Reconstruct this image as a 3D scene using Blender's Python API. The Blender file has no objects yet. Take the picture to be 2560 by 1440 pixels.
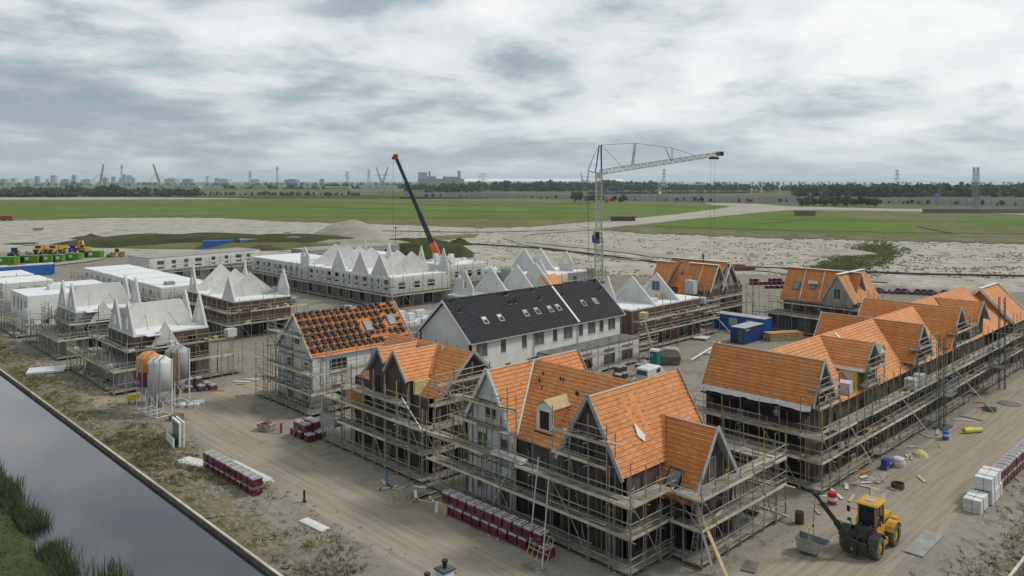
import bpy, bmesh, math, random
from mathutils import Vector, Matrix, noise
R = random.Random(11)
SC = bpy.context.scene
COL = SC.collection
rad = math.radians

# ---------------------------------------------------------------- camera
cam_d = bpy.data.cameras.new('camera'); cam = bpy.data.objects.new('camera', cam_d); COL.objects.link(cam)
cam.location = (0, 0, 26.0)
cam.rotation_euler = (rad(90), 0, rad(-44.344))
cam_d.sensor_width = 36.0; cam_d.lens = 36.0 * 1964.5 / 2560; cam_d.shift_y = -268 / 2560
cam_d.clip_start = 1.0; cam_d.clip_end = 60000
SC.camera = cam

# ---------------------------------------------------------------- sky, sun, exposure
SUN_EL, SUN_AZ = rad(46), rad(-32)          # azimuth measured in the X/Y plane from +X (ahead and to the right)
SC.view_settings.view_transform = 'Standard'; SC.view_settings.look = 'None'
SC.view_settings.gamma = 1; SC.view_settings.use_curve_mapping = False
SC.view_settings.exposure = 0.50
w = bpy.data.worlds.new('World'); SC.world = w; w.use_nodes = True
nt = w.node_tree; N = nt.nodes; L = nt.links; N.clear()
def nd(t, **k):
    n = N.new(t)
    for a, b in k.items(): setattr(n, a, b)
    return n
def math_(op, a, b=None, c=None, clamp=False):
    n = nd('ShaderNodeMath', operation=op, use_clamp=clamp)
    for i, v in enumerate((a, b, c)):
        if v is None: continue
        if hasattr(v, 'links'): L.new(v, n.inputs[i])
        else: n.inputs[i].default_value = v
    return n.outputs[0]
def ramp(fac, stops):
    n = nd('ShaderNodeValToRGB'); e = n.color_ramp.elements
    while len(e) < len(stops): e.new(0.5)
    for i, (p, c) in enumerate(stops):
        e[i].position = p; e[i].color = (*c, 1) if len(c) == 3 else c
    L.new(fac, n.inputs[0]); return n.outputs[0]
def mixc(f, a, b):
    n = nd('ShaderNodeMix', data_type='RGBA')
    for i, v in ((0, f), (6, a), (7, b)):
        if hasattr(v, 'links'): L.new(v, n.inputs[i])
        else: n.inputs[i].default_value = v if i == 0 else (*v, 1)
    return n.outputs[2]
sky = nd('ShaderNodeTexSky', sky_type='NISHITA', sun_disc=False, sun_elevation=SUN_EL, sun_rotation=rad(90) - SUN_AZ)
tc = nd('ShaderNodeTexCoord')
sep = nd('ShaderNodeSeparateXYZ'); L.new(tc.outputs['Generated'], sep.inputs[0])
dz = math_('MAXIMUM', sep.outputs[2], 0.0)
def cloudvec(k):
    den = math_('ADD', dz, k); c = nd('ShaderNodeCombineXYZ')
    L.new(math_('DIVIDE', sep.outputs[0], den), c.inputs[0]); L.new(math_('DIVIDE', sep.outputs[1], den), c.inputs[1]); L.new(math_('MULTIPLY', dz, 1.5), c.inputs[2]); return c.outputs[0]
def noi(vec, scale, detail, rough=0.55, dist=0.0, off=(0, 0, 0)):
    m = nd('ShaderNodeMapping'); L.new(vec, m.inputs[0]); m.inputs['Location'].default_value = off
    n = nd('ShaderNodeTexNoise'); L.new(m.outputs[0], n.inputs['Vector'])
    n.inputs['Scale'].default_value = scale; n.inputs['Detail'].default_value = detail
    n.inputs['Roughness'].default_value = rough; n.inputs['Distortion'].default_value = dist
    return n.outputs[0]
cv, cw_ = cloudvec(0.22), cloudvec(0.12)
big = noi(cv, 0.75, 3, 0.5, 0.7, (5.7, 12.1, 0))
mid = noi(cv, 1.7, 12, 0.60, 0.2, (12.4, 0.6, 0))
fine = noi(cw_, 2.6, 10, 0.62, 0.2, (1.3, 9.2, 0))
d = math_('ADD', math_('ADD', math_('MULTIPLY', big, 0.66), math_('MULTIPLY', mid, 0.56)), math_('MULTIPLY', fine, 0.22))
# thinner cloud, hence a brighter sky, towards the veiled sun
sv = nd('ShaderNodeVectorMath', operation='DOT_PRODUCT'); L.new(tc.outputs['Generated'], sv.inputs[0])
sv.inputs[1].default_value = (math.cos(rad(24)) * math.cos(rad(16)), math.cos(rad(24)) * math.sin(rad(16)), math.sin(rad(24)))
glow = math_('POWER', math_('MAXIMUM', sv.outputs['Value'], 0.0), 7.0)
d = math_('ADD', d, math_('MULTIPLY', glow, 0.06))
cloud = ramp(d, [(0.60, (0.20, 0.25, 0.285)), (0.68, (0.29, 0.34, 0.37)), (0.73, (0.42, 0.455, 0.475)), (0.775, (0.54, 0.56, 0.57)), (0.90, (0.70, 0.70, 0.69))])
# a pale horizon and small heap clouds low down
lowm = math_('POWER', math_('SUBTRACT', 1.0, dz), 14.0)
cloud = mixc(math_('MULTIPLY', lowm, 0.5), cloud, mixc(glow, (0.33, 0.395, 0.435), (0.60, 0.635, 0.65)))
pmap = nd('ShaderNodeMapping'); L.new(tc.outputs['Generated'], pmap.inputs[0]); pmap.inputs['Scale'].default_value = (9, 9, 24)
puff = noi(pmap.outputs[0], 1.0, 8, 0.52, 0.1, (2.3, 4.1, 0.4))
lowb = ramp(dz, [(0.03, (0, 0, 0)), (0.06, (1, 1, 1)), (0.10, (1, 1, 1)), (0.15, (0, 0, 0))])
pm_ = math_('MULTIPLY', ramp(puff, [(0.555, (0, 0, 0)), (0.645, (1, 1, 1))]), math_('MULTIPLY', lowb, math_('MULTIPLY_ADD', glow, 0.7, 0.12)))
cloud = mixc(pm_, cloud, ramp(puff, [(0.56, (0.46, 0.49, 0.51)), (0.66, (0.27, 0.32, 0.355))]))
sc_ = nd('ShaderNodeVectorMath', operation='SCALE'); L.new(cloud, sc_.inputs[0]); sc_.inputs['Scale'].default_value = 10.0
bg = nd('ShaderNodeBackground'); bg.inputs['Strength'].default_value = 0.1
out = nd('ShaderNodeOutputWorld')
L.new(mixc(0.94, sky.outputs[0], sc_.outputs[0]), bg.inputs[0]); L.new(bg.outputs[0], out.inputs[0])
sl = bpy.data.lights.new('sun', 'SUN'); sun = bpy.data.objects.new('sun', sl); COL.objects.link(sun)
sl.energy = 1.5; sl.angle = rad(10); sl.color = (1.0, 0.95, 0.88)
sdir = Vector((math.cos(SUN_EL) * math.cos(SUN_AZ), math.cos(SUN_EL) * math.sin(SUN_AZ), math.sin(SUN_EL)))
sun.rotation_euler = sdir.to_track_quat('Z', 'Y').to_euler(); sun.location = sdir * 300
SC.cycles.use_denoising = True
SC.cycles.max_bounces = 6; SC.cycles.diffuse_bounces = 3; SC.cycles.glossy_bounces = 3; SC.cycles.transparent_max_bounces = 6
SC.cycles.volume_bounces = 1; SC.cycles.caustics_reflective = False; SC.cycles.caustics_refractive = False

# ---------------------------------------------------------------- materials
def newmat(name):
    global nt, N, L
    m = bpy.data.materials.new(name); m.use_nodes = True
    nt = m.node_tree; N = nt.nodes; L = nt.links; N.clear()
    o = nd('ShaderNodeOutputMaterial'); b = nd('ShaderNodeBsdfPrincipled'); L.new(b.outputs[0], o.inputs[0])
    return m, b
def pos(scale=(1, 1, 1)):
    g = nd('ShaderNodeNewGeometry'); m = nd('ShaderNodeMapping'); L.new(g.outputs['Position'], m.inputs[0])
    m.inputs['Scale'].default_value = scale; return m.outputs[0]
def rndv(col, amt):
    oi = nd('ShaderNodeObjectInfo'); h = nd('ShaderNodeHueSaturation'); L.new(col, h.inputs['Color'])
    L.new(math_('MULTIPLY_ADD', oi.outputs['Random'], 2 * amt, 1 - amt), h.inputs['Value']); return h.outputs[0]
def bump(b, fac, strength, dist=0.02):
    n = nd('ShaderNodeBump'); n.inputs['Strength'].default_value = strength; n.inputs['Distance'].default_value = dist
    L.new(fac, n.inputs['Height']); L.new(n.outputs[0], b.inputs['Normal'])
MAT = {}
def M(name, c1, c2=None, scale=3.0, rough=0.8, rnd=0.0, metal=0.0, stretch=(1, 1, 1), bmp=0.0, bs=None, dirt=None, lo=0.38, hi=0.62, spec=None):
    m, b = newmat(name)
    p = pos(stretch)
    if c2 is None: c2 = tuple(v * 0.78 for v in c1)
    f = noi(p, scale, 6, 0.6)
    col = ramp(f, [(lo, c1), (hi, c2)])
    if dirt:                                     # blotchy dirt of its own shape
        f2 = noi(pos(), dirt[1], 7, 0.65, 0.4, (5, 3, 1))
        msk = ramp(f2, [(dirt[2], (0, 0, 0)), (dirt[2] + 0.16, (1, 1, 1))])
        col = mixc(msk, col, dirt[0])
    if rnd: col = rndv(col, rnd)
    L.new(col, b.inputs['Base Color']); b.inputs['Roughness'].default_value = rough; b.inputs['Metallic'].default_value = metal
    if spec is not None: b.inputs['Specular IOR Level'].default_value = spec
    if bmp: bump(b, noi(p, bs or scale * 4, 5, 0.6), bmp)
    MAT[name] = m; return m
M('scaf_steel', (0.33, 0.31, 0.26), (0.20, 0.185, 0.155), 2.0, 0.6, rnd=0.25, metal=0.15)
M('steel_yellow', (0.42, 0.38, 0.10), (0.30, 0.27, 0.08), 2.0, 0.6, rnd=0.2)
M('plank', (0.36, 0.33, 0.28), (0.23, 0.21, 0.178), 1.6, 0.9, rnd=0.2, bmp=0.2, dirt=((0.11, 0.10, 0.085), 0.9, 0.56))
M('toe', (0.56, 0.51, 0.41), (0.40, 0.365, 0.29), 1.0, 0.85, rnd=0.25)
M('new_wood', (0.50, 0.39, 0.22), (0.40, 0.30, 0.16), 2.0, 0.8, rnd=0.15)
M('batten', (0.66, 0.46, 0.26), (0.54, 0.34, 0.17), 0.6, 0.8, rnd=0.22)
M('white_paint', (0.72, 0.72, 0.70), (0.62, 0.62, 0.60), 1.5, 0.6, rnd=0.05)
M('grey_paint', (0.40, 0.41, 0.40), (0.31, 0.32, 0.31), 1.5, 0.65, rnd=0.08)
M('white_wall', (0.74, 0.74, 0.715), (0.65, 0.65, 0.63), 0.6, 0.85, bmp=0.1, bs=6, dirt=((0.36, 0.355, 0.33), 0.35, 0.62))
M('roof_white', (0.76, 0.77, 0.77), (0.66, 0.67, 0.67), 0.8, 0.7, dirt=((0.42, 0.42, 0.40), 0.5, 0.64))
M('concrete', (0.34, 0.335, 0.315), (0.24, 0.235, 0.22), 0.7, 0.9, bmp=0.15, dirt=((0.15, 0.145, 0.13), 0.6, 0.58))
M('concrete_dark', (0.19, 0.185, 0.172), (0.12, 0.116, 0.107), 0.8, 0.9)
M('dark_in', (0.022, 0.021, 0.02), (0.012, 0.012, 0.012), 1.0, 0.9)  # near-black, stands for unlit insides behind openings; also used for dark doors
M('frame_dark', (0.10, 0.105, 0.11), (0.075, 0.08, 0.085), 1, 0.5)
M('win_cover', (0.13, 0.135, 0.135), (0.085, 0.09, 0.09), 0.8, 0.45, rnd=0.25)
M('rubber', (0.028, 0.027, 0.026), (0.045, 0.043, 0.04), 6, 0.85)
M('dust_rubber', (0.15, 0.14, 0.125), (0.07, 0.066, 0.06), 3, 0.95)
M('black_steel', (0.02, 0.02, 0.02), (0.035, 0.034, 0.032), 4, 0.5)
M('machine_yellow', (0.66, 0.36, 0.03), (0.52, 0.27, 0.025), 2.0, 0.45, dirt=((0.30, 0.235, 0.13), 1.8, 0.53))
M('crane_orange', (0.80, 0.13, 0.02), (0.70, 0.11, 0.02), 2.0, 0.4)
M('crane_blue', (0.03, 0.07, 0.30), (0.025, 0.05, 0.22), 2.0, 0.4)
M('crane_white', (0.56, 0.54, 0.49), (0.42, 0.39, 0.34), 0.8, 0.6, dirt=((0.28, 0.23, 0.17), 0.7, 0.58))
M('cont_blue', (0.02, 0.13, 0.42), (0.018, 0.10, 0.35), 0.6, 0.5, dirt=((0.05, 0.10, 0.22), 0.9, 0.64))
M('cont_navy', (0.02, 0.05, 0.20), (0.018, 0.04, 0.15), 0.6, 0.5, dirt=((0.05, 0.07, 0.14), 0.9, 0.6))
M('cont_lightblue', (0.10, 0.30, 0.62), (0.08, 0.24, 0.52), 0.6, 0.5)
M('cont_green', (0.11, 0.29, 0.022), (0.085, 0.23, 0.02), 0.6, 0.5)
M('cont_grey', (0.42, 0.43, 0.42), (0.32, 0.33, 0.32), 0.5, 0.6)
M('toilet_green', (0.015, 0.20, 0.20), (0.012, 0.15, 0.155), 1, 0.4)
M('silo_orange', (0.72, 0.25, 0.035), (0.62, 0.20, 0.03), 0.8, 0.5, dirt=((0.45, 0.17, 0.05), 1.1, 0.62))
M('silo_maroon', (0.17, 0.03, 0.075), (0.13, 0.022, 0.06), 0.8, 0.5)
M('silo_white', (0.64, 0.655, 0.65), (0.54, 0.555, 0.55), 0.8, 0.5, stretch=(2, 2, .3), dirt=((0.40, 0.40, 0.37), 0.9, 0.63))
M('silo_grey', (0.34, 0.345, 0.35), (0.26, 0.265, 0.27), 0.8, 0.55, stretch=(2, 2, .3))
M('rust', (0.16, 0.085, 0.04), (0.09, 0.05, 0.03), 1.5, 0.9)
M('rusty_sheet', (0.46, 0.41, 0.30), (0.30, 0.22, 0.13), 1.2, 0.8, stretch=(3, 3, .25))
M('red', (0.45, 0.035, 0.03), (0.36, 0.03, 0.025), 2, 0.5)
M('purple', (0.09, 0.03, 0.19), None, 2, 0.5)
M('yellow', (0.72, 0.56, 0.05), (0.60, 0.46, 0.05), 2, 0.6)
M('insulation', (0.62, 0.55, 0.24), (0.52, 0.46, 0.20), 2, 0.9)
M('blue_tarp', (0.03, 0.06, 0.38), (0.02, 0.04, 0.28), 2, 0.5)
M('galv', (0.42, 0.44, 0.45), (0.30, 0.315, 0.325), 2, 0.4, metal=0.6)
M('alu', (0.55, 0.56, 0.57), (0.44, 0.45, 0.46), 2, 0.4, metal=0.5)
M('foil', (0.60, 0.61, 0.62), (0.42, 0.43, 0.44), 3, 0.35, bmp=0.6)
M('tile_black', (0.017, 0.017, 0.021), (0.030, 0.030, 0.036), 2.5, 0.6, rnd=0.25, spec=0.3)
M('soil_dark', (0.08, 0.06, 0.045), (0.05, 0.04, 0.03), 1.5, 0.95)
M('timber_wall', (0.17, 0.155, 0.13), (0.10, 0.092, 0.075), 1.5, 0.9, rnd=0.2, bmp=0.3)
M('pallet_cap', (0.50, 0.49, 0.49), (0.33, 0.32, 0.32), 4, 0.4, rnd=0.15)
M('concrete_far', (0.42, 0.42, 0.40), (0.34, 0.34, 0.33), 0.05, 0.9)
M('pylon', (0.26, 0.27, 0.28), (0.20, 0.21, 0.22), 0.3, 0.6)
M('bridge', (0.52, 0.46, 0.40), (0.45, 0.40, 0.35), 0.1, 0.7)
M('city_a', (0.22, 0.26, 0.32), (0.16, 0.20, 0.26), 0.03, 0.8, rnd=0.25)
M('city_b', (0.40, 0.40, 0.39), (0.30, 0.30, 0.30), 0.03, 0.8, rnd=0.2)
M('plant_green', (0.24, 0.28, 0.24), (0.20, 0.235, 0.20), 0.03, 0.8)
M('sign_blue', (0.02, 0.13, 0.55), (0.018, 0.11, 0.48), 0.5, 0.5)
M('skin', (0.42, 0.26, 0.18), None, 3, 0.6)
M('glass', (0.03, 0.035, 0.04), (0.02, 0.022, 0.025), 1, 0.08)
M('sky_glass', (0.20, 0.215, 0.22), (0.12, 0.13, 0.135), 0.9, 0.3)
M('plastic_black', (0.012, 0.012, 0.014), (0.02, 0.02, 0.022), 2, 0.4)
M('white_block', (0.66, 0.665, 0.655), (0.55, 0.555, 0.545), 1.5, 0.8, rnd=0.1)
M('leaf_dark', (0.030, 0.042, 0.016), (0.055, 0.066, 0.024), 0.05, 0.9, lo=0.4, hi=0.6)
M('leaf_mid', (0.050, 0.075, 0.022), (0.085, 0.105, 0.032), 0.3, 0.9)
M('reed', (0.035, 0.058, 0.016), (0.075, 0.10, 0.03), 2.0, 0.8)
M('weed', (0.16, 0.16, 0.06), (0.10, 0.115, 0.04), 1.2, 0.95)
M('straw', (0.33, 0.27, 0.155), (0.21, 0.18, 0.10), 1.2, 0.95)

def brickmat(name, c1, c2, mortar):
    m, b = newmat(name)
    g = nd('ShaderNodeNewGeometry'); s = nd('ShaderNodeSeparateXYZ'); L.new(g.outputs['Position'], s.inputs[0])
    cb = nd('ShaderNodeCombineXYZ'); L.new(math_('ADD', s.outputs[0], s.outputs[1]), cb.inputs[0]); L.new(s.outputs[2], cb.inputs[1])
    t = nd('ShaderNodeTexBrick'); L.new(cb.outputs[0], t.inputs['Vector']); t.inputs['Scale'].default_value = 1
    t.inputs['Brick Width'].default_value = 0.22; t.inputs['Row Height'].default_value = 0.066; t.inputs['Mortar Size'].default_value = 0.006
    t.inputs['Color1'].default_value = (*c1, 1); t.inputs['Color2'].default_value = (*c2, 1); t.inputs['Mortar'].default_value = (*mortar, 1)
    v = ramp(noi(pos(), 0.7, 5), [(0.35, (0.75, 0.75, 0.75)), (0.65, (1.1, 1.1, 1.1))])
    mm = nd('ShaderNodeMix', data_type='RGBA', blend_type='MULTIPLY'); mm.inputs[0].default_value = 1
    L.new(t.outputs[0], mm.inputs[6]); L.new(v, mm.inputs[7]); L.new(mm.outputs[2], b.inputs['Base Color'])
    b.inputs['Roughness'].default_value = 0.9; bump(b, t.outputs['Fac'], -0.4, 0.01); MAT[name] = m
brickmat('brick_dark', (0.115, 0.070, 0.054), (0.080, 0.052, 0.043), (0.10, 0.09, 0.08))
brickmat('brick_red', (0.13, 0.062, 0.048), (0.095, 0.048, 0.04), (0.10, 0.085, 0.078))
def blockmat(name, c1, c2, joint, bw, bh):
    m, b = newmat(name)
    g = nd('ShaderNodeNewGeometry'); s = nd('ShaderNodeSeparateXYZ'); L.new(g.outputs['Position'], s.inputs[0])
    cb = nd('ShaderNodeCombineXYZ'); L.new(math_('ADD', s.outputs[0], s.outputs[1]), cb.inputs[0]); L.new(s.outputs[2], cb.inputs[1])
    t = nd('ShaderNodeTexBrick'); L.new(cb.outputs[0], t.inputs['Vector']); t.inputs['Scale'].default_value = 1
    t.inputs['Brick Width'].default_value = bw; t.inputs['Row Height'].default_value = bh; t.inputs['Mortar Size'].default_value = 0.012
    t.inputs['Color1'].default_value = (*c1, 1); t.inputs['Color2'].default_value = (*c2, 1); t.inputs['Mortar'].default_value = (*joint, 1)
    f2 = ramp(noi(pos((1, 1, .5)), 0.55, 7, 0.65, 0.4), [(0.46, (1, 1, 1)), (0.75, (0.82, 0.81, 0.78))])
    mm = nd('ShaderNodeMix', data_type='RGBA', blend_type='MULTIPLY'); mm.inputs[0].default_value = 1
    L.new(t.outputs[0], mm.inputs[6]); L.new(f2, mm.inputs[7]); L.new(rndv(mm.outputs[2], 0.09), b.inputs['Base Color'])
    b.inputs['Roughness'].default_value = 0.9; MAT[name] = m
blockmat('limestone', (0.64, 0.635, 0.61), (0.59, 0.585, 0.565), (0.50, 0.495, 0.475), 0.9, 0.6)
blockmat('panel_concrete', (0.30, 0.295, 0.28), (0.25, 0.245, 0.235), (0.17, 0.165, 0.155), 2.4, 2.6)

def membrane(name, base, light, print_):
    m, b = newmat(name)
    uv = nd('ShaderNodeUVMap'); s = nd('ShaderNodeSeparateXYZ'); L.new(uv.outputs[0], s.inputs[0])
    row = math_('FLOOR', math_('DIVIDE', s.outputs[1], 0.34))
    rr = nd('ShaderNodeTexWhiteNoise', noise_dimensions='1D'); L.new(row, rr.inputs['W'])
    u = math_('ADD', math_('DIVIDE', s.outputs[0], 1.15), math_('MULTIPLY', rr.outputs['Value'], 1.0))
    fu = math_('FRACT', u)
    band = math_('MULTIPLY', math_('GREATER_THAN', fu, 0.10), math_('LESS_THAN', fu, 0.48))
    fv = math_('FRACT', math_('DIVIDE', s.outputs[1], 0.34))
    band2 = math_('MULTIPLY', band, math_('LESS_THAN', fv, 0.55))
    n = nd('ShaderNodeTexNoise'); L.new(uv.outputs[0], n.inputs['Vector']); n.inputs['Scale'].default_value = 7; n.inputs['Detail'].default_value = 4
    pm = math_('MULTIPLY', band2, math_('GREATER_THAN', n.outputs[0], 0.46))
    n2 = nd('ShaderNodeTexNoise'); L.new(uv.outputs[0], n2.inputs['Vector']); n2.inputs['Scale'].default_value = 0.7; n2.inputs['Detail'].default_value = 5
    col = ramp(n2.outputs[0], [(0.35, base), (0.65, light)])
    col = mixc(math_('MULTIPLY', pm, 0.75), col, print_)
    lap = math_('LESS_THAN', math_('FRACT', math_('DIVIDE', math_('ADD', s.outputs[1], math_('MULTIPLY', n2.outputs[0], .12)), 1.42)), 0.035)
    col = mixc(math_('MULTIPLY', lap, 0.5), col, tuple(v * 0.6 for v in base))
    dn_ = noi(pos(), 0.5, 8, 0.7, 0.5); col = mixc(ramp(dn_, [(0.55, (0, 0, 0)), (0.75, (0.5, 0.5, 0.5))]), col, (0.40, 0.24, 0.13)); col = rndv(col, 0.10)
    wr = nd('ShaderNodeTexNoise'); L.new(uv.outputs[0], wr.inputs['Vector']); wr.inputs['Scale'].default_value = 2.2; wr.inputs['Detail'].default_value = 3; wr.inputs['Distortion'].default_value = 1.2
    L.new(col, b.inputs['Base Color']); b.inputs['Roughness'].default_value = 0.7
    bump(b, math_('ADD', n.outputs[0], math_('MULTIPLY', wr.outputs[0], 1.5)), 0.45, 0.05); MAT[name] = m
membrane('membrane', (0.60, 0.198, 0.045), (0.70, 0.265, 0.08), (0.26, 0.105, 0.026))
membrane('membrane_b', (0.56, 0.178, 0.030), (0.64, 0.23, 0.048), (0.24, 0.095, 0.018))

def palletmat(name, c, cap):
    m, b = newmat(name)
    g = nd('ShaderNodeNewGeometry'); s = nd('ShaderNodeSeparateXYZ'); L.new(g.outputs['Position'], s.inputs[0])
    cb = nd('ShaderNodeCombineXYZ'); L.new(math_('ADD', s.outputs[0], s.outputs[1]), cb.inputs[0]); L.new(s.outputs[2], cb.inputs[1])
    mp = nd('ShaderNodeMapping'); L.new(cb.outputs[0], mp.inputs[0]); mp.inputs['Scale'].default_value = (5, 11, 1)
    n = nd('ShaderNodeTexNoise'); L.new(mp.outputs[0], n.inputs['Vector']); n.inputs['Scale'].default_value = 1; n.inputs['Detail'].default_value = 3
    w_ = nd('ShaderNodeTexWave', wave_type='BANDS', bands_direction='Y'); L.new(cb.outputs[0], w_.inputs[0]); w_.inputs['Scale'].default_value = 2.2
    txt = math_('MULTIPLY', math_('GREATER_THAN', n.outputs[0], 0.60), math_('GREATER_THAN', w_.outputs[0], 0.72))
    col = ramp(noi(pos(), 2.2, 5), [(0.4, c), (0.62, tuple(v * 0.6 for v in c))])
    col = rndv(mixc(math_('MULTIPLY', txt, 0.6), col, (0.52, 0.45, 0.46)), 0.2)
    L.new(col, b.inputs['Base Color']); b.inputs['Roughness'].default_value = 0.28; bump(b, noi(pos(), 14, 4), 0.35); MAT[name] = m
palletmat('wrap_maroon', (0.135, 0.010, 0.030), None)
palletmat('wrap_purple', (0.085, 0.050, 0.085), None)

# ---------------------------------------------------------------- geometry helpers
class MB:
    """collects faces for ONE mesh object"""
    def __init__(s): s.v = []; s.f = []; s.mi = []; s.cur = 0; s.uv = {}
    def add(s, vs, fs):
        o = len(s.v); s.v += [tuple(p) for p in vs]
        for f in fs: s.f.append([i + o for i in f]); s.mi.append(s.cur)
    def box(s, x0, y0, z0, x1, y1, z1):
        s.add([(x0, y0, z0), (x1, y0, z0), (x1, y1, z0), (x0, y1, z0), (x0, y0, z1), (x1, y0, z1), (x1, y1, z1), (x0, y1, z1)],
              [(3, 2, 1, 0), (4, 5, 6, 7), (0, 1, 5, 4), (1, 2, 6, 5), (2, 3, 7, 6), (3, 0, 4, 7)]); return s
    def obox(s, c, ax, ay, az):
        c, ax, ay, az = map(Vector, (c, ax, ay, az))
        p = [c - ax - ay - az, c + ax - ay - az, c + ax + ay - az, c - ax + ay - az, c - ax - ay + az, c + ax - ay + az, c + ax + ay + az, c - ax + ay + az]
        s.add(p, [(3, 2, 1, 0), (4, 5, 6, 7), (0, 1, 5, 4), (1, 2, 6, 5), (2, 3, 7, 6), (3, 0, 4, 7)]); return s
    def beam(s, p0, p1, w_, h_):
        p0, p1 = Vector(p0), Vector(p1); dx = p1 - p0; l = dx.length
        if l < 1e-6: return s
        dx /= l; up = Vector((0, 0, 1)) if abs(dx.z) < 0.98 else Vector((1, 0, 0))
        dy = up.cross(dx).normalized(); dz_ = dx.cross(dy)
        return s.obox((p0 + p1) / 2, dx * l / 2, dy * w_ / 2, dz_ * h_ / 2)
    def tube(s, p0, p1, r, n=8, r1=None):
        p0, p1 = Vector(p0), Vector(p1); dx = (p1 - p0).normalized(); up = Vector((0, 0, 1)) if abs(dx.z) < 0.98 else Vector((1, 0, 0))
        a = up.cross(dx).normalized(); b = dx.cross(a); r1 = r if r1 is None else r1
        vs = [p0 + (a * math.cos(t) + b * math.sin(t)) * r for t in [i * 2 * math.pi / n for i in range(n)]]
        vs += [p1 + (a * math.cos(t) + b * math.sin(t)) * r1 for t in [i * 2 * math.pi / n for i in range(n)]]
        fs = [(i, (i + 1) % n, n + (i + 1) % n, n + i) for i in range(n)] + [tuple(range(n))[::-1], tuple(range(n, 2 * n))]
        s.add(vs, fs); return s
    def lathe(s, c, prof, n=20):
        c = Vector(c); vs = []; fs = []
        for (r, z) in prof:
            vs += [c + Vector((r * math.cos(i * 2 * math.pi / n), r * math.sin(i * 2 * math.pi / n), z)) for i in range(n)]
        for k in range(len(prof) - 1):
            fs += [(k * n + i, k * n + (i + 1) % n, (k + 1) * n + (i + 1) % n, (k + 1) * n + i) for i in range(n)]
        fs.append(tuple(range(n))[::-1]); fs.append(tuple(range((len(prof) - 1) * n, len(prof) * n)))
        s.add(vs, fs); return s
    def prism(s, pts, ext):
        pts = [Vector(p) for p in pts]; ext = Vector(ext); n = len(pts)
        nrm = Vector((0, 0, 0))
        for i in range(n): nrm += pts[i].cross(pts[(i + 1) % n])
        if nrm.dot(ext) > 0: pts = pts[::-1]
        s.add(pts + [p + ext for p in pts], [tuple(range(n)), tuple(range(n, 2 * n))[::-1]] + [(i, i + n, (i + 1) % n + n, (i + 1) % n) for i in range(n)]); return s
    def mesh(s, name, mats):
        me = bpy.data.meshes.new(name); me.from_pydata(s.v, [], s.f)
        for m in (mats if isinstance(mats, (list, tuple)) else [mats]): me.materials.append(MAT[m] if isinstance(m, str) else m)
        if any(s.mi): me.polygons.foreach_set('material_index', s.mi)
        me.update(); return me
    def build(s, name, mats, parent=None, world=True, smooth=False):
        o = bpy.data.objects.new(name, s.mesh(name, mats)); COL.objects.link(o); o.parent = parent
        if world and parent is not None and parent.name not in WID: o.location = -parent.location
        if world: WID.add(o.name)
        if smooth:
            for p in o.data.polygons: p.use_smooth = True
        return o
WID = set()
def thing(name, label, cat, loc=(0, 0, 0), rz=0.0, group=None):
    o = bpy.data.objects.new(name, None); COL.objects.link(o); o.empty_display_size = 0.3
    o.location = loc; o.rotation_euler = (0, 0, rz); return tag(o, label, cat, group)
def tag(o, label, cat, group=None, kind=None):
    o['label'] = label
    if cat: o['category'] = cat
    if group: o['group'] = group
    if kind: o['kind'] = kind
    return o
def struct(name, mb, mats, smooth=False, label=None):
    o = mb.build(name, mats, None, True, smooth); o['kind'] = 'structure'
    if label: o['label'] = label
    return o
_UB, _UT = {}, {}
def ubox(mat):
    if mat not in _UB: _UB[mat] = MB().box(-.5, -.5, -.5, .5, .5, .5).mesh('unit_box_' + mat, mat)
    return _UB[mat]
def utube(mat):
    if mat not in _UT: _UT[mat] = MB().tube((-.5, 0, 0), (.5, 0, 0), 1.0, 6).mesh('unit_tube_' + mat, mat)
    return _UT[mat]
def put(name, me, parent, Mw):
    o = bpy.data.objects.new(name, me); COL.objects.link(o); o.parent = parent
    if parent is not None and parent.name not in WID: Mw = Matrix.Translation(-parent.location) @ Mw
    o.matrix_local = Mw; return o
def basis(p0, p1):
    p0, p1 = Vector(p0), Vector(p1); dx = p1 - p0; l = max(dx.length, 1e-4); dx /= l
    up = Vector((0, 0, 1)) if abs(dx.z) < 0.98 else Vector((1, 0, 0))
    dy = up.cross(dx).normalized(); dz_ = dx.cross(dy); c = (p0 + p1) / 2
    return l, Matrix(((dx.x, dy.x, dz_.x, c.x), (dx.y, dy.y, dz_.y, c.y), (dx.z, dy.z, dz_.z, c.z), (0, 0, 0, 1)))
def bar(name, parent, p0, p1, w_, h_, mat):
    l, m = basis(p0, p1); return put(name, ubox(mat), parent, m @ Matrix.Diagonal((l, w_, h_, 1)))
def rod(name, parent, p0, p1, r, mat):
    l, m = basis(p0, p1); return put(name, utube(mat), parent, m @ Matrix.Diagonal((l, r, r, 1)))
def bx(name, parent, x0, y0, z0, x1, y1, z1, mat):
    return put(name, ubox(mat), parent, Matrix.Translation(((x0 + x1) / 2, (y0 + y1) / 2, (z0 + z1) / 2)) @ Matrix.Diagonal((x1 - x0, y1 - y0, z1 - z0, 1)))
def copy_tree(o, parent=None):
    c = o.copy(); COL.objects.link(c); c.parent = parent
    for ch in list(o.children): copy_tree(ch, c)
    return c

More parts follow.
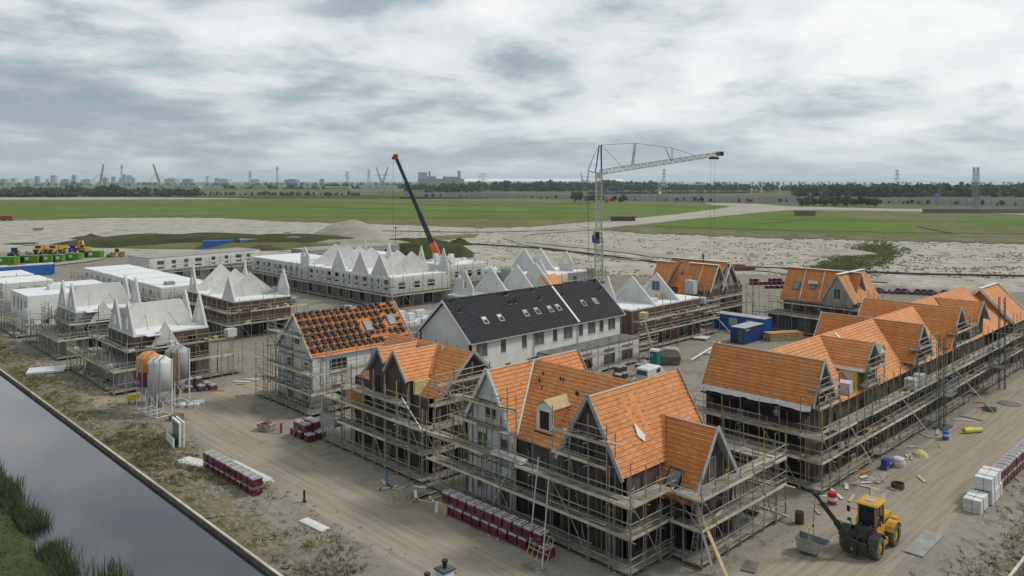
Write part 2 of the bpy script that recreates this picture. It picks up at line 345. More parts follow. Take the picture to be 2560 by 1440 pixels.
# a wall with real openings, in the plane through (x,y) along dir (a unit X or Y vector), outward normal n
def wall(root, x, y, dirv, nrm, length, z0, z1, openings, mat, thick=0.3, name='wall', win='window', frame='white_paint', pane='glass', depth=0.12, mull=True, bare=False, low=None):
    dv, nv = Vector((*dirv, 0)), Vector((*nrm, 0)); o0 = Vector((x, y, 0))
    us = sorted({0.0, length, *[v for a in openings for v in (a[0], a[1])]}); zs = sorted({z0, z1, *([low[0]] if low else []), *[v for a in openings for v in (a[2], a[3])]})
    mb = MB()
    def P(u, z, d_): return o0 + dv * u + Vector((0, 0, z)) - nv * d_
    flip = dv.cross(Vector((0, 0, 1))).dot(nv) < 0
    def quad(a, b, c, d_):
        f = [(0, 1, 2, 3)] if not flip else [(3, 2, 1, 0)]
        mb.add([a, b, c, d_], f)
    for i in range(len(us) - 1):
        for j in range(len(zs) - 1):
            cu, cz = (us[i] + us[i + 1]) / 2, (zs[j] + zs[j + 1]) / 2
            if any(a[0] < cu < a[1] and a[2] < cz < a[3] for a in openings): continue
            u0, u1, a0, a1 = us[i], us[i + 1], zs[j], zs[j + 1]; mb.cur = 1 if low and cz < low[0] else 0
            quad(P(u0, a0, 0), P(u1, a0, 0), P(u1, a1, 0), P(u0, a1, 0))
            quad(P(u1, a0, thick), P(u0, a0, thick), P(u0, a1, thick), P(u1, a1, thick))
    mb.cur = 0
    for (u0, u1, a0, a1) in [a[:4] for a in openings]:
        quad(P(u0, a0, 0), P(u0, a0, thick), P(u1, a0, thick), P(u1, a0, 0)); quad(P(u0, a1, thick), P(u0, a1, 0), P(u1, a1, 0), P(u1, a1, thick))
        quad(P(u0, a0, thick), P(u0, a0, 0), P(u0, a1, 0), P(u0, a1, thick)); quad(P(u1, a0, 0), P(u1, a0, thick), P(u1, a1, thick), P(u1, a1, 0))
    quad(P(0, z1, 0), P(length, z1, 0), P(length, z1, thick), P(0, z1, thick))
    quad(P(0, z0, thick), P(0, z0, 0), P(0, z1, 0), P(0, z1, thick)); quad(P(length, z0, 0), P(length, z0, thick), P(length, z1, thick), P(length, z1, 0))
    wo = mb.build(name, [mat, low[1]] if low else mat, root)
    for a in openings:
        u0, u1, a0, a1 = a[:4]; pm = a[4] if len(a) > 4 else pane
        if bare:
            f = MB(); f.prism([P(u0 + .01, a0 + .01, thick + .05), P(u1 - .01, a0 + .01, thick + .05), P(u1 - .01, a1 - .01, thick + .05), P(u0 + .01, a1 - .01, thick + .05)], -nv * 0.04); f.build('opening', 'dark_in', root)  # dark backing plate, its colour stands in for the shaded interior
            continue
        f = MB(); t = 0.07
        segs = [((u0, a0), (u1, a0 + t)), ((u0, a1 - t), (u1, a1)), ((u0, a0 + t), (u0 + t, a1 - t)), ((u1 - t, a0 + t), (u1, a1 - t))]
        if mull and u1 - u0 > 1.1: segs.append((((u0 + u1) / 2 - t / 2, a0 + t), ((u0 + u1) / 2 + t / 2, a1 - t)))
        for (p, q) in segs:
            f.prism([P(p[0], p[1], depth), P(q[0], p[1], depth), P(q[0], q[1], depth), P(p[0], q[1], depth)], -nv * 0.06)
        wn = f.build(win, frame, root)
        g = MB(); g.prism([P(u0 + t, a0 + t, depth + .03), P(u1 - t, a0 + t, depth + .03), P(u1 - t, a1 - t, depth + .03), P(u0 + t, a1 - t, depth + .03)], -nv * 0.02); g.build('pane', pm, wn)
        sl_ = MB(); sl_.prism([P(u0 - .04, a0 - .05, -.05), P(u1 + .04, a0 - .05, -.05), P(u1 + .04, a0 - .004, -.05), P(u0 - .04, a0 - .004, -.05)], -nv * 0.16); sl_.build('sill', 'grey_paint', wn)
    return wo

# one roof slope: membrane sheet plus battens; pts[0]->pts[1] is the ridge, all points planar
def slope(root, pts, mat='membrane', gap=0.34, battens=True, counter=0.0, thick=0.10, name='roof_slope', bm='batten', lift=0.05, holes=(), bw=0.045):
    pts = [Vector(p) for p in pts]; o = pts[0]; e1 = (pts[1] - pts[0]).normalized()
    n = (pts[1] - pts[0]).cross(pts[2] - pts[1]).normalized()
    if n.z < 0: n = -n
    e2 = e1.cross(n).normalized()
    if e2.z > 0: e2 = -e2
    st = [((p - o).dot(e1), (p - o).dot(e2)) for p in pts]
    mb = MB(); mb.prism(pts, -n * thick); mb.mi = [0] + [1] * (len(mb.f) - 1); me = mb.mesh(name, [mat, 'grey_paint'])
    uvl = me.uv_layers.new(name='UVMap')
    for lp in me.loops:
        p = me.vertices[lp.vertex_index].co - o; uvl.data[lp.index].uv = (p.dot(e1), p.dot(e2))
    so = bpy.data.objects.new(name, me); COL.objects.link(so); so.parent = root
    so.location = -root.location if root.name not in WID else (0, 0, 0); WID.add(so.name)
    def clip(axis, val):
        xs = []
        for i in range(len(st)):
            a, b = st[i], st[(i + 1) % len(st)]
            if (a[axis] - val) * (b[axis] - val) < 0:
                k = (val - a[axis]) / (b[axis] - a[axis]); xs.append(a[1 - axis] + k * (b[1 - axis] - a[1 - axis]))
        xs.sort(); return [(xs[i], xs[i + 1]) for i in range(0, len(xs) - 1, 2)]
    tmax = max(t for _, t in st); tmin = min(t for _, t in st)
    if battens:
        t = tmin + 0.12
        while t < tmax - 0.02:
            for (a, b) in clip(1, t):
                spans = [(a, b)]
                for (h0, h1, k0, k1) in holes:
                    if k0 < t < k1: spans = [q for (c, d_) in spans for q in ((c, min(d_, h0)), (max(c, h1), d_)) if q[1] - q[0] > 0.1]
                for (c, d_) in spans:
                    if d_ - c > 0.15:
                        c += R.uniform(0, .04); d_ -= R.uniform(0, .04)
                        p0, p1 = o + e1 * c + e2 * t + n * lift, o + e1 * d_ + e2 * t + n * lift
                        l = (p1 - p0).length; c0 = (p0 + p1) / 2; dx = (p1 - p0) / l; dy = n.cross(dx)
                        mm = Matrix(((dx.x, dy.x, n.x, c0.x), (dx.y, dy.y, n.y, c0.y), (dx.z, dy.z, n.z, c0.z), (0, 0, 0, 1)))
                        put('batten', ubox(bm), so, mm @ Matrix.Diagonal((l, bw, 0.04, 1)))
            t += gap
    if counter and False:
        smin = min(s for s, _ in st); smax = max(s for s, _ in st); s_ = smin + counter * 0.6
        while s_ < smax - 0.1:
            for (a, b) in clip(0, s_):
                if b - a > 0.3:
                    p0, p1 = o + e1 * s_ + e2 * a + n * 0.015, o + e1 * s_ + e2 * b + n * 0.015
                    l = (p1 - p0).length; c0 = (p0 + p1) / 2; dx = (p1 - p0) / l; dy = n.cross(dx)
                    mm = Matrix(((dx.x, dy.x, n.x, c0.x), (dx.y, dy.y, n.y, c0.y), (dx.z, dy.z, n.z, c0.z), (0, 0, 0, 1)))
                    put('counter_batten', ubox('membrane_rib'), so, mm @ Matrix.Diagonal((l, 0.035, 0.03, 1)))
            s_ += counter
    return so, o, e1, e2, n
M('membrane_rib', (0.50, 0.175, 0.045), (0.40, 0.14, 0.035), 2.0, 0.8)
# ---------------------------------------------------------------- setting: where a line of sight meets the ground
_A = Vector((0.71515486, 0.69896604)); _B = Vector((-0.69896604, 0.71515486)); FP = 1964.5
def at(u, v, z=0.0):
    Y = (26.0 - z) * FP / (v - 452.0); X = (u - 1280.0) / FP * Y
    return Vector((X * _A.x + Y * _A.y, X * _B.x + Y * _B.y, z))
def far(u, Y, z=0.0):
    X = (u - 1280.0) / FP * Y
    return Vector((X * _A.x + Y * _A.y, X * _B.x + Y * _B.y, z))
CA, CB = Vector((_A.x, _A.y, 0)), Vector((0, 0, 0))
CR = Vector((0.71515486, -0.69896604, 0)); CF = Vector((0.69896604, 0.71515486, 0))   # camera right / forward on the ground

def sstep(a, b, x):
    t = max(0.0, min(1.0, (x - a) / (b - a))); return t * t * (3 - 2 * t)
def segd(px, py, pts):
    best = 1e9
    for (ax, ay), (bx_, by) in zip(pts, pts[1:]):
        dx, dy = bx_ - ax, by - ay; t = max(0, min(1, ((px - ax) * dx + (py - ay) * dy) / (dx * dx + dy * dy + 1e-9)))
        best = min(best, math.hypot(px - ax - t * dx, py - ay - t * dy))
    return best
ROAD1 = [(33, 26), (34.8, 44), (35.2, 60), (35.4, 74), (37.0, 84), (41.5, 91.5), (50, 96), (64, 98)]
ROAD2 = [(38, 23.5), (60, 23.0), (95, 23.5), (140, 24)]
ROAD3 = [(36.5, 86), (30.5, 97), (29.2, 112), (29.0, 170)]
YARD = [(70, 62), (88, 60), (110, 60), (125, 58)]
def nz(x, y, s, o=0.0): return noise.noise(Vector((x * s + o, y * s - o, o * 0.37)))
def canal_edge_drop(x, y):
    return 0
def hgt(x, y):
    z = 0.05 * nz(x, y, 0.35, 2) + 0.03 * nz(x, y, 1.1, 5)
    r = min(segd(x, y, ROAD1), segd(x, y, ROAD2))
    z *= sstep(2.0, 5.0, r) * 0.9 + 0.1
    v = sstep(32.0, 29.0, x) * sstep(25.2, 26.6, x)
    if y < 170: z += v * (0.16 + 0.30 * max(0, nz(x, y, 0.22, 9)) + 0.16 * nz(x, y, 0.8, 4))
    e = sstep(18.6, 15.2, y)
    if x > 48: z += -0.55 * e + e * (0.25 * nz(x, y, 0.3, 3) + 0.15 * nz(x, y, 0.9, 7))
    q = sstep(235, 275, x + 0.55 * y)
    z += q * (0.55 * nz(x, y, 0.03, 1) + 0.35 * nz(x, y, 0.09, 6) + 0.2 * nz(x, y, 0.25, 8))
    return z * sstep(325, 255, math.hypot(x, y)) 
xs = [25.3 + 1.4 * i for i in range(160)]; ys = [14.1 + 1.4 * i for i in range(225)]
def grow(l, lim):
    st_ = 1.4
    while l[-1] < lim: st_ *= 1.16; l.append(l[-1] + st_)
grow(xs, 45000); grow(ys, 45000)
g = MB(); nx, ny = len(xs), len(ys)
g.v = [(x, y, hgt(x, y)) for y in ys for x in xs]
g.f = [(j * nx + i, j * nx + i + 1, (j + 1) * nx + i + 1, (j + 1) * nx + i) for j in range(ny - 1) for i in range(nx - 1)]; g.mi = [0] * len(g.f)
m, b = newmat('ground_mat')
at_ = nd('ShaderNodeAttribute', attribute_name='cover'); sp = nd('ShaderNodeSeparateColor'); L.new(at_.outputs['Color'], sp.inputs[0])
n1 = noi(pos(), 0.12, 8, 0.62, 0.3); n2 = noi(pos(), 1.1, 8, 0.68); n3 = noi(pos(), 0.45, 9, 0.7, 0.6, (4, 2, 0)); n4 = noi(pos((1, 1, 1)), 5.0, 5, 0.7)
dirt = mixc(ramp(n2, [(0.34, (0, 0, 0)), (0.66, (1, 1, 1))]), mixc(ramp(n1, [(0.38, (0, 0, 0)), (0.62, (1, 1, 1))]), (0.235, 0.214, 0.172), (0.185, 0.17, 0.14)), (0.28, 0.258, 0.213))
dirt = mixc(ramp(n3, [(0.54, (0, 0, 0)), (0.66, (0.85, 0.85, 0.85))]), dirt, (0.135, 0.122, 0.095))
dirt = mixc(ramp(noi(pos(), 2.4, 8, 0.7, 0.5, (8, 8, 0)), [(0.56, (0, 0, 0)), (0.64, (0.7, 0.7, 0.7))]), dirt, (0.35, 0.325, 0.268))
dirt = mixc(ramp(noi(pos(), 0.22, 6, 0.6, 0.8, (2, 9, 0)), [(0.56, (0, 0, 0)), (0.62, (0.6, 0.6, 0.6))]), dirt, (0.165, 0.15, 0.12))
dirt = mixc(ramp(noi(pos(), 0.06, 5, 0.6, 0.5, (1, 4, 0)), [(0.48, (0, 0, 0)), (0.60, (0.45, 0.45, 0.45))]), dirt, (0.20, 0.192, 0.17))
road = mixc(ramp(n1, [(0.38, (0, 0, 0)), (0.62, (1, 1, 1))]), (0.315, 0.274, 0.205), (0.262, 0.228, 0.172))
road = mixc(ramp(n2, [(0.4, (0, 0, 0)), (0.75, (0.7, 0.7, 0.7))]), road, (0.235, 0.207, 0.158))
trk = mixc(at_.outputs['Alpha'], noi(pos((2.6, .10, 1)), 1.0, 4, .6), noi(pos((.10, 2.6, 1)), 1.0, 4, .6))
road = mixc(ramp(trk, [(0.44, (0, 0, 0)), (0.56, (0.75, 0.75, 0.75))]), road, (0.345, 0.305, 0.235))
road = mixc(ramp(trk, [(0.30, (0.7, 0.7, 0.7)), (0.42, (0, 0, 0))]), road, (0.235, 0.212, 0.168))
rut = mixc(at_.outputs['Alpha'], noi(pos((5.5, .07, 1)), 1.0, 3, .5, .3, (3, 3, 0)), noi(pos((.07, 5.5, 1)), 1.0, 3, .5, .3, (3, 3, 0)))
road = mixc(ramp(rut, [(0.57, (0, 0, 0)), (0.60, (0.55, 0.55, 0.55)), (0.64, (0, 0, 0))]), road, (0.20, 0.178, 0.14))
sand = mixc(ramp(n1, [(0.36, (0, 0, 0)), (0.62, (1, 1, 1))]), (0.43, 0.405, 0.345), (0.32, 0.30, 0.25))
sand = mixc(ramp(noi(pos(), 0.16, 8, 0.7, 0.5, (11, 5, 0)), [(0.55, (0, 0, 0)), (0.63, (1, 1, 1))]), sand, (0.15, 0.15, 0.065))
veg = mixc(ramp(n3, [(0.40, (0, 0, 0)), (0.62, (1, 1, 1))]), (0.125, 0.125, 0.055), (0.215, 0.175, 0.105))
def jit(a, nn, k=0.9): return math_('ADD', a, math_('MULTIPLY', math_('SUBTRACT', nn, 0.5), k))
def msk(a, nn, k=0.9, lo=0.42, hi=0.58): return ramp(jit(a, nn, k), [(lo, (0, 0, 0)), (hi, (1, 1, 1))])
col = mixc(msk(sp.outputs[1], n3, 0.7), dirt, sand)
col = mixc(msk(sp.outputs[0], n3, 0.5, 0.3, 0.7), col, road)
nv_ = noi(pos(), 0.9, 10, 0.72, 0.8, (6, 1, 0))
col = mixc(msk(sp.outputs[2], nv_, 1.7, 0.50, 0.66), col, veg)
L.new(col, b.inputs['Base Color']); b.inputs['Roughness'].default_value = 0.95; b.inputs['Specular IOR Level'].default_value = 0.15
bump(b, math_('ADD', n2, math_('MULTIPLY', n4, 0.6)), 0.5, 0.12); MAT['ground_mat'] = m
go = struct('ground', g, 'ground_mat', True)
ca = go.data.color_attributes.new('cover', 'FLOAT_COLOR', 'POINT'); buf = []
for y in ys:
    for x in xs:
        if x > 250 or y > 335: buf += [0, 1, 0, 1]; continue
        r = max(sstep(3.9, 2.4, segd(x, y, ROAD1)), sstep(4.6, 2.8, segd(x, y, ROAD2)), 0.75 * sstep(2.6, 1.2, segd(x, y, ROAD3)), 0.35 * sstep(7, 3, segd(x, y, YARD)))
        s_ = sstep(232, 262, x + 0.55 * y + 22 * nz(x, y, 0.02, 4))
        v_ = 0.0
        if y < 190: v_ = sstep(31.5, 28.5, x) * 0.62 * (0.55 + 0.45 * sstep(45, 60, y)) + 0.25 * sstep(27.6, 26.0, x)
        if x > 45: v_ = max(v_, 0.6 * sstep(17.8, 15.6, y))
        v_ = max(v_, 0.5 * sstep(196, 214, x + 0.55 * y) * sstep(262, 240, x + 0.55 * y))
        buf += [r, s_, v_, 1.0 if segd(x, y, ROAD2) < segd(x, y, ROAD1) else 0.0]
ca.data.foreach_set('color', buf)

# canal, its banks and the water
m, b = newmat('water'); b.inputs['Base Color'].default_value = (0.035, 0.033, 0.036, 1); b.inputs['Roughness'].default_value = 0.04; b.inputs['IOR'].default_value = 2.1
bump(b, math_('ADD', noi(pos(), 1.3, 4), math_('MULTIPLY', noi(pos((1, .4, 1)), 5, 3), 0.25)), 0.035, 0.08); MAT['water'] = m
M('canal_bed', (0.05, 0.045, 0.035), None, 1, 0.95)
mb = MB(); mb.add([(-400, -400, -2.0), (25.3, -400, -2.0), (25.3, 900, -2.0), (-400, 900, -2.0)], [(0, 1, 2, 3)])
mb.add([(25.3, -400, -2.0), (900, -400, -2.0), (900, 14.1, -2.0), (25.3, 14.1, -2.0)], [(0, 1, 2, 3)]); struct('terrain', mb, 'canal_bed')
mb = MB(); mb.add([(14.2, 38, -0.36), (25.28, 38, -0.36), (25.28, 900, -0.36), (14.2, 900, -0.36)], [(0, 1, 2, 3)]); struct('water', mb, 'water')
mb = MB(); mb.add([(46, 2, -1.0), (900, 2, -1.0), (900, 14.08, -1.0), (46, 14.08, -1.0)], [(0, 1, 2, 3)]); struct('water', mb, 'water')
m, b = newmat('lawn_mat')
c_ = mixc(ramp(noi(pos(), 0.5, 8, 0.65), [(0.36, (0, 0, 0)), (0.64, (1, 1, 1))]), (0.028, 0.045, 0.010), (0.055, 0.074, 0.018))
c_ = mixc(ramp(noi(pos(), 3, 6, 0.7), [(0.4, (0, 0, 0)), (0.7, (1, 1, 1))]), c_, (0.075, 0.088, 0.026)); L.new(c_, b.inputs['Base Color']); b.inputs['Roughness'].default_value = 1
bump(b, noi(pos(), 9, 5, 0.7), 0.9, 0.1); MAT['lawn_mat'] = m
mb = MB(); lx = [-60 + 2.0 * i for i in range(35)] + [11.5, 12.3, 13.1, 13.9, 14.6, 15.2, 15.8]; ly = [38 + 1.5 * i for i in range(90)]
mb.v = [(x + (0.6 * nz(x, y, .25, 3) if x > 13 else 0), y, 0.0 - 0.9 * sstep(14.4, 15.8, x) + 0.12 * nz(x, y, .5, 1)) for y in ly for x in lx]
k = len(lx); mb.f = [(j * k + i, j * k + i + 1, (j + 1) * k + i + 1, (j + 1) * k + i) for j in range(len(ly) - 1) for i in range(k - 1)]; mb.mi = [0] * len(mb.f)
struct('lawn', mb, 'lawn_mat', True)
mb = MB(); mb.box(-200, -120, -1.9, 25.0, 37.9, -0.05); struct('near_bank', mb, 'lawn_mat')

def piling(label, fixed, lo, hi, axis, sgn, step):
    t = thing('timber_bank_wall', label, 'bank wall', (fixed, lo, 0) if axis == 1 else (lo, fixed, 0)); a = lo
    while a < hi:
        j = R.uniform(-.015, .015)
        zt = -0.06 + R.uniform(-.02, .02)
        if axis == 1: bx('pile', t, fixed - 0.07 + j, a + .012, -1.8, fixed + j, a + step - .012, zt, 'timber_wall')
        else: bx('pile', t, a + .012, fixed - 0.07 + j, -1.8, a + step - .012, fixed + j, zt, 'timber_wall')
        a += step
    a = lo
    while a < hi:
        e = min(hi, a + 4.0)
        if axis == 1: bx('cap_beam', t, fixed - 0.13, a + .01, -0.058, fixed + 0.05, e - .01, 0.05, 'toe'); bx('waling', t, fixed - 0.16, a, -0.42, fixed - 0.075, e - .01, -0.28, 'timber_wall')
        else: bx('cap_beam', t, a + .01, fixed - 0.13, -0.058, e - .01, fixed + 0.05, 0.05, 'toe'); bx('waling', t, a, fixed - 0.16, -0.42, e - .01, fixed - 0.075, -0.28, 'timber_wall')
        a = e
piling('timber sheet piling along the edge of the wide canal', 25.3, 42, 170, 1, 1, 0.5)
piling('timber sheet piling of the ditch at the lower right corner', 14.1, 50, 90, 0, 1, 0.4)

# far land: sheets laid on the ground
def fieldmat(name, c1, c2, c3, sx=(0.02, 0.02, 1)):
    m, b = newmat(name)
    a = noi(pos(sx), 1.0, 7, 0.6, 0.3); a2 = noi(pos(), 0.08, 8, 0.7)
    c = mixc(ramp(a, [(0.38, (0, 0, 0)), (0.62, (1, 1, 1))]), c1, c2); c = mixc(ramp(a2, [(0.5, (0, 0, 0)), (0.72, (0.9, 0.9, 0.9))]), c, c3)
    L.new(c, b.inputs['Base Color']); b.inputs['Roughness'].default_value = 1; b.inputs['Specular IOR Level'].default_value = 0.1; MAT[name] = m
fieldmat('field_green', (0.095, 0.145, 0.020), (0.135, 0.17, 0.036), (0.12, 0.125, 0.048))
fieldmat('field_bright', (0.088, 0.15, 0.016), (0.108, 0.162, 0.024), (0.125, 0.14, 0.04))
fieldmat('field_olive', (0.125, 0.13, 0.048), (0.165, 0.16, 0.068), (0.085, 0.09, 0.034))
fieldmat('field_dark', (0.042, 0.052, 0.02), (0.065, 0.072, 0.028), (0.10, 0.098, 0.042), (0.08, 0.08, .3))
fieldmat('field_scrub', (0.105, 0.105, 0.048), (0.16, 0.15, 0.08), (0.26, 0.24, 0.16), (0.06, 0.06, 1))
fieldmat('far_sand', (0.40, 0.375, 0.305), (0.34, 0.315, 0.255), (0.26, 0.25, 0.17))
fieldmat('track_mat', (0.30, 0.275, 0.225), (0.36, 0.33, 0.275), (0.24, 0.22, 0.175), (0.2, 0.2, 1))
fieldmat('far_land', (0.10, 0.11, 0.062), (0.13, 0.13, 0.08), (0.07, 0.08, 0.045))
def sheet(name, px, mat, z, jitter=1.2, sub=14, ground=None):
    pts = []
    for i in range(len(px)):
        a, b = px[i], px[(i + 1) % len(px)]; n = max(1, int(math.hypot(b[0] - a[0], (b[1] - a[1]) * 4) / sub))
        for k in range(n):
            t = k / n; u, v = a[0] + (b[0] - a[0]) * t, a[1] + (b[1] - a[1]) * t
            jv = jitter * (nz(u, v, 0.05, 3) + 0.6 * nz(u, v, 0.17, 9)) * max(0.15, min(1.0, (v - 470) / 90))
            pts.append(at(u, max(453.6, v + jv), z))
    bm = bmesh.new(); vs = [bm.verts.new(p) for p in pts]; f = bm.faces.new(vs)
    if f.normal.z < 0: f.normal_flip()
    bmesh.ops.triangulate(bm, faces=[f]); me = bpy.data.meshes.new(name); bm.to_mesh(me); bm.free()
    for p in me.polygons:
        if p.normal.z < 0: p.flip()
    me.materials.append(MAT[mat]); o = bpy.data.objects.new(name, me); COL.objects.link(o); o['kind'] = 'structure'; return o
def strip(name, px, half, mat, z):
    c = [at(u, v, 0) for (u, v) in px]; pts = []
    for i in range(len(c) - 1):
        for k in range(8): pts.append(c[i].lerp(c[i + 1], k / 8))
    pts.append(c[-1])
    for _ in range(6): pts = [pts[0]] + [(pts[i - 1] + pts[i] * 2 + pts[i + 1]) / 4 for i in range(1, len(pts) - 1)] + [pts[-1]]
    mb = MB()
    for i, p_ in enumerate(pts):
        d_ = (pts[min(i + 1, len(pts) - 1)] - pts[max(i - 1, 0)]).normalized(); n_ = Vector((-d_.y, d_.x, 0)); h1, h2 = half * (1 + .3 * nz(p_.x, p_.y, .08, 2)), half * (1 + .3 * nz(p_.x, p_.y, .08, 6))
        for q in (p_ + n_ * h1, p_ - n_ * h2): mb.v.append((q.x, q.y, hgt(q.x, q.y) + z))
    mb.f = [(2 * i, 2 * i + 1, 2 * i + 3, 2 * i + 2) for i in range(len(pts) - 1)]; mb.mi = [0] * len(mb.f)
    return struct(name, mb, mat)
sheet('land', [(-300, 453.7), (2900, 453.7), (2900, 526), (2300, 522), (2000, 519), (1830, 512), (1400, 503), (1000, 500), (500, 500), (-300, 500)], 'far_land', 0.05, 0)
sheet('field', [(-100, 498), (300, 498), (640, 497), (1000, 492), (1420, 497), (1700, 507), (1838, 509), (1815, 519), (1700, 534), (1560, 548), (1480, 554), (1330, 566), (1200, 570), (1040, 563), (860, 557), (700, 553), (560, 545), (400, 542), (270, 544), (150, 549), (-100, 555)], 'field_green', 0.09)
sheet('field', [(-100, 515), (500, 513), (900, 520), (1250, 530), (1480, 533), (1470, 541), (1200, 538), (860, 530), (500, 528), (200, 531), (-100, 534)], 'field_bright', 0.17, 2)
sheet('field', [(700, 545), (1000, 548), (1330, 552), (1470, 548), (1480, 554), (1330, 566), (1200, 570), (1040, 563), (860, 557), (700, 553)], 'field_olive', 0.13, 2)
sheet('field', [(1000, 493), (1420, 498), (1700, 508), (1838, 510), (1815, 517), (1500, 508), (1200, 503), (1000, 500)], 'field_olive', 0.13, 1.5)
sheet('path', [(1440, 562), (1560, 551), (1700, 536), (1815, 521), (1900, 513), (2000, 516), (2250, 522), (2700, 529), (2700, 534), (2250, 528), (2000, 524), (1900, 531), (1800, 541), (1700, 550), (1600, 561), (1480, 572)], 'far_sand', 0.21)
sheet('field', [(1490, 571), (1610, 562), (1700, 551), (1800, 542), (1900, 531), (2000, 525), (2380, 531), (2700, 540), (2700, 606), (2200, 593), (1950, 586), (1800, 581), (1640, 577)], 'field_olive', 0.09)
sheet('field', [(1600, 562), (1760, 547), (1900, 533), (2000, 528), (2080, 532), (2180, 548), (2300, 568), (2290, 584), (2100, 582), (1900, 576), (1700, 571)], 'field_bright', 0.17, 2)
sheet('field', [(2400, 540), (2700, 545), (2700, 566), (2440, 562), (2390, 551)], 'field_bright', 0.17, 1.5)
for (v0_, v1_, m_) in ((500.5, 503, 'field_olive'), (505.5, 507.5, 'field_bright'), (509.5, 511, 'field_olive'), (536, 539, 'field_olive'), (541, 543, 'field_bright')):
    sheet('field', [(-100, v0_ + 2), (500, v0_), (900, v0_ + 1.5), (1400, v0_ + 5), (1400, v1_ + 5), (900, v1_ + 1.5), (500, v1_), (-100, v1_ + 2)], m_, 0.21, 1.2)
for px in ([(-60, 517), (400, 514), (900, 521), (1250, 531), (1470, 534)], [(300, 500), (700, 503), (1100, 512), (1500, 522)], [(600, 510), (760, 516), (980, 524)], [(1000, 500), (1500, 512), (1800, 519)], [(1640, 566), (1900, 575), (2300, 583), (2560, 585)], [(1900, 549), (2200, 553), (2420, 556), (2560, 558)], [(2290, 566), (2330, 575), (2380, 584)], [(2040, 545), (1990, 553), (1900, 560)]):
    strip('ditch', px, 1.6 if px[0][1] < 530 else .9, 'field_dark', 0.26)
sheet('scrub_band', [(1480, 569), (1640, 574), (1800, 579), (1950, 584), (2200, 591), (2700, 601), (2700, 612), (2400, 606), (2200, 600), (1960, 596), (1800, 588), (1640, 584), (1490, 574)], 'field_scrub', 0.22, 4, 6)
sheet('scrub_band', [(-100, 491), (600, 490), (1000, 484), (1300, 491), (1300, 496), (1000, 497), (600, 497.5), (-100, 496)], 'field_dark', 0.13, 1)
sheet('sand_strip', [(-100, 494), (300, 493), (560, 495), (640, 497), (300, 499), (-100, 499)], 'far_sand', 0.21, 1)
sheet('sand_strip', [(1760, 507), (1900, 510), (1990, 517), (1860, 516), (1780, 512)], 'far_sand', 0.25, 1)
strip('road', [(1520, 568), (1400, 580), (1310, 586), (1276, 594), (1300, 602), (1400, 612), (1560, 628), (1720, 650), (1900, 676), (2080, 697), (2220, 704)], 4.5, 'track_mat', .25)
strip('road', [(1500, 570), (1380, 576), (1200, 581), (1000, 578), (880, 575)], 3.0, 'track_mat', .30)
strip('road', [(120, 664), (220, 652), (262, 638), (220, 624), (130, 614), (20, 608)], 3.2, 'track_mat', .25)
strip('path', [(1290, 604), (1330, 615), (1420, 624), (1500, 640), (1600, 655)], 2.0, 'track_mat', .22)
m, b = newmat('bright_grass'); c_ = mixc(ramp(noi(pos(), 0.3, 7), [(0.38, (0, 0, 0)), (0.62, (1, 1, 1))]), (0.10, 0.15, 0.028), (0.085, 0.11, 0.035)); L.new(c_, b.inputs['Base Color']); b.inputs['Roughness'].default_value = 1; MAT['bright_grass'] = m
sheet('grass_ditch', [(2084, 684), (2104, 664), (2120, 652), (2142, 643), (2150, 634), (2172, 628), (2186, 620), (2214, 623), (2222, 632), (2206, 641), (2204, 650), (2186, 656), (2178, 667), (2150, 674), (2132, 686), (2104, 690)], 'bright_grass', 0.75, 4, 4)
sheet('grass_patch', [(1080, 590), (1200, 584), (1190, 591), (1090, 601)], 'field_olive', 0.13, 2, 8)
sheet('grass_patch', [(80, 570), (110, 568), (108, 574), (84, 576)], 'field_olive', 0.1, 2, 8)
sheet('lake', [(1470, 479.5), (1700, 478.5), (1985, 479), (1900, 481), (1830, 483), (1470, 486)], 'water', 0.3, 0)
sheet('lake', [(1860, 461), (2010, 459.5), (2010, 463), (1990, 470), (1930, 472), (1880, 475), (1850, 466)], 'water', 0.3, 0.4)
sheet('lake', [(1700, 455.6), (2200, 455.4), (2900, 455.8), (2900, 464), (2500, 463), (2000, 459.5), (1700, 458.5)], 'water', 0.3, 0)

# sand heaps, a grassed spoil bank and overgrown heaps
def heap(name, c, rx, ry, h, mat, rot=0.0, seed=1.0, rough=0.25, flat=1.0, kind='structure'):
    mb = MB(); n = 34
    for j in range(n + 1):
        for i in range(n + 1):
            a, q = i / n * 2 - 1, j / n * 2 - 1; d2 = math.hypot(a, q)
            k = max(0.0, 1 - d2 ** 1.6); z = h * min(1.0, k * flat) * (1 + rough * nz(a * 3, q * 3, 1, seed)) - (0.6 if k <= 0.02 else 0) + h * rough * 0.5 * nz(a * 9, q * 9, 1, seed) * k
            x_, y_ = a * rx, q * ry
            mb.v.append((c[0] + x_ * math.cos(rot) - y_ * math.sin(rot), c[1] + x_ * math.sin(rot) + y_ * math.cos(rot), z))
    mb.f = [(j * (n + 1) + i, j * (n + 1) + i + 1, (j + 1) * (n + 1) + i + 1, (j + 1) * (n + 1) + i) for j in range(n) for i in range(n)]; mb.mi = [0] * len(mb.f)
    o = mb.build(name, mat, None, True, True); o['kind'] = kind; return o
RT = rad(-45.65 + 0.0)
p = at(570, 612); heap('grass_bank', p, 75, 20, 3.6, 'field_dark', RT, 3.0, 0.35, 1.8)
p = at(640, 618); heap('grass_bank', p, 62, 12, 2.0, 'field_olive', RT, 7.0, 0.35, 1.8)
p = at(876, 590); heap('sand_heap', p, 19, 12, 7.5, 'far_sand_dark' if 'far_sand_dark' in MAT else 'track_mat', RT, 5.0, 0.12)
p = at(900, 618); heap('sand_heap', p, 26, 8, 2.8, 'track_mat', RT, 9.0, 0.4, 1.4)
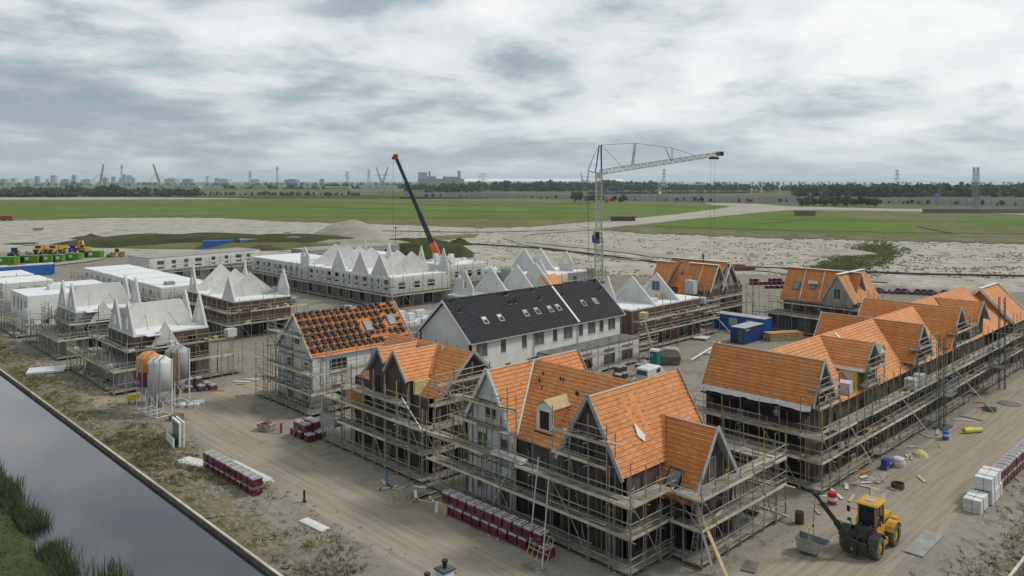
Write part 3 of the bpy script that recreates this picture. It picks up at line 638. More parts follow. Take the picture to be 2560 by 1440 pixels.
p = at(1070, 640); heap('green_heap', p, 18, 9, 4.2, 'field_dark', RT, 11.0, 0.35, 1.6)
p = at(1030, 614); heap('green_heap', p, 16, 7, 2.6, 'field_dark', RT, 15.0, 0.35, 1.6)
p = at(1147, 612); heap('green_heap', p, 5.5, 4, 2.6, 'field_dark', RT, 13.0, 0.3)
p = at(2120, 640); heap('sand_heap', p, 14, 6, 2.2, 'far_sand', RT, 19.0, 0.3)
p = at(660, 625); heap('soil_heap', p, 8, 4, 1.8, 'soil_dark', RT, 19.0, 0.4)
p = at(225, 597); heap('soil_heap', p, 9, 5, 1.6, 'soil_dark', RT, 23.0, 0.5)
p = at(262, 608); heap('soil_heap', p, 9, 3, 1.0, 'soil_dark', RT, 29.0, 0.5)

# scattered weeds, tufts and reeds: nobody could count them
def tufts(name, label, spots, mat, hmin, hmax, n=5, spread=0.25, lean=0.35, wid=0.05):
    mb = MB()
    for (x, y, z) in spots:
        for _ in range(n):
            a = R.uniform(0, 6.28); r = R.uniform(0, spread); bx_, by = x + r * math.cos(a), y + r * math.sin(a); h = R.uniform(hmin, hmax)
            lx_, ly_ = lean * h * math.cos(a + R.uniform(-1, 1)), lean * h * math.sin(a + R.uniform(-1, 1)); t = R.uniform(0, 3.14); wx, wy = wid * math.cos(t), wid * math.sin(t)
            mb.add([(bx_ - wx, by - wy, z - .05), (bx_ + wx, by + wy, z - .05), (bx_ + wx * .8 + lx_ * .4, by + wy * .8 + ly_ * .4, z + h * .6), (bx_ - wx * .8 + lx_ * .4, by - wy * .8 + ly_ * .4, z + h * .6), (bx_ + lx_, by + ly_, z + h)], [(0, 1, 2, 3), (3, 2, 4)])
    o = mb.build(name, mat); return tag(o, label, None, None, 'stuff')
sp_ = []
for _ in range(15000):
    y = R.uniform(44, 150) if R.random() < .6 else R.uniform(44, 90); x = 25.7 + abs(R.gauss(0, 2.6))
    if x > 32 or (nz(x, y, 0.16, 2) + 0.5 * nz(x, y, .6, 7)) < R.uniform(-.25, .15) or (y < 60 and R.random() < .45): continue
    sp_.append((x, y, hgt(x, y)))
tufts('weeds', 'dry brown and olive weeds growing on the sandy canal verge', sp_[::2], 'weed', 0.08, 0.26, 6, 0.25, 0.6, 0.022)
tufts('dry_grass', 'straw coloured dry grass on the sandy canal verge', sp_[1::2], 'straw', 0.06, 0.24, 5, 0.3, 0.7, 0.02)
sp_ = []
for _ in range(900):
    x, y = R.uniform(52, 95), 14.3 + abs(R.gauss(0, 1.4))
    if y < 18.2 and nz(x, y, .3, 5) > -0.1: sp_.append((x, y, hgt(x, y)))
tufts('weeds', 'olive weeds on the bank at the lower right corner', sp_, 'weed', 0.06, 0.24, 6, 0.25, 0.6, 0.022)
sp_ = []
for _ in range(3000):
    y = R.uniform(50, 96); x = 15.55 + R.gauss(0, 0.5) + 0.6 * nz(0, y, .25, 2)
    if 63.5 < y < 67.0 or nz(1, y, .2, 8) < -0.28: continue
    sp_.append((x, y, -0.45))
tufts('reeds', 'tall green reeds standing in the water along the grass bank', sp_, 'reed', 0.35, 1.15, 5, 0.35, 0.35, 0.018)
sp_ = [(R.uniform(16.4, 18.4), 55.0 + R.gauss(0, 1.8), -0.4) for _ in range(200)]
tufts('reeds', 'thin outer reeds scattered in the open canal water', sp_, 'reed', 0.4, 1.1, 2, 0.15, 0.2, 0.018)
sp_ = []
for _ in range(9000):
    x, y = R.uniform(-8, 15.0), R.uniform(46, 92); sp_.append((x, y, -0.9 * sstep(14.4, 15.8, x)))
tufts('lawn_grass', 'rough dark green grass on the near bank', sp_, 'reed', 0.06, 0.2, 4, 0.3, 0.6, 0.02)
sp_ = []
for _ in range(9000):
    u, v = R.uniform(850, 2560), R.uniform(575, 695) ; q = at(u, v)
    if q.x > 0 and (nz(q.x, q.y, 0.05, 3) + 0.8 * nz(q.x, q.y, .25, 7)) > 0.12 and q.x + .55 * q.y > 205: sp_.append((q.x, q.y, hgt(q.x, q.y)))
mb = MB()
for (x, y, z) in sp_:
    s_ = R.uniform(0.2, 0.75); h = s_ * R.uniform(.3, .6); n = 6; vs = [(x + s_ * R.uniform(.6, 1.2) * math.cos(i * 1.047), y + s_ * R.uniform(.6, 1.2) * math.sin(i * 1.047), z - .1) for i in range(n)]
    vs += [(x + s_ * .5 * R.uniform(.5, 1.2) * math.cos(i * 1.047 + .4), y + s_ * .5 * R.uniform(.5, 1.2) * math.sin(i * 1.047 + .4), z + h * R.uniform(.7, 1.1)) for i in range(n)]
    mb.add(vs, [(i, (i + 1) % n, n + (i + 1) % n, n + i) for i in range(n)] + [tuple(range(n, 2 * n))])
M('scrub_leaf', (0.235, 0.225, 0.13), (0.165, 0.165, 0.085), 0.3, 0.95)
tag(mb.build('scrub', 'scrub_leaf'), 'low scrub tufts scattered over the pale sand flat', None, None, 'stuff')

mb = MB()
for _ in range(5200):
    x, y = (R.uniform(31, 60), R.uniform(16, 110)) if R.random() < .6 else (R.uniform(55, 130), R.uniform(16, 72))
    if segd(x, y, ROAD1) < 2.2 or segd(x, y, ROAD2) < 2.6: 
        if R.random() < .75: continue
    s_ = R.uniform(.03, .11) * (1.8 if R.random() < .08 else 1); z = hgt(x, y); a = R.uniform(0, 6)
    vs = [(x + s_ * R.uniform(.6, 1.2) * math.cos(a + i * 1.57), y + s_ * R.uniform(.6, 1.2) * math.sin(a + i * 1.57), z) for i in range(4)] + [(x + R.uniform(-.3, .3) * s_, y + R.uniform(-.3, .3) * s_, z + s_ * R.uniform(.5, .9))]
    mb.add(vs, [(0, 1, 4), (1, 2, 4), (2, 3, 4), (3, 0, 4)])
M('rubble_mat', (0.40, 0.37, 0.31), (0.16, 0.145, 0.12), 3.0, 0.95)
tag(mb.build('rubble', 'rubble_mat'), 'small stones and rubble scattered over the dirt of the site', None, None, 'stuff')

mb = MB()
for _ in range(2200):
    x, y = (25.8 + abs(R.gauss(0, 3.0)), R.uniform(44, 140)) if R.random() < .8 else (R.uniform(50, 92), 14.4 + abs(R.gauss(0, 1.8)))
    if x < 45 and x > 33.5 or (x > 45 and y > 18.6): continue
    s_ = R.uniform(.08, .38); z = hgt(x, y) - .03; n = 7; a = R.uniform(0, 6)
    vs = [(x + s_ * R.uniform(.7, 1.3) * math.cos(a + i * .9), y + s_ * R.uniform(.7, 1.3) * math.sin(a + i * .9), z) for i in range(n)] + [(x + s_ * .45 * R.uniform(.5, 1.3) * math.cos(a + .3 + i * .9), y + s_ * .45 * R.uniform(.5, 1.3) * math.sin(a + .3 + i * .9), z + s_ * R.uniform(.25, .5)) for i in range(n)]
    mb.add(vs, [(i, (i + 1) % n, n + (i + 1) % n, n + i) for i in range(n)] + [tuple(range(n, 2 * n))])
M('clod', (0.23, 0.205, 0.15), (0.175, 0.155, 0.11), 1.4, 0.95)
tag(mb.build('sand_clods', 'clod'), 'lumps of sand and earth on the canal verge', None, None, 'stuff')

dpx = [(2092, 680), (2120, 660), (2150, 645), (2175, 632), (2200, 626), (2060, 692), (2130, 668), (2165, 650), (2190, 640)]
sp_ = []
for _ in range(3400):
    u, v = R.choice(dpx); q = at(u + R.gauss(0, 26), v + R.gauss(0, 9)); sp_.append((q.x, q.y, hgt(q.x, q.y) + (.5 if R.random() < .5 else 0)))
M('ditch_leaf', (0.15, 0.185, 0.05), (0.20, 0.20, 0.09), 0.3, 0.95)
tufts('ditch_grass', 'green and olive grass fringing the dug ditch in the sand', sp_, 'ditch_leaf', 0.3, 0.9, 6, 0.7, 0.5, 0.14)
# ---------------------------------------------------------------- scaffolding
def deck_mesh(seed, n=5, wid=1.1):
    rr = random.Random(seed); mb = MB(); w_ = wid / n
    for i in range(n):
        a = -0.5 + rr.uniform(-.012, .012); b_ = 0.5 + rr.uniform(-.012, .012); z = rr.uniform(-.012, .012)
        mb.box(a, -wid / 2 + i * w_ + .012, -.03 + z, b_, -wid / 2 + (i + 1) * w_ - .012, .02 + z)
    return mb.mesh('deck_boards', 'plank')
DECKS = [deck_mesh(i) for i in range(4)]
def scaffold(label, segs, decks, top, bay=2.0, inner=1.1, detail=2, hi=1.0, group='scaffolds round the houses', gaps=0.03, bare_levels=()):
    rp, rl = (.042, .034) if detail > 1 else (.056, .046)
    p = segs[0][0]; t = thing('scaffold', label, 'scaffold', (p[0], p[1], 0), 0, group)
    for (a, b_, nr) in segs:
        A_, B_, nv = Vector((*a, 0)), Vector((*b_, 0)), Vector((*nr, 0)); Ls = (B_ - A_).length; n = max(1, round(Ls / bay)); bl = Ls / n; dv = (B_ - A_) / Ls
        for i in range(n + 1):
            o = A_ + dv * (bl * i); j = Vector((R.uniform(-.04, .04), R.uniform(-.04, .04), 0))
            zt = top + R.uniform(-.1, 1.0) * hi
            rod('post', t, o + j, o + j * .3 + Vector((0, 0, zt)), rp, 'scaf_steel')
            if detail > 1 and R.random() < .25: rod('post_sleeve', t, o + j + Vector((0, 0, zt - R.uniform(1.5, 3))), o + j * .3 + Vector((0, 0, zt - .05)), 0.046, 'steel_yellow')
            if detail > 0 and (i % 2 == 0 or detail > 1):
                q = o + nv * inner; rod('post', t, q + j, q + Vector((0, 0, top - R.uniform(.2, 1.6))), rp, 'scaf_steel')
        for li, z in enumerate(decks):
            bare = li in bare_levels
            for i in range(n):
                c = A_ + dv * (bl * (i + .5)) + nv * (inner / 2)
                if not bare and R.random() > gaps:
                    m_ = Matrix(((dv.x, -dv.y, 0, c.x), (dv.y, dv.x, 0, c.y), (0, 0, 1, z + R.uniform(-.015, .015)), (0, 0, 0, 1)))
                    put('deck', DECKS[R.randrange(4)], t, m_ @ Matrix.Rotation(R.uniform(-.012, .012), 4, 'X') @ Matrix.Diagonal((bl * 1.0, inner / 1.1, 1, 1)))
                if detail > 0 and i < n:
                    o = A_ + dv * (bl * i); ex = R.uniform(.1, .55)
                    rod('transom', t, o - nv * ex + Vector((0, 0, z - .09)), o + nv * (inner + .1) + Vector((0, 0, z - .09)), rl, 'scaf_steel')
            st_ = 2 if detail > 1 else 3; i = 0
            while i < n:
                e = min(n, i + st_); o0, o1 = A_ + dv * (bl * i), A_ + dv * (bl * e)
                ov = R.uniform(0, .25); dzj = R.uniform(-.02, .02)
                if z > .6 and R.random() > .06 and not bare:
                    bar('toe_board', t, o0 - dv * ov * .3 - nv * .045 + Vector((0, 0, z + .08 + dzj)), o1 - dv * .03 - nv * .045 + Vector((0, 0, z + .08 + R.uniform(-.02, .02))), 0.035, 0.21, 'toe')
                if z > .6 or detail > 1:
                    for k, hz in enumerate((0.55, 1.05)):
                        if z < .6: hz -= .1
                        if R.random() < .06: continue
                        rod('guard_rail', t, o0 - dv * R.uniform(0, .3) - nv * .02 + Vector((0, 0, z + hz)), o1 + dv * R.uniform(0, .3) - nv * .02 + Vector((0, 0, z + hz + R.uniform(-.03, .03))), rl, 'scaf_steel')
                if detail > 0: rod('ledger', t, o0 + nv * inner + Vector((0, 0, z - .12)), o1 + nv * inner + Vector((0, 0, z - .12)), rl, 'scaf_steel')
                i = e
        if detail > 1:
            for z in decks:
                for i in range(n):
                    if R.random() < .30:
                        c = A_ + dv * (bl * (i + R.random())) + nv * (inner * R.uniform(.25, .75)); l_ = R.uniform(1.2, 3.0); a_ = R.gauss(0, .12); e_ = Vector((dv.x * math.cos(a_) - dv.y * math.sin(a_), dv.x * math.sin(a_) + dv.y * math.cos(a_), 0)) * l_ / 2
                        bar('loose_plank', t, c - e_ + Vector((0, 0, z + .06)), c + e_ + Vector((0, 0, z + .06 + R.uniform(0, .08))), .2, .04, R.choice(['toe', 'plank', 'toe', 'new_wood']))
            for k in range(len(decks) - 1):
                i = R.randrange(n); c = A_ + dv * (bl * (i + .5)) + nv * (inner * .6)
                for s_ in (-.2, .2): rod('ladder_stile', t, c + dv * s_ + Vector((0, 0, decks[k])), c + dv * (s_ + .5) + Vector((0, 0, decks[k + 1] + .9)), .03, 'alu')
                for q in range(8): f = (q + .5) / 8; b0 = c + dv * (.5 * f) + Vector((0, 0, decks[k] + f * (decks[k + 1] - decks[k] + .9))); rod('ladder_rung', t, b0 - dv * .2, b0 + dv * .2, .018, 'alu')
        lev = [0.0] + [z for z in decks if z > .6]
        for k in range(len(lev) - 1):
            for i in range((k * 2 + 1) % 3, n, 4 if detail > 1 else 6):
                o0, o1 = A_ + dv * (bl * i), A_ + dv * (bl * (i + 1))
                if (i + k) % 2: o0, o1 = o1, o0
                rod('brace', t, o0 - nv * .06 + Vector((0, 0, lev[k] + .15)), o1 - nv * .06 + Vector((0, 0, lev[k + 1] + .3)), rl, 'scaf_steel')
    return t
def raking(label, p0, p1, r=.05, mat='alu', name='raking_shore', w_=None):
    t = thing(name, label, 'prop', (p0[0], p0[1], 0), 0, 'raking props against the scaffolds')
    if w_: bar('board', t, p0, p1, w_, .05, mat)
    else: rod('tube', t, p0, p1, r, mat)
    rod('foot_plate', t, (p0[0], p0[1], p0[2] - .0), (p0[0], p0[1], p0[2] + .05), .12, 'galv')
    return t
def barge(root, a, b_, mat='grey_paint', w_=.05, h_=.26):
    return bar('barge_board', root, a, b_, w_, h_, mat)
def gable(root, plane, c, half, zb, za, zl, axis, th, mat, name='gable_wall', shoulder=None):
    """triangular wall: plane = coordinate of its outer face, c = apex coordinate along the wall, th signed thickness"""
    pts2 = [(c - half, zl), (c + half, zl), (c + half, zb), (c, za), (c - half, zb)]
    pts = [(plane, a, z) if axis == 'x' else (a, plane, z) for (a, z) in pts2]
    ext = (th, 0, 0) if axis == 'x' else (0, th, 0)
    return MB().prism(pts, ext).build(name, mat, root)
def winpart(root, plane, c0, c1, z0, z1, axis, out, frame='white_paint', pane='glass', cover=False, mull=True, name='window'):
    """a window set on a gable face; out = +1/-1 outward sign along the axis"""
    t = .08; f = MB(); 
    def bxx(a0, b0, a1, b1, d0, d1):
        lo, hi_ = sorted((plane + out * d0, plane + out * d1))
        if axis == 'x': f.box(lo, a0, b0, hi_, a1, b1)
        else: f.box(a0, lo, b0, a1, hi_, b1)
    bxx(c0, z0, c1, z0 + t, -.02, .07); bxx(c0, z1 - t, c1, z1, -.02, .07); bxx(c0, z0 + t, c0 + t, z1 - t, -.02, .07); bxx(c1 - t, z0 + t, c1, z1 - t, -.02, .07)
    if mull and c1 - c0 > .9: bxx((c0 + c1) / 2 - t / 2, z0 + t, (c0 + c1) / 2 + t / 2, z1 - t, -.02, .06)
    wn = f.build(name, frame, root); f = MB()
    bxx(c0 + t, z0 + t, c1 - t, z1 - t, -.02, .025); f.build('pane', 'win_cover' if cover else pane, wn)
    return wn
def skylight(root, o, e1, e2, n, s, t, w_, h_, open_=0.0, frame='frame_dark', pane='sky_glass'):
    c = o + e1 * s + e2 * t + n * .08
    mb = MB(); mb.obox(c + e2 * (h_ / 2 + .05), e1 * (w_ / 2 + .1), e2 * .06, n * .07); mb.obox(c - e2 * (h_ / 2 + .05), e1 * (w_ / 2 + .1), e2 * .06, n * .07)
    mb.obox(c + e1 * (w_ / 2 + .05), e1 * .06, e2 * (h_ / 2), n * .07); mb.obox(c - e1 * (w_ / 2 + .05), e1 * .06, e2 * (h_ / 2), n * .07)
    k = mb.build('skylight', frame, root)
    g_ = MB(); up = (n * math.cos(open_) + e2 * 0).normalized()
    d_ = (e2 * math.cos(open_) + n * math.sin(open_)).normalized(); nn = e1.cross(d_)
    top = c - e2 * (h_ / 2) + n * .05
    g_.obox(top + d_ * h_ / 2, e1 * w_ / 2, d_ * h_ / 2, nn * .03); g_.build('pane', pane, k)
    return k

# ---------------------------------------------------------------- F1: large corner house, orange roof, two cross gables
h = thing('corner_house', 'large corner house with orange membrane roof, white gable and dormer, nearest the camera', 'house', (48, 40, 0))
WIN = lambda a, b_, z0, z1, *r: (a, b_, z0, z1, *r)
# white wing, front faces -X at x=42.9 (y 43.65..49.4)
wall(h, 42.9, 43.65, (0, 1), (-1, 0), 5.75, 0, 5.95, [WIN(.5, 1.5, .25, 2.4, 'win_cover'), WIN(3.4, 4.3, 1.0, 2.3, 'win_cover'), WIN(.6, 1.6, 3.7, 5.6, 'win_cover'), WIN(3.1, 4.3, 3.7, 5.6, 'win_cover')], 'white_wall', frame='grey_paint', mull=False, depth=.05)
MB().prism([(42.9, 43.65, 5.95), (42.9, 49.4, 5.95), (42.9, 46.5, 10.75)], (.3, 0, 0)).build('gable_wall', 'white_wall', h)
for z in (2.55, 3.45, 6.15, 8.2): 
    hw = 2.85 if z < 6 else (10.75 - z) / 4.8 * 2.85 - .05
    bx('string_course', h, 42.86, 46.5 - hw, z, 42.897, 46.5 + hw, z + .09, 'frame_dark')
winpart(h, 42.9, 45.6, 47.0, 6.9, 8.1, 'x', -1, 'white_paint', 'glass')
bx('gable_board', h, 42.84, 46.0, 6.7, 42.895, 46.9, 6.86, 'insulation')
wall(h, 42.9, 49.4, (1, 0), (0, 1), 10.6, 0, 5.95, [], 'white_wall')
# brick middle and near wing, front
wall(h, 43.3, 38.75, (0, 1), (-1, 0), 4.9, 0, 5.9, [WIN(.5, 1.4, .2, 2.4, 'dark_in'), WIN(2.0, 4.2, .2, 2.5, 'dark_in'), WIN(.6, 1.5, 3.5, 5.6, 'win_cover'), WIN(2.6, 3.7, 3.5, 5.7, 'win_cover')], 'brick_dark', frame='frame_dark', depth=.08)
wall(h, 42.9, 33.0, (0, 1), (-1, 0), 5.75, 0, 5.85, [WIN(.7, 1.8, .2, 2.5, 'win_cover'), WIN(3.2, 5.2, .2, 2.5, 'dark_in'), WIN(.9, 1.9, 3.3, 5.5, 'dark_in'), WIN(3.4, 4.4, 3.3, 5.5, 'win_cover')], 'brick_dark', frame='frame_dark', depth=.08)
MB().prism([(42.9, 33.0, 5.85), (42.9, 38.75, 5.85), (42.9, 35.9, 10.7)], (.3, 0, 0)).build('gable_wall', 'brick_dark', h)
winpart(h, 42.9, 35.5, 36.6, 6.1, 7.7, 'x', -1, 'frame_dark', 'glass')
wall(h, 42.9, 33.0, (1, 0), (0, -1), 10.5, 0, 5.85, [WIN(1.4, 2.2, 3.3, 5.4, 'win_cover'), WIN(6, 8, .2, 2.4, 'dark_in'), WIN(1.2, 2.6, .2, 2.4, 'dark_in')], 'brick_dark', frame='frame_dark', depth=.08)
wall(h, 53.4, 33.0, (0, 1), (1, 0), 16.4, 0, 5.85, [WIN(3, 5, .2, 2.4), WIN(8, 10, 3.2, 5)], 'brick_dark')
MB().prism([(53.4, 33.0, 5.85), (53.4, 38.75, 5.85), (53.4, 35.9, 10.7)], (-.3, 0, 0)).build('gable_wall', 'brick_dark', h)
MB().prism([(53.4, 43.65, 5.85), (53.4, 49.4, 5.85), (53.4, 46.5, 10.7)], (-.3, 0, 0)).build('gable_wall', 'brick_dark', h)
# lower wing to the street (y 30..33)
wall(h, 46.9, 30.3, (1, 0), (0, -1), 5.6, 0, 4.4, [WIN(.6, 1.6, .2, 2.4, 'dark_in'), WIN(2.6, 4.6, .2, 2.5, 'dark_in'), WIN(1.2, 2.1, 3.0, 4.3, 'win_cover'), WIN(3.1, 4.2, 3.0, 4.3, 'dark_in')], 'brick_dark', frame='frame_dark', depth=.08)
MB().prism([(46.9, 30.3, 4.4), (52.5, 30.3, 4.4), (49.7, 30.3, 8.1)], (0, .3, 0)).build('gable_wall', 'brick_dark', h)
winpart(h, 30.3, 49.2, 50.1, 4.6, 6.2, 'y', -1, 'grey_paint', 'win_cover', cover=True)
wall(h, 46.9, 30.3, (0, 1), (-1, 0), 2.7, 0, 4.4, [WIN(.5, 2.1, .2, 2.4, 'dark_in')], 'brick_dark', frame='frame_dark')
# roofs
slope(h, [(42.55, 46.5, 10.85), (48.1, 46.5, 10.85), (43.05, 43.55, 5.95), (42.55, 43.55, 5.95)], counter=.62)
slope(h, [(48.1, 46.5, 10.85), (53.6, 46.5, 10.85), (53.6, 43.55, 5.95), (53.15, 43.55, 5.95)])
slope(h, [(42.55, 46.5, 10.85), (53.6, 46.5, 10.85), (53.6, 49.5, 5.95), (42.55, 49.5, 5.95)], battens=False)
s1 = slope(h, [(48.1, 46.5, 10.86), (48.1, 35.9, 10.86), (43.05, 38.85, 5.96), (43.05, 43.55, 5.96)], counter=.62)
slope(h, [(48.1, 46.5, 10.86), (48.1, 35.9, 10.86), (53.15, 38.85, 5.96), (53.15, 43.55, 5.96)], battens=False)
s2 = slope(h, [(42.55, 35.9, 10.85), (53.6, 35.9, 10.85), (53.6, 32.85, 5.75), (42.55, 32.85, 5.75)], counter=.62, holes=[(3.3, 4.9, .5, 3.2)])
slope(h, [(42.55, 35.9, 10.85), (48.1, 35.9, 10.85), (43.05, 38.85, 5.95), (42.55, 38.9, 5.85)], battens=False)
slope(h, [(49.55, 34.35, 8.45), (49.55, 29.75, 8.45), (46.3, 29.75, 3.75), (46.3, 33.0, 3.75), (47.9, 33.0, 6.06)], 'membrane_b', counter=.62, holes=[(2.0, 3.2, 3.6, 5.0)])
s3 = slope(h, [(49.55, 34.35, 8.45), (49.55, 29.75, 8.45), (52.8, 29.75, 3.75), (52.8, 33.0, 3.75), (51.2, 33.0, 6.06)], 'membrane_b')
so, o_, e1_, e2_, n_ = slope(h, [(49.45, 30.9, 8.3), (49.45, 30.7, 8.3), (49.3, 30.7, 8.08), (49.3, 30.9, 8.08)], 'membrane_b', battens=False, name='ridge_flap')
e_ = Vector((0, -1, 0)); d_ = Vector((-3.25, 0, -4.7)).normalized(); nn_ = e_.cross(d_); nn_ = nn_ if nn_.z > 0 else -nn_
skylight(h, Vector((49.55, 34.35, 8.45)), e_, d_, nn_, 2.6, 4.3, .95, 1.15, .0, 'plastic_black', 'sky_glass')
for (a, b_) in [((42.5, 46.5, 10.9), (42.5, 43.4, 5.75)), ((42.5, 46.5, 10.9), (42.5, 49.55, 5.85)), ((42.5, 35.9, 10.9), (42.5, 32.8, 5.6)), ((42.5, 35.9, 10.9), (42.5, 38.95, 5.7)), ((53.66, 35.9, 10.9), (53.66, 32.8, 5.6)), ((53.66, 46.5, 10.9), (53.66, 43.5, 5.8)), ((49.55, 29.7, 8.5), (46.2, 29.7, 3.6)), ((49.55, 29.7, 8.5), (52.9, 29.7, 3.6))]:
    barge(h, a, b_, 'grey_paint' if a[0] > 43 or a[1] < 40 else 'white_paint', .06, .30)
for (a, b_) in [((42.7, 46.4, 10.7), (42.7, 43.5, 5.8)), ((42.72, 35.8, 10.6), (42.72, 32.95, 5.7)), ((42.72, 36.0, 10.6), (42.72, 38.85, 5.7))]:
    barge(h, a, b_, 'grey_paint', .30, .05)
# valley strips, loose membrane flaps
bar('valley_strip', h, (47.9, 46.35, 10.75), (43.1, 43.55, 6.1), .16, .05, 'white_paint'); bar('valley_strip', h, (49.4, 34.3, 8.48), (47.7, 33.0, 6.0), .30, .04, 'membrane_rib')
MB().add([], []) 
fl = MB(); fl.prism([(45.9, 34.45, 8.55), (46.5, 33.9, 7.65), (46.25, 33.7, 7.25), (45.75, 33.95, 7.7)], (0, -.05, .04)); fl.build('loose_flap', 'white_paint', h)
for (x, y, z) in [(48.05, 36.2, 10.95), (47.6, 46.2, 10.75), (43.25, 43.6, 6.15)]:
    fl = MB(); a = R.uniform(0, 3)
    for k in range(4): fl.prism([(x, y, z), (x + .35 * math.cos(a + k), y + .35 * math.sin(a + k), z + .12), (x + .2 * math.cos(a + k + .7), y + .2 * math.sin(a + k + .7), z + .22)], (0, 0, .02))
    fl.build('loose_flap', 'white_paint', h)
# roof vents on the main slope
for (y, k) in [(44.6, .18), (44.55, .28), (43.9, .36), (42.6, .20), (42.25, .21), (40.4, .32), (40.2, .33)]:
    x = 48.1 - 5.05 * k; z = 10.9 - 4.9 * k; MB().tube((x, y, z - .1), (x, y, z + .28), .06, 7).build('vent_pipe', 'plastic_black', h)
# dormer on the main slope
dm = MB(); dm.prism([(43.9, 40.4, 6.7), (43.9, 42.2, 6.7), (43.9, 42.2, 8.62), (43.9, 41.3, 9.12), (43.9, 40.4, 8.62)], (1.4, 0, 0)); dmo = dm.build('dormer', 'white_paint', h)
winpart(dmo, 43.9, 40.72, 41.88, 6.85, 8.42, 'x', -1, 'white_paint', 'dark_in', mull=False, name='dormer_window')
bx('dormer_sill', dmo, 43.72, 40.3, 6.5, 44.1, 42.3, 6.7, 'plastic_black')
for s_ in (-1, 1):
    y0, y1 = 41.3, 41.3 + s_ * 1.0
    MB().prism([(43.75, y0, 9.24), (46.6, y0, 9.24), (45.9, y1, 8.64), (43.75, y1, 8.64)], (0, 0, -.06)).build('dormer_roof', 'new_wood', dmo)
MB().prism([(43.95, 40.39, 6.8), (45.7, 40.39, 8.5), (43.95, 40.39, 8.5)], (0, -.03, 0)).build('dormer_cheek', 'membrane_rib', dmo)

scaffold('tall scaffold wrapped round the corner house nearest the camera',
         [((41.3, 52.6), (41.3, 31.2), (1, 0)), ((41.3, 31.2), (46.2, 31.2), (0, 1)), ((45.6, 31.0), (45.6, 28.6), (1, 0)), ((45.6, 28.6), (57.5, 28.6), (0, 1)), ((57.5, 28.6), (57.5, 34.0), (-1, 0))],
         [0.35, 2.55, 4.6], 6.3, 1.75, 1.4, 2, 1.3)
scaffold('small upper scaffold lift in front of the white gable of the corner house', [((41.9, 50.2), (41.9, 43.4), (1, 0))], [6.5, 8.2], 9.6, 1.7, .95, 2, .8, gaps=.2)
scaffold('upper scaffold lift in front of the brick gable of the corner house', [((41.8, 38.6), (41.8, 33.6), (1, 0))], [6.4, 8.0], 9.3, 1.7, .95, 2, .8, gaps=.3)
scaffold('back scaffold of the corner house beside the yard', [((55.2, 51), (55.2, 35), (-1, 0))], [2.5, 4.6], 6.2, 2.2, 1.0, 1, 1.0)

# ---------------------------------------------------------------- F2: brick house with small twin gables
h = thing('brick_house', 'brick house with orange roof and two small pointed gables beside the corner house', 'house', (48.2, 60.5, 0))
wall(h, 43.6, 55.0, (0, 1), (-1, 0), 12.0, 0, 6.55, [WIN(.8, 1.8, .2, 2.4, 'dark_in'), WIN(3, 5, .2, 2.5, 'dark_in'), WIN(7, 8, .2, 2.4, 'dark_in'), WIN(9, 11, .2, 2.5, 'dark_in'), WIN(3.2, 4.2, 3.2, 5.0, 'win_cover'), WIN(8, 9, 3.2, 5.0, 'win_cover')], 'brick_dark', frame='frame_dark', depth=.08)
wall(h, 43.6, 55.0, (1, 0), (0, -1), 9.4, 0, 6.55, [WIN(1, 2.2, 3.4, 5.6, 'win_cover'), WIN(4, 5.1, 3.4, 5.6, 'win_cover'), WIN(3, 5, .2, 2.4, 'dark_in')], 'brick_dark', frame='frame_dark', depth=.08)
MB().prism([(44.2, 55.0, 6.55), (52.2, 55.0, 6.55), (48.2, 55.0, 10.05)], (0, .3, 0)).build('gable_wall', 'brick_dark', h)
winpart(h, 55.0, 47.6, 48.8, 6.9, 8.5, 'y', -1, 'frame_dark', 'win_cover', cover=True)
MB().box(43.6, 66.7, 0, 53, 67, 6.55).build('wall', 'brick_dark', h); MB().box(52.7, 55.0, 0, 53, 67, 6.55).build('wall', 'brick_dark', h)
MB().prism([(43.25, 57.7, 5.2), (43.25, 61.0, 5.2), (43.25, 61.0, 8.3), (43.25, 59.5, 10.0), (43.25, 57.7, 7.75)], (.34, 0, 0)).build('gable_wall', 'brick_dark', h)
MB().prism([(43.25, 61.2, 5.2), (43.25, 64.0, 5.2), (43.25, 64.0, 7.8), (43.25, 62.1, 10.0), (43.25, 61.2, 8.9)], (.34, 0, 0)).build('gable_wall', 'brick_dark', h)
winpart(h, 43.25, 58.6, 59.6, 5.7, 7.6, 'x', -1, 'frame_dark', 'dark_in'); winpart(h, 43.25, 62.0, 63.0, 5.7, 7.6, 'x', -1, 'frame_dark', 'dark_in')
slope(h, [(48.2, 59.5, 10.2), (48.2, 54.4, 10.2), (43.9, 54.4, 6.25), (43.9, 57.6, 6.25), (45.7, 57.6, 7.9)], counter=.62)
slope(h, [(48.2, 67.2, 10.2), (48.2, 59.5, 10.2), (45.0, 61.0, 7.26), (43.9, 64.3, 6.25), (43.9, 67.2, 6.25)], counter=.62)
slope(h, [(48.2, 67.2, 10.2), (48.2, 54.4, 10.2), (52.6, 54.4, 6.2), (52.6, 67.2, 6.2)], battens=False)
slope(h, [(42.85, 59.5, 10.2), (48.2, 59.5, 10.2), (45.7, 57.55, 7.8), (42.85, 57.55, 7.8)], counter=.62)
slope(h, [(42.85, 59.5, 10.2), (48.2, 59.5, 10.2), (45.7, 61.1, 8.3), (42.85, 61.1, 8.3)], battens=False)
slope(h, [(42.85, 62.1, 10.2), (47.6, 62.1, 10.2), (46.3, 61.05, 8.95), (42.85, 61.05, 8.95)])
slope(h, [(42.85, 62.1, 10.2), (47.6, 62.1, 10.2), (45.0, 64.1, 7.75), (42.85, 64.1, 7.75)], battens=False)
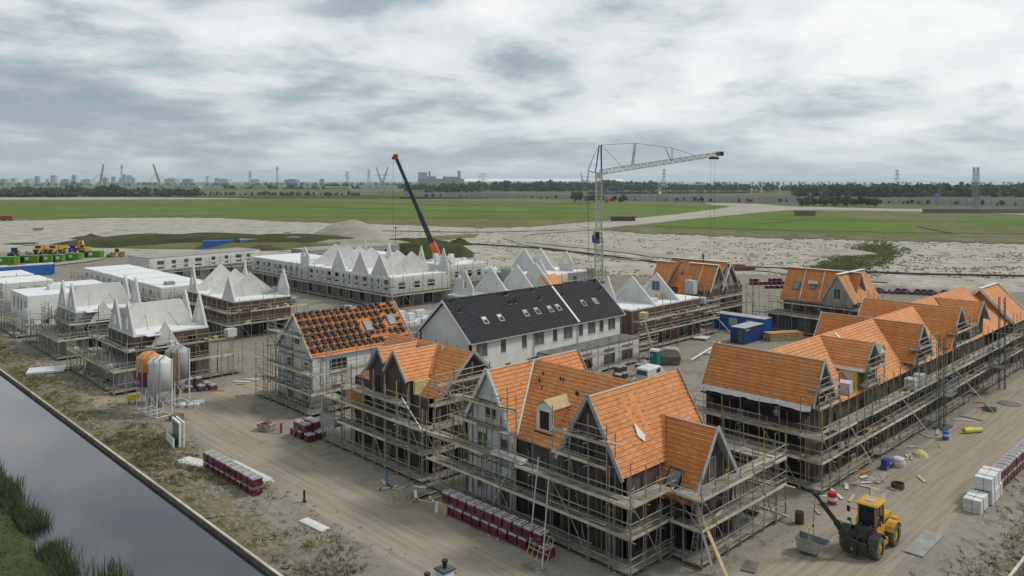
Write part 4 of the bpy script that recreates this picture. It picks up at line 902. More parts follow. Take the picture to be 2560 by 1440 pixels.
slope(h, [(44.0, 64.3, 6.2), (44.0, 66.8, 6.2), (42.4, 66.8, 4.6), (42.4, 64.3, 4.6)], 'membrane_b')
for (a, b_) in [((42.8, 59.5, 10.28), (42.8, 57.5, 7.7)), ((42.8, 59.5, 10.28), (42.8, 61.1, 8.2)), ((42.8, 62.1, 10.28), (42.8, 61.05, 8.9)), ((42.8, 62.1, 10.28), (42.8, 64.2, 7.6)), ((48.2, 54.35, 10.28), (43.8, 54.35, 6.15)), ((48.2, 54.35, 10.28), (52.7, 54.35, 6.1))]:
    barge(h, a, b_, 'grey_paint', .06, .28)
bar('valley_strip', h, (48.1, 59.45, 10.25), (45.6, 57.5, 7.95), .25, .05, 'membrane_rib'); MB().box(43.62, 57.2, 6.3, 45.4, 57.55, 7.75).build('side_cheek', 'insulation', h)
fl = MB(); fl.prism([(47.9, 58.4, 10.0), (47.6, 58.2, 9.9), (47.5, 58.0, 10.5)], (0, .05, 0)); fl.build('loose_flap', 'white_paint', h)
scaffold('scaffold along the brick house with twin small gables', [((41.3, 69.2), (41.3, 53.2), (1, 0)), ((42.2, 52.8), (50, 52.8), (0, 1))], [0.35, 2.55, 4.6], 6.4, 1.7, 1.3, 2, 1.4)
scaffold('upper gable lift over the passage beside the corner house', [((43.0, 53.6), (49.5, 53.6), (0, 1))], [6.3, 8.0], 8.9, 2.0, .9, 1, .6, gaps=.25)

scaffold('upper scaffold lift below the twin small gables of the brick house', [((41.7, 66.5), (41.7, 55.6), (1, 0))], [6.0], 7.6, 1.8, 1.2, 2, 1.2, gaps=.12)
# ---------------------------------------------------------------- F3: white house, roof stacked with tiles
h = thing('white_house', 'white house whose orange roof is loaded with bundles of black tiles', 'house', (53, 83.3, 0))
wall(h, 46.0, 79.3, (0, 1), (-1, 0), 8.0, 0.0, 6.05, [WIN(1.0, 2.0, 3.4, 5.2, 'win_cover'), WIN(4.9, 5.9, 3.4, 5.2, 'win_cover'), WIN(4.6, 5.7, .3, 2.5, 'win_cover'), WIN(1.0, 2.0, .9, 2.4, 'win_cover')], 'white_wall', frame='grey_paint', depth=.06)
bx('plinth', h, 45.95, 79.25, 0, 46.0 - .003, 83.6, .75, 'concrete_dark'); bx('plinth', h, 45.95, 85.2, 0, 46.0 - .003, 87.35, .75, 'concrete_dark')
MB().prism([(46.0, 79.3, 6.05), (46.0, 87.3, 6.05), (46.0, 83.3, 10.25)], (.3, 0, 0)).build('gable_wall', 'white_wall', h)
for z in (2.7, 3.25, 5.5): bx('string_course', h, 45.96, 79.3, z, 45.997, 87.3, z + .09, 'frame_dark')
winpart(h, 46.0, 82.2, 83.3, 6.9, 8.5, 'x', -1, 'grey_paint', 'win_cover')
wall(h, 46.3, 79.3, (1, 0), (0, -1), 13.5, 0, 6.05, [WIN(1.8, 4.2, 3.6, 5.4), WIN(7.5, 9.6, 3.6, 5.4), WIN(11, 12.5, 3.6, 5.4), WIN(2, 4, .3, 2.4)], 'white_wall', frame='frame_dark')
MB().box(46.3, 87.0, 0, 59.8, 87.3, 6.05).build('wall', 'white_wall', h); MB().box(59.5, 79.6, 0, 59.8, 87, 6.05).build('wall', 'white_wall', h)
F3 = slope(h, [(45.7, 83.3, 10.45), (60.0, 83.3, 10.45), (60.0, 79.1, 6.0), (45.7, 79.1, 6.0)], 'membrane_b', gap=.36, bm='membrane_rib')
slope(h, [(45.7, 83.3, 10.45), (60.0, 83.3, 10.45), (60.0, 87.5, 6.0), (45.7, 87.5, 6.0)], 'membrane_b', battens=False)
for (a, b_) in [((45.65, 83.3, 10.5), (45.65, 79.0, 5.95)), ((45.65, 83.3, 10.5), (45.65, 87.6, 5.95)), ((60.05, 83.3, 10.5), (60.05, 79.0, 5.95))]: barge(h, a, b_, 'white_paint', .05, .2)
_, fo, fe1, fe2, fn = F3
skylight(h, fo, fe1, fe2, fn, 9.0, 3.05, .95, 1.3, -.05, 'plastic_black', 'win_cover'); skylight(h, fo, fe1, fe2, fn, 12.6, 2.7, .95, 1.3, -.05, 'plastic_black', 'win_cover')
MB().box(47, 78.95, 5.9, 59.9, 79.1, 6.0).build('gutter', 'grey_paint', h); MB().tube((47.2, 79.15, 5.9), (47.2, 79.15, 3.2), .05, 8).build('downpipe', 'galv', h)
# tile bundles lying on the battens
ts = MB()
for k in range(5): ts.box(-.25 + .012 * k, -.15, k * .042, .22 + .012 * k, .15, k * .042 + .036)
TS = ts.mesh('tile_bundle', 'tile_black')
def bundle(o, e1, e2, n, s, t, label, group):
    p = o + e1 * s + e2 * t + n * .08; a = R.uniform(-.08, .08); x_ = e1 * math.cos(a) + e2 * math.sin(a); y_ = n.cross(x_)
    q = bpy.data.objects.new('tile_bundle', TS); COL.objects.link(q)
    q.matrix_world = Matrix(((x_.x, y_.x, n.x, p.x), (x_.y, y_.y, n.y, p.y), (x_.z, y_.z, n.z, p.z), (0, 0, 0, 1))) @ Matrix.Diagonal((R.uniform(.92, 1.08), 1.0, R.uniform(.75, 1.1), 1))
    tag(q, label, 'roof tiles', group)
rows = [.18, .62, 1.25, 1.65, 2.28, 2.66, 3.22, 3.58, 4.12, 4.5, 5.02, 5.4]
for ri, t in enumerate(rows):
    s = .5 + (.12 if ri % 2 else 0)
    while s < 13.9:
        if not any(abs(s - a) < .85 and abs(t - b_) < .95 for (a, b_) in ((9.0, 3.05), (12.6, 2.7))) and R.random() > .04 and not (ri > 8 and s > 8.5 and R.random() < .4):
            bundle(fo, fe1, fe2, fn, s + R.uniform(-.04, .04), t + R.uniform(-.02, .02), 'bundle of black roof tiles on the orange roof of the white house', 'tile bundles on the white house roof')
        s += R.choice((.84, .86, .88, .86, .86))
    if ri % 2 and ri < 10: bundle(fo, fe1, fe2, fn, .75 + .05 * ri, t - .3, 'bundle of black roof tiles on the orange roof of the white house', 'tile bundles on the white house roof')
scaffold('scaffold round the white house with the tile-loaded roof', [((44.4, 89.8), (44.4, 76.9), (1, 0)), ((44.4, 76.9), (60, 76.9), (0, 1))], [0.35, 2.4, 4.5], 6.0, 1.9, 1.2, 2, 1.2, bare_levels=())
scaffold('upper lift at the gable of the white house with tile bundles', [((44.8, 87.6), (44.8, 79.6), (1, 0))], [6.4, 8.2], 9.4, 1.8, 1.0, 1, .6, gaps=.25)
tw = thing('hoist_mast', 'slim steel hoist mast rising between the brick and white houses', 'hoist', (42.3, 69.8, 0))
for s_ in ((0, 0), (.4, 0), (0, .4), (.4, .4)): rod('mast_leg', tw, (42.1 + s_[0], 69.6 + s_[1], 0), (42.1 + s_[0], 69.6 + s_[1], 9.2), .03, 'cont_grey')
for k in range(18): rod('lacing', tw, (42.1, 69.6, .5 * k), (42.5, 69.6, .5 * k + .5), .02, 'cont_grey'); rod('lacing', tw, (42.1, 69.6, .5 * k), (42.1, 70.0, .5 * k + .5), .02, 'cont_grey')
MB().box(41.0, 66.6, 2.0, 42.0, 69.4, 2.12).build('platform', 'galv', tw)
for z in (2.6, 3.1):
    bar('platform_rail', tw, (41.0, 66.6, z), (41.0, 69.4, z), .04, .04, 'galv'); bar('platform_rail', tw, (41.0, 66.6, z), (42.0, 66.6, z), .04, .04, 'galv')
MB().box(41.02, 66.62, 2.12, 41.05, 69.38, 3.0).build('mesh_panel', 'concrete', tw); MB().box(41.6, 69.7, 2.6, 42.1, 70.1, 4.2).build('control_box', 'grey_paint', tw)
# ---------------------------------------------------------------- black-roofed white terrace
h = thing('terrace_house', 'long white terrace with a finished black tiled roof and skylights', 'house', (79, 77.8, 0))
ops = []
for (a, wd) in [(1.0, 1.9), (5.2, .95), (9.0, .95), (11.4, 1.9), (15.0, .95), (17.2, 1.9), (20.4, .95), (22.4, 1.7), (25.0, .95), (27.0, 1.7)]: ops.append(WIN(a, a + wd, 3.95, 5.75, 'win_cover'))
ops2 = [WIN(a, a + wd, .3, 2.5, 'win_cover') for (a, wd) in [(1.5, 2.2), (6, 1), (10, 2.2), (15, 1), (18, 2.2), (23, 1)]]
wall(h, 64.0, 72.85, (1, 0), (0, -1), 30.2, 0, 6.1, ops + ops2, 'white_wall', frame='grey_paint', depth=.06)
wall(h, 64.0, 72.85, (0, 1), (-1, 0), 10.0, 0, 6.1, [], 'white_wall')
MB().prism([(64.0, 72.85, 6.1), (64.0, 82.85, 6.1), (64.0, 77.85, 10.4)], (.3, 0, 0)).build('gable_wall', 'white_wall', h)
MB().prism([(94.2, 72.85, 6.1), (94.2, 82.85, 6.1), (94.2, 77.85, 10.4)], (-.3, 0, 0)).build('gable_wall', 'white_wall', h)
MB().box(93.9, 72.85, 0, 94.2, 82.85, 6.1).build('wall', 'white_wall', h); MB().box(64, 82.55, 0, 94.2, 82.85, 6.1).build('wall', 'white_wall', h)
# tiled slope: every tile a curved pan with a dropped nose, rows lapped
ra, ea = Vector((63.7, 77.85, 10.6)), Vector((63.7, 72.55, 5.95)); dn = (ea - ra); SL = dn.length; dn /= SL; ex = Vector((1, 0, 0)); nn = ex.cross(-dn); nn = nn if nn.z > 0 else -nn
tm = MB(); rows_ = 21; rh = SL / rows_; cw = .3; ncol = int(30.8 / cw); rr_ = random.Random(4)
prof = [(0, .0), (.07, .035), (.14, .05), (.20, .03), (.25, .004), (.30, .0)]
for r_ in range(rows_):
    for c in range(ncol):
        j = rr_.uniform(-.006, .006); o = ra + ex * (c * cw) + dn * (r_ * rh) + nn * (.06 + j); vs = []
        for (px, pz) in prof: vs += [o + ex * px + nn * (pz + .012), o + ex * px + dn * (rh + .02) + nn * (pz + .055), o + ex * px + dn * (rh + .02) + nn * (pz + .012)]
        fs = []
        for k in range(len(prof) - 1): fs += [(3 * k, 3 * k + 1, 3 * k + 4, 3 * k + 3), (3 * k + 1, 3 * k + 2, 3 * k + 5, 3 * k + 4)]
        tm.add(vs, fs)
ro = tm.build('roof_tiling', 'tile_black', h); ro['kind'] = 'stuff'
MB().prism([ra + nn * .03, ra + ex * 30.8 + nn * .03, ra + ex * 30.8 + dn * SL + nn * .03, ra + dn * SL + nn * .03], -nn * .12).build('roof_deck', 'plastic_black', h)
MB().prism([(63.7, 77.85, 10.6), (94.5, 77.85, 10.6), (94.5, 83.2, 5.95), (63.7, 83.2, 5.95)], (0, .08, .08)).build('roof_slope', 'tile_black', h)
for i in range(70):
    x = 63.8 + i * .44
    if R.random() > .12: MB().tube((x, 77.85, 10.72 + R.uniform(-.01, .02)), (x + .42, 77.85, 10.73), .13, 8).build('ridge_tile', 'tile_black', h)
bar('fire_wall_cap', h, (84.1, 77.9, 10.78), (84.1, 72.5, 6.13), .36, .12, 'white_paint')
for (a, b_) in [((63.62, 77.85, 10.65), (63.62, 72.4, 5.9)), ((63.62, 77.85, 10.65), (63.62, 83.3, 5.9)), ((94.55, 77.85, 10.65), (94.55, 72.4, 5.9))]: barge(h, a, b_, 'white_paint', .06, .26)
bx('gutter', h, 63.8, 72.36, 5.82, 94.4, 72.52, 5.95, 'grey_paint')
for x in (64.2, 75.2, 84.1, 94.0): MB().tube((x, 72.75, 5.85), (x, 72.75, .2), .05, 8).build('downpipe', 'galv', h)
for (s, t, op) in [(4.55, 4.0, .35), (7.3, 4.0, .35), (12.05, 3.95, .3), (14.3, 3.9, .5), (16.9, 3.95, .3), (18.6, 3.9, .35), (24.1, 3.85, .5), (26.8, 3.85, .1)]:
    skylight(h, ra, ex, dn, nn, s, t, .62, .95, -op * .4, 'grey_paint', 'sky_glass')
for (s, t) in [(1.4, .45), (1.55, 2.15), (10.6, .5), (10.95, .5), (10.5, 2.05), (11.45, 2.05), (16.0, .5), (16.1, 2.1), (21.0, 2.1), (29.9, .45), (29.7, 2.0)]:
    p = ra + ex * s + dn * t + nn * .1; mb = MB(); mb.obox(p, ex * .18, dn * .18, nn * .06); mb.tube(p, p + Vector((0, 0, .45)), .09, 8); mb.tube(p + Vector((0, 0, .42)), p + Vector((0, 0, .58)), .14, 8); mb.build('roof_vent', 'plastic_black', h)
# ground floor extensions in front
wall(h, 76.0, 69.6, (1, 0), (0, -1), 18.2, 0, 2.9, [WIN(1, 3, .2, 2.4, 'win_cover'), WIN(5, 7.5, .2, 2.4, 'dark_in'), WIN(10, 12.5, .2, 2.4, 'win_cover'), WIN(14, 16.5, .2, 2.4, 'win_cover')], 'white_wall', frame='frame_dark')
MB().box(75.9, 69.5, 2.9, 94.3, 72.84, 3.08).build('flat_roof', 'concrete_dark', h); MB().box(93.9, 69.9, 0, 94.2, 72.8, 2.9).build('wall', 'white_wall', h); MB().box(76.0, 69.9, 0, 76.3, 72.8, 2.9).build('wall', 'white_wall', h)
scaffold('low scaffold in front of the black-roofed white terrace', [((64, 67.6), (96, 67.6), (0, 1))], [.35, 2.4], 3.6, 2.3, 1.1, 1, 1.2, gaps=.1)
scaffold('scaffold at the gable end of the black-roofed white terrace', [((62.2, 83.5), (62.2, 69), (1, 0))], [2.4, 4.5], 5.6, 2.1, 1.1, 1, 1.0)

# ---------------------------------------------------------------- a bare shell: lower walls, slab, standing white gable panels
def box_house(h, x0, y0, x1, y1, z, mat, ops_x=(), ops_y=(), frame='white_paint', bare=False, top='roof_white', slab=.25, low=None):
    wall(h, x0, y0, (0, 1), (-1, 0), y1 - y0, 0, z, list(ops_x), mat, frame=frame, bare=bare, depth=.08, low=low)
    wall(h, x0 + .3, y0, (1, 0), (0, -1), x1 - x0 - .3, 0, z, list(ops_y), mat, frame=frame, bare=bare, depth=.08, low=low)
    MB().box(x1 - .3, y0 + .3, 0, x1, y1, z).build('wall', mat, h); MB().box(x0 + .3, y1 - .3, 0, x1 - .3, y1, z).build('wall', mat, h)
    if top: MB().box(x0 + .02, y0 + .02, z, x1 - .02, y1 - .02, z + slab).build('floor_slab', top, h)
def party(h, y, cx, half, zb, za, th=.3, axis='y', mat='limestone', name='gable_panel', cut=None, props=True):
    """standing gable panel; axis 'y': lies in a plane of constant y (apex at x=cx); axis 'x': constant x (apex at y=cx)"""
    P_ = (lambda a, z: (a, y, z)) if axis == 'y' else (lambda a, z: (y, a, z))
    pts = [P_(cx - half, zb), P_(cx + half, zb), P_(cx, za)] if not cut else [P_(cx - half, zb), P_(cx + half, zb), P_(cx + cut, za), P_(cx - cut, za)]
    g_ = MB().prism(pts, (0, th, 0) if axis == 'y' else (th, 0, 0)).build(name, mat, h)
    if props:
        for s_ in (-.35, .3):
            zz = zb + (za - zb) * .48
            a, b_ = P_(cx + half * s_, zz), P_(cx + half * s_ * 1.3, zb + .02)
            d2 = Vector((0, -2.4, 0)) if axis == 'y' else Vector((-2.4, 0, 0))
            rod('prop', h, a, Vector(b_) + d2, .035, 'scaf_steel')
    return g_
def spire(h, plane, c, half, zb, za, win=True, axis='x', th=.28, sgn=-1, wz=(1.0, 2.6), mat='limestone', sh=.0, ww=.5):
    """narrow pointed gable panel with a slit window opening, built of two legs and a head"""
    P_ = (lambda a, z: (plane, a, z)) if axis == 'x' else (lambda a, z: (a, plane, z)); ext = (th, 0, 0) if axis == 'x' else (0, th, 0)
    hh = za - zb; zs = zb + sh
    def hw(z): return half if z <= zs else half * (za - z) / (za - zs)
    mb = MB()
    if win:
        z0, z1 = zb + wz[0], zb + wz[1]; q = ww / 2
        for s_ in (-1, 1):
            low = [P_(c + s_ * q, zb), P_(c + s_ * hw(zb), zb)] + ([P_(c + s_ * half, zs)] if sh else []) + [P_(c + s_ * hw(z1), z1), P_(c + s_ * q, z1)]
            mb.prism(low, ext)
        mb.prism([P_(c - q, zb), P_(c + q, zb), P_(c + q, z0), P_(c - q, z0)], ext)
        mb.prism([P_(c - hw(z1), z1), P_(c + hw(z1), z1), P_(c, za)], ext)
    else:
        mb.prism([P_(c - half, zb), P_(c + half, zb)] + ([P_(c + half, zs)] if sh else []) + [P_(c, za)] + ([P_(c - half, zs)] if sh else []), ext)
    return mb.build('gable_panel', mat, h)

h = thing('brick_shell_house', 'half built brick house with two white triangular gable panels behind the black roof', 'house', (107, 78, 0))
box_house(h, 97.5, 73.6, 117.0, 83.0, 5.9, 'brick_red', [WIN(3, 4.5, .2, 2.4)], [WIN(2, 3.2, 3.5, 4.8), WIN(6.6, 7.6, 3.7, 4.8), WIN(10.8, 13.2, 3.5, 4.9), WIN(15, 17.4, 3.5, 4.9), WIN(2, 4, .2, 2.5), WIN(8, 10, .2, 2.5), WIN(13.2, 15.4, .2, 2.5), WIN(16.6, 17.8, .2, 2.5)])
party(h, 104.0, 78.3, 4.6, 6.15, 10.4, axis='x'); g_ = party(h, 110.8, 78.3, 4.6, 6.15, 10.4, axis='x'); winpart(h, 110.8, 77.6, 79.2, 7.4, 9.0, 'x', -1, 'grey_paint', 'win_cover')
spire(h, 101.3, 81.3, 2.0, 6.15, 10.4, False); bx('insulation_stack', h, 104.6, 75.0, 6.15, 106.6, 75.9, 6.9, 'white_block'); bx('crate', h, 108.6, 76.5, 6.15, 110.2, 77.0, 7.2, 'new_wood')
scaffold('scaffold before the brick shell house behind the black roof', [((96.5, 71.4), (119.5, 71.4), (0, 1))], [.35, 2.6, 4.6], 6.3, 2.1, 1.2, 1, 1.4)

# row M of white gables behind the black roof
h = thing('shell_house', 'white shell house with three tall triangular gable panels, just above the black roof', 'house', (101, 103, 0))
box_house(h, 89.5, 98.0, 111, 108, 5.6, 'panel_concrete', [], [WIN(2, 3.4, .3, 2.4), WIN(6, 8, .3, 2.4), WIN(12, 14, .3, 2.4)], bare=True)
for x in (95.4, 101.9, 106.8): party(h, x, 103, 5.0, 5.85, 10.5, axis='x')
spire(h, 90.6, 104.6, 2.1, 5.85, 10.3, True, 'x', .28, wz=(1.2, 3.1), sh=1.6, ww=.85); spire(h, 91.6, 107.4, 2.1, 5.2, 9.2, False)
MB().prism([(106.2, 99.0, 5.85), (110.8, 99.0, 5.85), (110.8, 101.5, 8.2), (106.2, 101.5, 8.2)], (0, 0, .1)).build('roof_slope', 'membrane_b', h)
scaffold('scaffold along the white shell house with three gables', [((88, 96.0), (112, 96.0), (0, 1))], [2.4, 4.4], 6.0, 2.4, 1.1, 1, 1.2)
h = thing('shell_house', 'white shell with two sharp gables at the back near the tower crane', 'house', (128, 124, 0))
box_house(h, 121, 116, 137, 129, 5.4, 'panel_concrete', [WIN(2, 3.2, 3.2, 4.6), WIN(6, 7.2, 3.2, 4.6)], [WIN(2, 3.4, 3.2, 4.6), WIN(7, 8.4, 3.2, 4.6), WIN(11, 12.4, 3.2, 4.6)], bare=True)
party(h, 126.8, 125.8, 4.6, 5.65, 10.6, axis='x'); party(h, 131.2, 125.0, 4.6, 5.65, 10.6, axis='x'); spire(h, 133, 118.6, 2.1, 5.65, 10.2, True, wz=(1.6, 3.0), ww=.9, sh=1.7); spire(h, 125.6, 119.6, 2.0, 5.65, 8.6, False)
MB().box(123.5, 113.2, 2.6, 127.5, 115.9, 5.9).build('annex', 'limestone', h); winpart(h, 123.5, 114, 115.2, 3.6, 5.2, 'x', -1, 'grey_paint', 'dark_in')
scaffold('scaffold round the back shell near the tower crane', [((119.4, 130), (119.4, 112), (1, 0)), ((119.4, 112), (139, 112), (0, 1))], [2.4, 4.4], 6.3, 2.4, 1.1, 1, 1.2)

# block store slab: rows of white blocks stacked on a long slab
h = thing('storage_slab', 'low concrete shell carrying stacks of white blocks between the roofs', 'building', (80, 99, 0))
box_house(h, 62, 93.5, 88, 104, 4.1, 'panel_concrete', [WIN(2, 4, .3, 2.5), WIN(6, 8, .3, 2.5)], [WIN(2, 4.4, .3, 2.5), WIN(8, 10, .3, 2.5), WIN(14, 16, .3, 2.5), WIN(20, 22, .3, 2.5)], bare=True, top='concrete')
for i in range(62):
    x, y = R.uniform(63, 87), R.uniform(94.5, 102); x = round(x / 1.25) * 1.25 + R.uniform(-.1, .1); y = round(y / 1.3) * 1.3; n = R.choice((1, 1, 2, 2, 3))
    o = MB(); zz = 4.36
    for k in range(n): o.box(x - .55, y - .5, zz + k * .52, x + .55 + R.uniform(-.03, .03), y + .5, zz + k * .52 + .5)
    if any(abs(x - a) < .6 and abs(y - b_) < .6 for (a, b_) in (BLK if i else [])): continue
    if i == 0: BLK = []
    BLK.append((x, y)); tag(o.build('block_stack', 'white_block'), 'stack of white building blocks on the low slab behind the tile-loaded roof', 'blocks', 'white block stacks on the slab')
scaffold('scaffold along the slab stacked with white blocks', [((62, 91.6), (89, 91.6), (0, 1))], [2.0, 3.9], 5.2, 2.2, 1.1, 1, .9, gaps=.1)

# ---------------------------------------------------------------- BK: long back row along Y
h = thing('shell_terrace', 'long pale shell terrace at the back with a row of pyramid-like gables', 'house', (100, 160, 0))
ops = []
y = 1.2; k = 0
while y < 34:
    wd = (1.6, .8, .8, 1.6)[k % 4]; ops += [WIN(y, y + wd, 4.55, 5.55), WIN(y, y + wd, 3.55, 3.95)]; y += wd + 1.55; k += 1
low = [WIN(y0, y0 + 1.9, .3, 2.6) for y0 in (2, 6, 10, 14, 18.5, 23, 27.5, 31.5)]
wall(h, 94.6, 132, (0, 1), (-1, 0), 36.0, 0, 6.0, ops + low, 'limestone', bare=True, low=(2.75, 'concrete_dark')); wall(h, 94.9, 132, (1, 0), (0, -1), 15.1, 0, 6.0, [WIN(1.5, 3.2, 3.6, 5.0), WIN(5.5, 7, 3.6, 5.0), WIN(9, 11, 3.6, 5.0), WIN(2, 4.5, .2, 2.5), WIN(8, 10.5, .2, 2.5)], 'limestone', bare=True, low=(2.75, 'concrete_dark')); MB().box(109.7, 132.3, 0, 110, 168, 6).build('wall', 'limestone', h)  # dark lower tier painted in for the shade of the open ground floor
MB().box(94.62, 132.02, 6.0, 109.98, 167.98, 6.22).build('floor_slab', 'roof_white', h)
scaffold('scaffold at the near end of the pale back terrace', [((93.2, 129.6), (111, 129.6), (0, 1))], [2.7, 4.6], 6.4, 2.4, 1.2, 1, .9)
for y in (165.3, 160.2, 155.2, 150.4, 140.2, 135.2): party(h, y, 102.2, 6.6, 6.22, 10.9, axis='y')
for (y, hf, wn) in [(167.0, 1.9, True), (152.2, 3.0, False), (143.6, 3.2, False), (136.4, 3.2, False)]: spire(h, 94.7, y, hf, 6.22, 10.8 if hf > 2 else 10.4, wn, 'x', .28, wz=(2.0, 3.0), sh=(2.2 if wn else 0), ww=.6)
spire(h, 109.5, 164, 1.9, 6.22, 11.3, False); spire(h, 109.5, 154, 1.9, 6.22, 11.3, False)
for y in (141.5, 133.6): spire(h, 109.5, y, 2.0, 6.22, 11.3, False)
for (y0_, y1_) in ((132.2, 144), (145, 156), (157, 167.8)): bx('ground_floor_panel', h, 94.55, y0_, 0, 94.597, y1_, .3, 'concrete_dark')
scaffold('long scaffold in front of the pale back terrace with pyramid gables', [((92.6, 169.5), (92.6, 130), (1, 0))], [.35, 2.7, 3.4 + 1.2], 6.2, 2.6, 1.2, 1, .9, bare_levels=(2,))
h = thing('flat_shell', 'flat white roofed shell block at the far left end of the back terrace', 'building', (101, 181, 0))
ops = [WIN(a, a + (1.5 if i % 2 else .9), 4.4, 5.4) for i, a in enumerate((1.5, 4, 6.6, 9.4, 12.2, 15, 18, 21))]
wall(h, 94.6, 168.6, (0, 1), (-1, 0), 25, 0, 6.1, ops + [WIN(a, a + (1.5 if i % 2 else .9), 3.3, 3.7) for i, a in enumerate((1.5, 4, 6.6, 9.4, 12.2, 15, 18, 21))] + [WIN(a, a + 2, .3, 2.6) for a in (2, 7, 12, 17, 22)], 'limestone', bare=True, low=(2.75, 'concrete_dark'))  # lower tier darkened like the shaded open floors of the terrace
wall(h, 94.9, 168.6, (1, 0), (0, -1), 14, 0, 6.1, [], 'limestone'); MB().box(94.9, 193.3, 0, 109, 193.6, 6.1).build('wall', 'limestone', h); MB().box(108.7, 169, 0, 109, 193.3, 6.1).build('wall', 'limestone', h)
MB().box(94.5, 168.5, 6.1, 109.1, 193.7, 6.35).build('flat_roof', 'roof_white', h); MB().box(98, 170.5, 6.35, 101, 172.3, 7.0).build('roof_light', 'white_paint', h)
scaffold('scaffold in front of the flat white block on the far side of the square', [((92.6, 196), (92.6, 169.6), (1, 0))], [2.7, 4.6], 5.8, 3.0, 1.2, 1, .6, bare_levels=(1,))
for (x, y, dx, dy, z, lab) in [(112, 176, 16, 11, 6.0, 'pale flat roofed shell behind the gabled terrace'), (116, 140, 12, 10, 6.2, 'pale shell with a white roof left of the far silos')]:
    h = thing('flat_shell', lab, 'building', (x, y, 0)); box_house(h, x, y, x + dx, y + dy, z, 'limestone', [WIN(2, 3.2, 3.4, 4.8), WIN(5, 6, 3.4, 4.8), WIN(8, 9.4, 3.4, 4.8)], [WIN(2, 3.2, 3.4, 4.8), WIN(6, 7.2, 3.4, 4.8), WIN(9, 10.2, 3.4, 4.8)], bare=True)
for i in range(26):
    x, y = 116.5 + R.uniform(0, 11), 140.5 + R.uniform(0, 9); o = MB(); n = R.choice((1, 1, 2, 3)); [o.box(x, y, 6.47 + k * .62, x + 1.1, y + .9, 7.05 + k * .62) for k in range(n)]
    tag(o.build('block_stack', 'white_block'), 'stack of white blocks on the far roof left of the far silos', 'blocks', 'white block stacks by the far silos')
scaffold('scaffold before the far shell loaded with white blocks', [((115, 138), (129, 138), (0, 1))], [2.6, 4.6], 6.4, 2.4, 1.1, 1, 1)
h = thing('flat_shell', 'grey shell building with small square windows beyond the pale terrace, below the blue office', 'building', (120, 225, 0))
box_house(h, 118, 205, 150, 216, 5.4, 'panel_concrete', [WIN(3, 4.5, 3.2, 4.6)], [WIN(a, a + 1.3, 3.0, 4.4) for a in (2, 6, 10, 16, 20, 26)], bare=True, top='concrete')
h = thing('flat_shell', 'long grey shell building with dark window pairs behind the white roofs', 'building', (74, 208, 0), rad(9))
hl = MB()
bw = wall(h, 74, 208, (1, 0), (0, -1), 33, 0, 6.0, [WIN(a, a + (2.0 if i % 3 == 0 else 1.2), 4.3, 5.3) for i, a in enumerate((2, 6, 9.5, 12.6, 17.5, 21.5, 25, 28.5))] + [WIN(a, a + (2.0 if i % 3 == 0 else 1.2), 3.3, 3.7) for i, a in enumerate((2, 6, 9.5, 12.6, 17.5, 21.5, 25, 28.5))] + [WIN(a, a + 2.2, .2, 2.5) for a in (2, 7, 12, 17, 22, 27)], 'limestone', bare=True, low=(2.9, 'concrete_dark'))  # dark tier below imitates the shade of an open ground floor
MB().box(74, 208.3, 0, 74.3, 219, 6).build('wall', 'limestone', h); MB().box(106.7, 208.3, 0, 107, 219, 6).build('wall', 'limestone', h); MB().box(74.3, 218.7, 0, 106.7, 219, 6).build('wall', 'limestone', h); MB().box(74.02, 208.02, 6, 106.98, 218.98, 6.2).build('flat_roof', 'concrete', h)
scaffold('scaffold before the long grey shell building with window pairs', [((70, 203.5), (104, 207.8), (-.13, .99))], [2.6, 4.4], 5.6, 3.0, 1.2, 1, .5, bare_levels=(1,))

# ---------------------------------------------------------------- L cluster at the canal
def gabled_shell(h, x0, y0, lab_y, bricks=True):
    x1, y1 = x0 + 9.6, y0 + 9.6
    box_house(h, x0, y0, x1, y1, 6.2, 'brick_dark' if bricks else 'panel_concrete', [WIN(1, 2, 3.5, 5.2), WIN(3.5, 4.5, 3.5, 5.2), WIN(6, 7, 3.5, 5.2), WIN(1.5, 3.5, .2, 2.5), WIN(6, 8, .2, 2.5)], [WIN(1, 2, 3.4, 4.8), WIN(6.6, 7.6, 4.6, 5.4), WIN(1.2, 3.4, .2, 2.5), WIN(5.6, 7.6, .2, 2.5)], frame='frame_dark', bare=True, low=(3.0, 'concrete_dark'))
    for yy in (y0 + 2.5, y0 + 7.2):
        spire(h, x0 + .05, yy, 2.35, 6.45, 10.5, True, 'x', .28, wz=(.5, 2.1), ww=.55); spire(h, x1 - .33, yy, 2.35, 6.45, 10.6, True, 'x', .28, wz=(.6, 2.4), ww=.5)
    party(h, y0 + 4.9, (x0 + x1) / 2, 4.7, 6.45, 9.75, axis='y', cut=3.1)
    spire(h, y0 - .6, x0 + 3.7, 2.2, 4.1, 7.8, False, 'y'); MB().box(x0 + 2.6, y0 - .62, 4.3, x0 + 4.8, y0 - .603, 4.9).build('opening', 'dark_in', h)  # dark plate on the solid panel, painted as a shaded opening
    MB().box(x0 + 1.4, y0 - .9, 6.2, x0 + 3.2, y0 + .1, 6.3).build('canopy_slab', 'roof_white', h)
    MB().prism([(x0 - 1.6, y0 - .2, 0), (x0 - .02, y0 - .2, 0), (x0 - .02, y0 - .2, 3), (x0 - 1.6, y0 - .2, 3)], (0, 14, 0)).build('lower_wall', 'panel_concrete', h)
h = thing('gabled_shell', 'shell house with white spire gables and brick walls right behind the mortar silos', 'house', (40, 109, 0)); gabled_shell(h, 35.2, 104.4, 0)
scaffold('scaffold round the spired shell house behind the mortar silos', [((31.9, 120.5), (31.9, 101.4), (1, 0)), ((31.9, 101.4), (48.2, 101.4), (0, 1))], [.35, 2.75], 3.9, 1.5, 1.3, 2, 1.4)
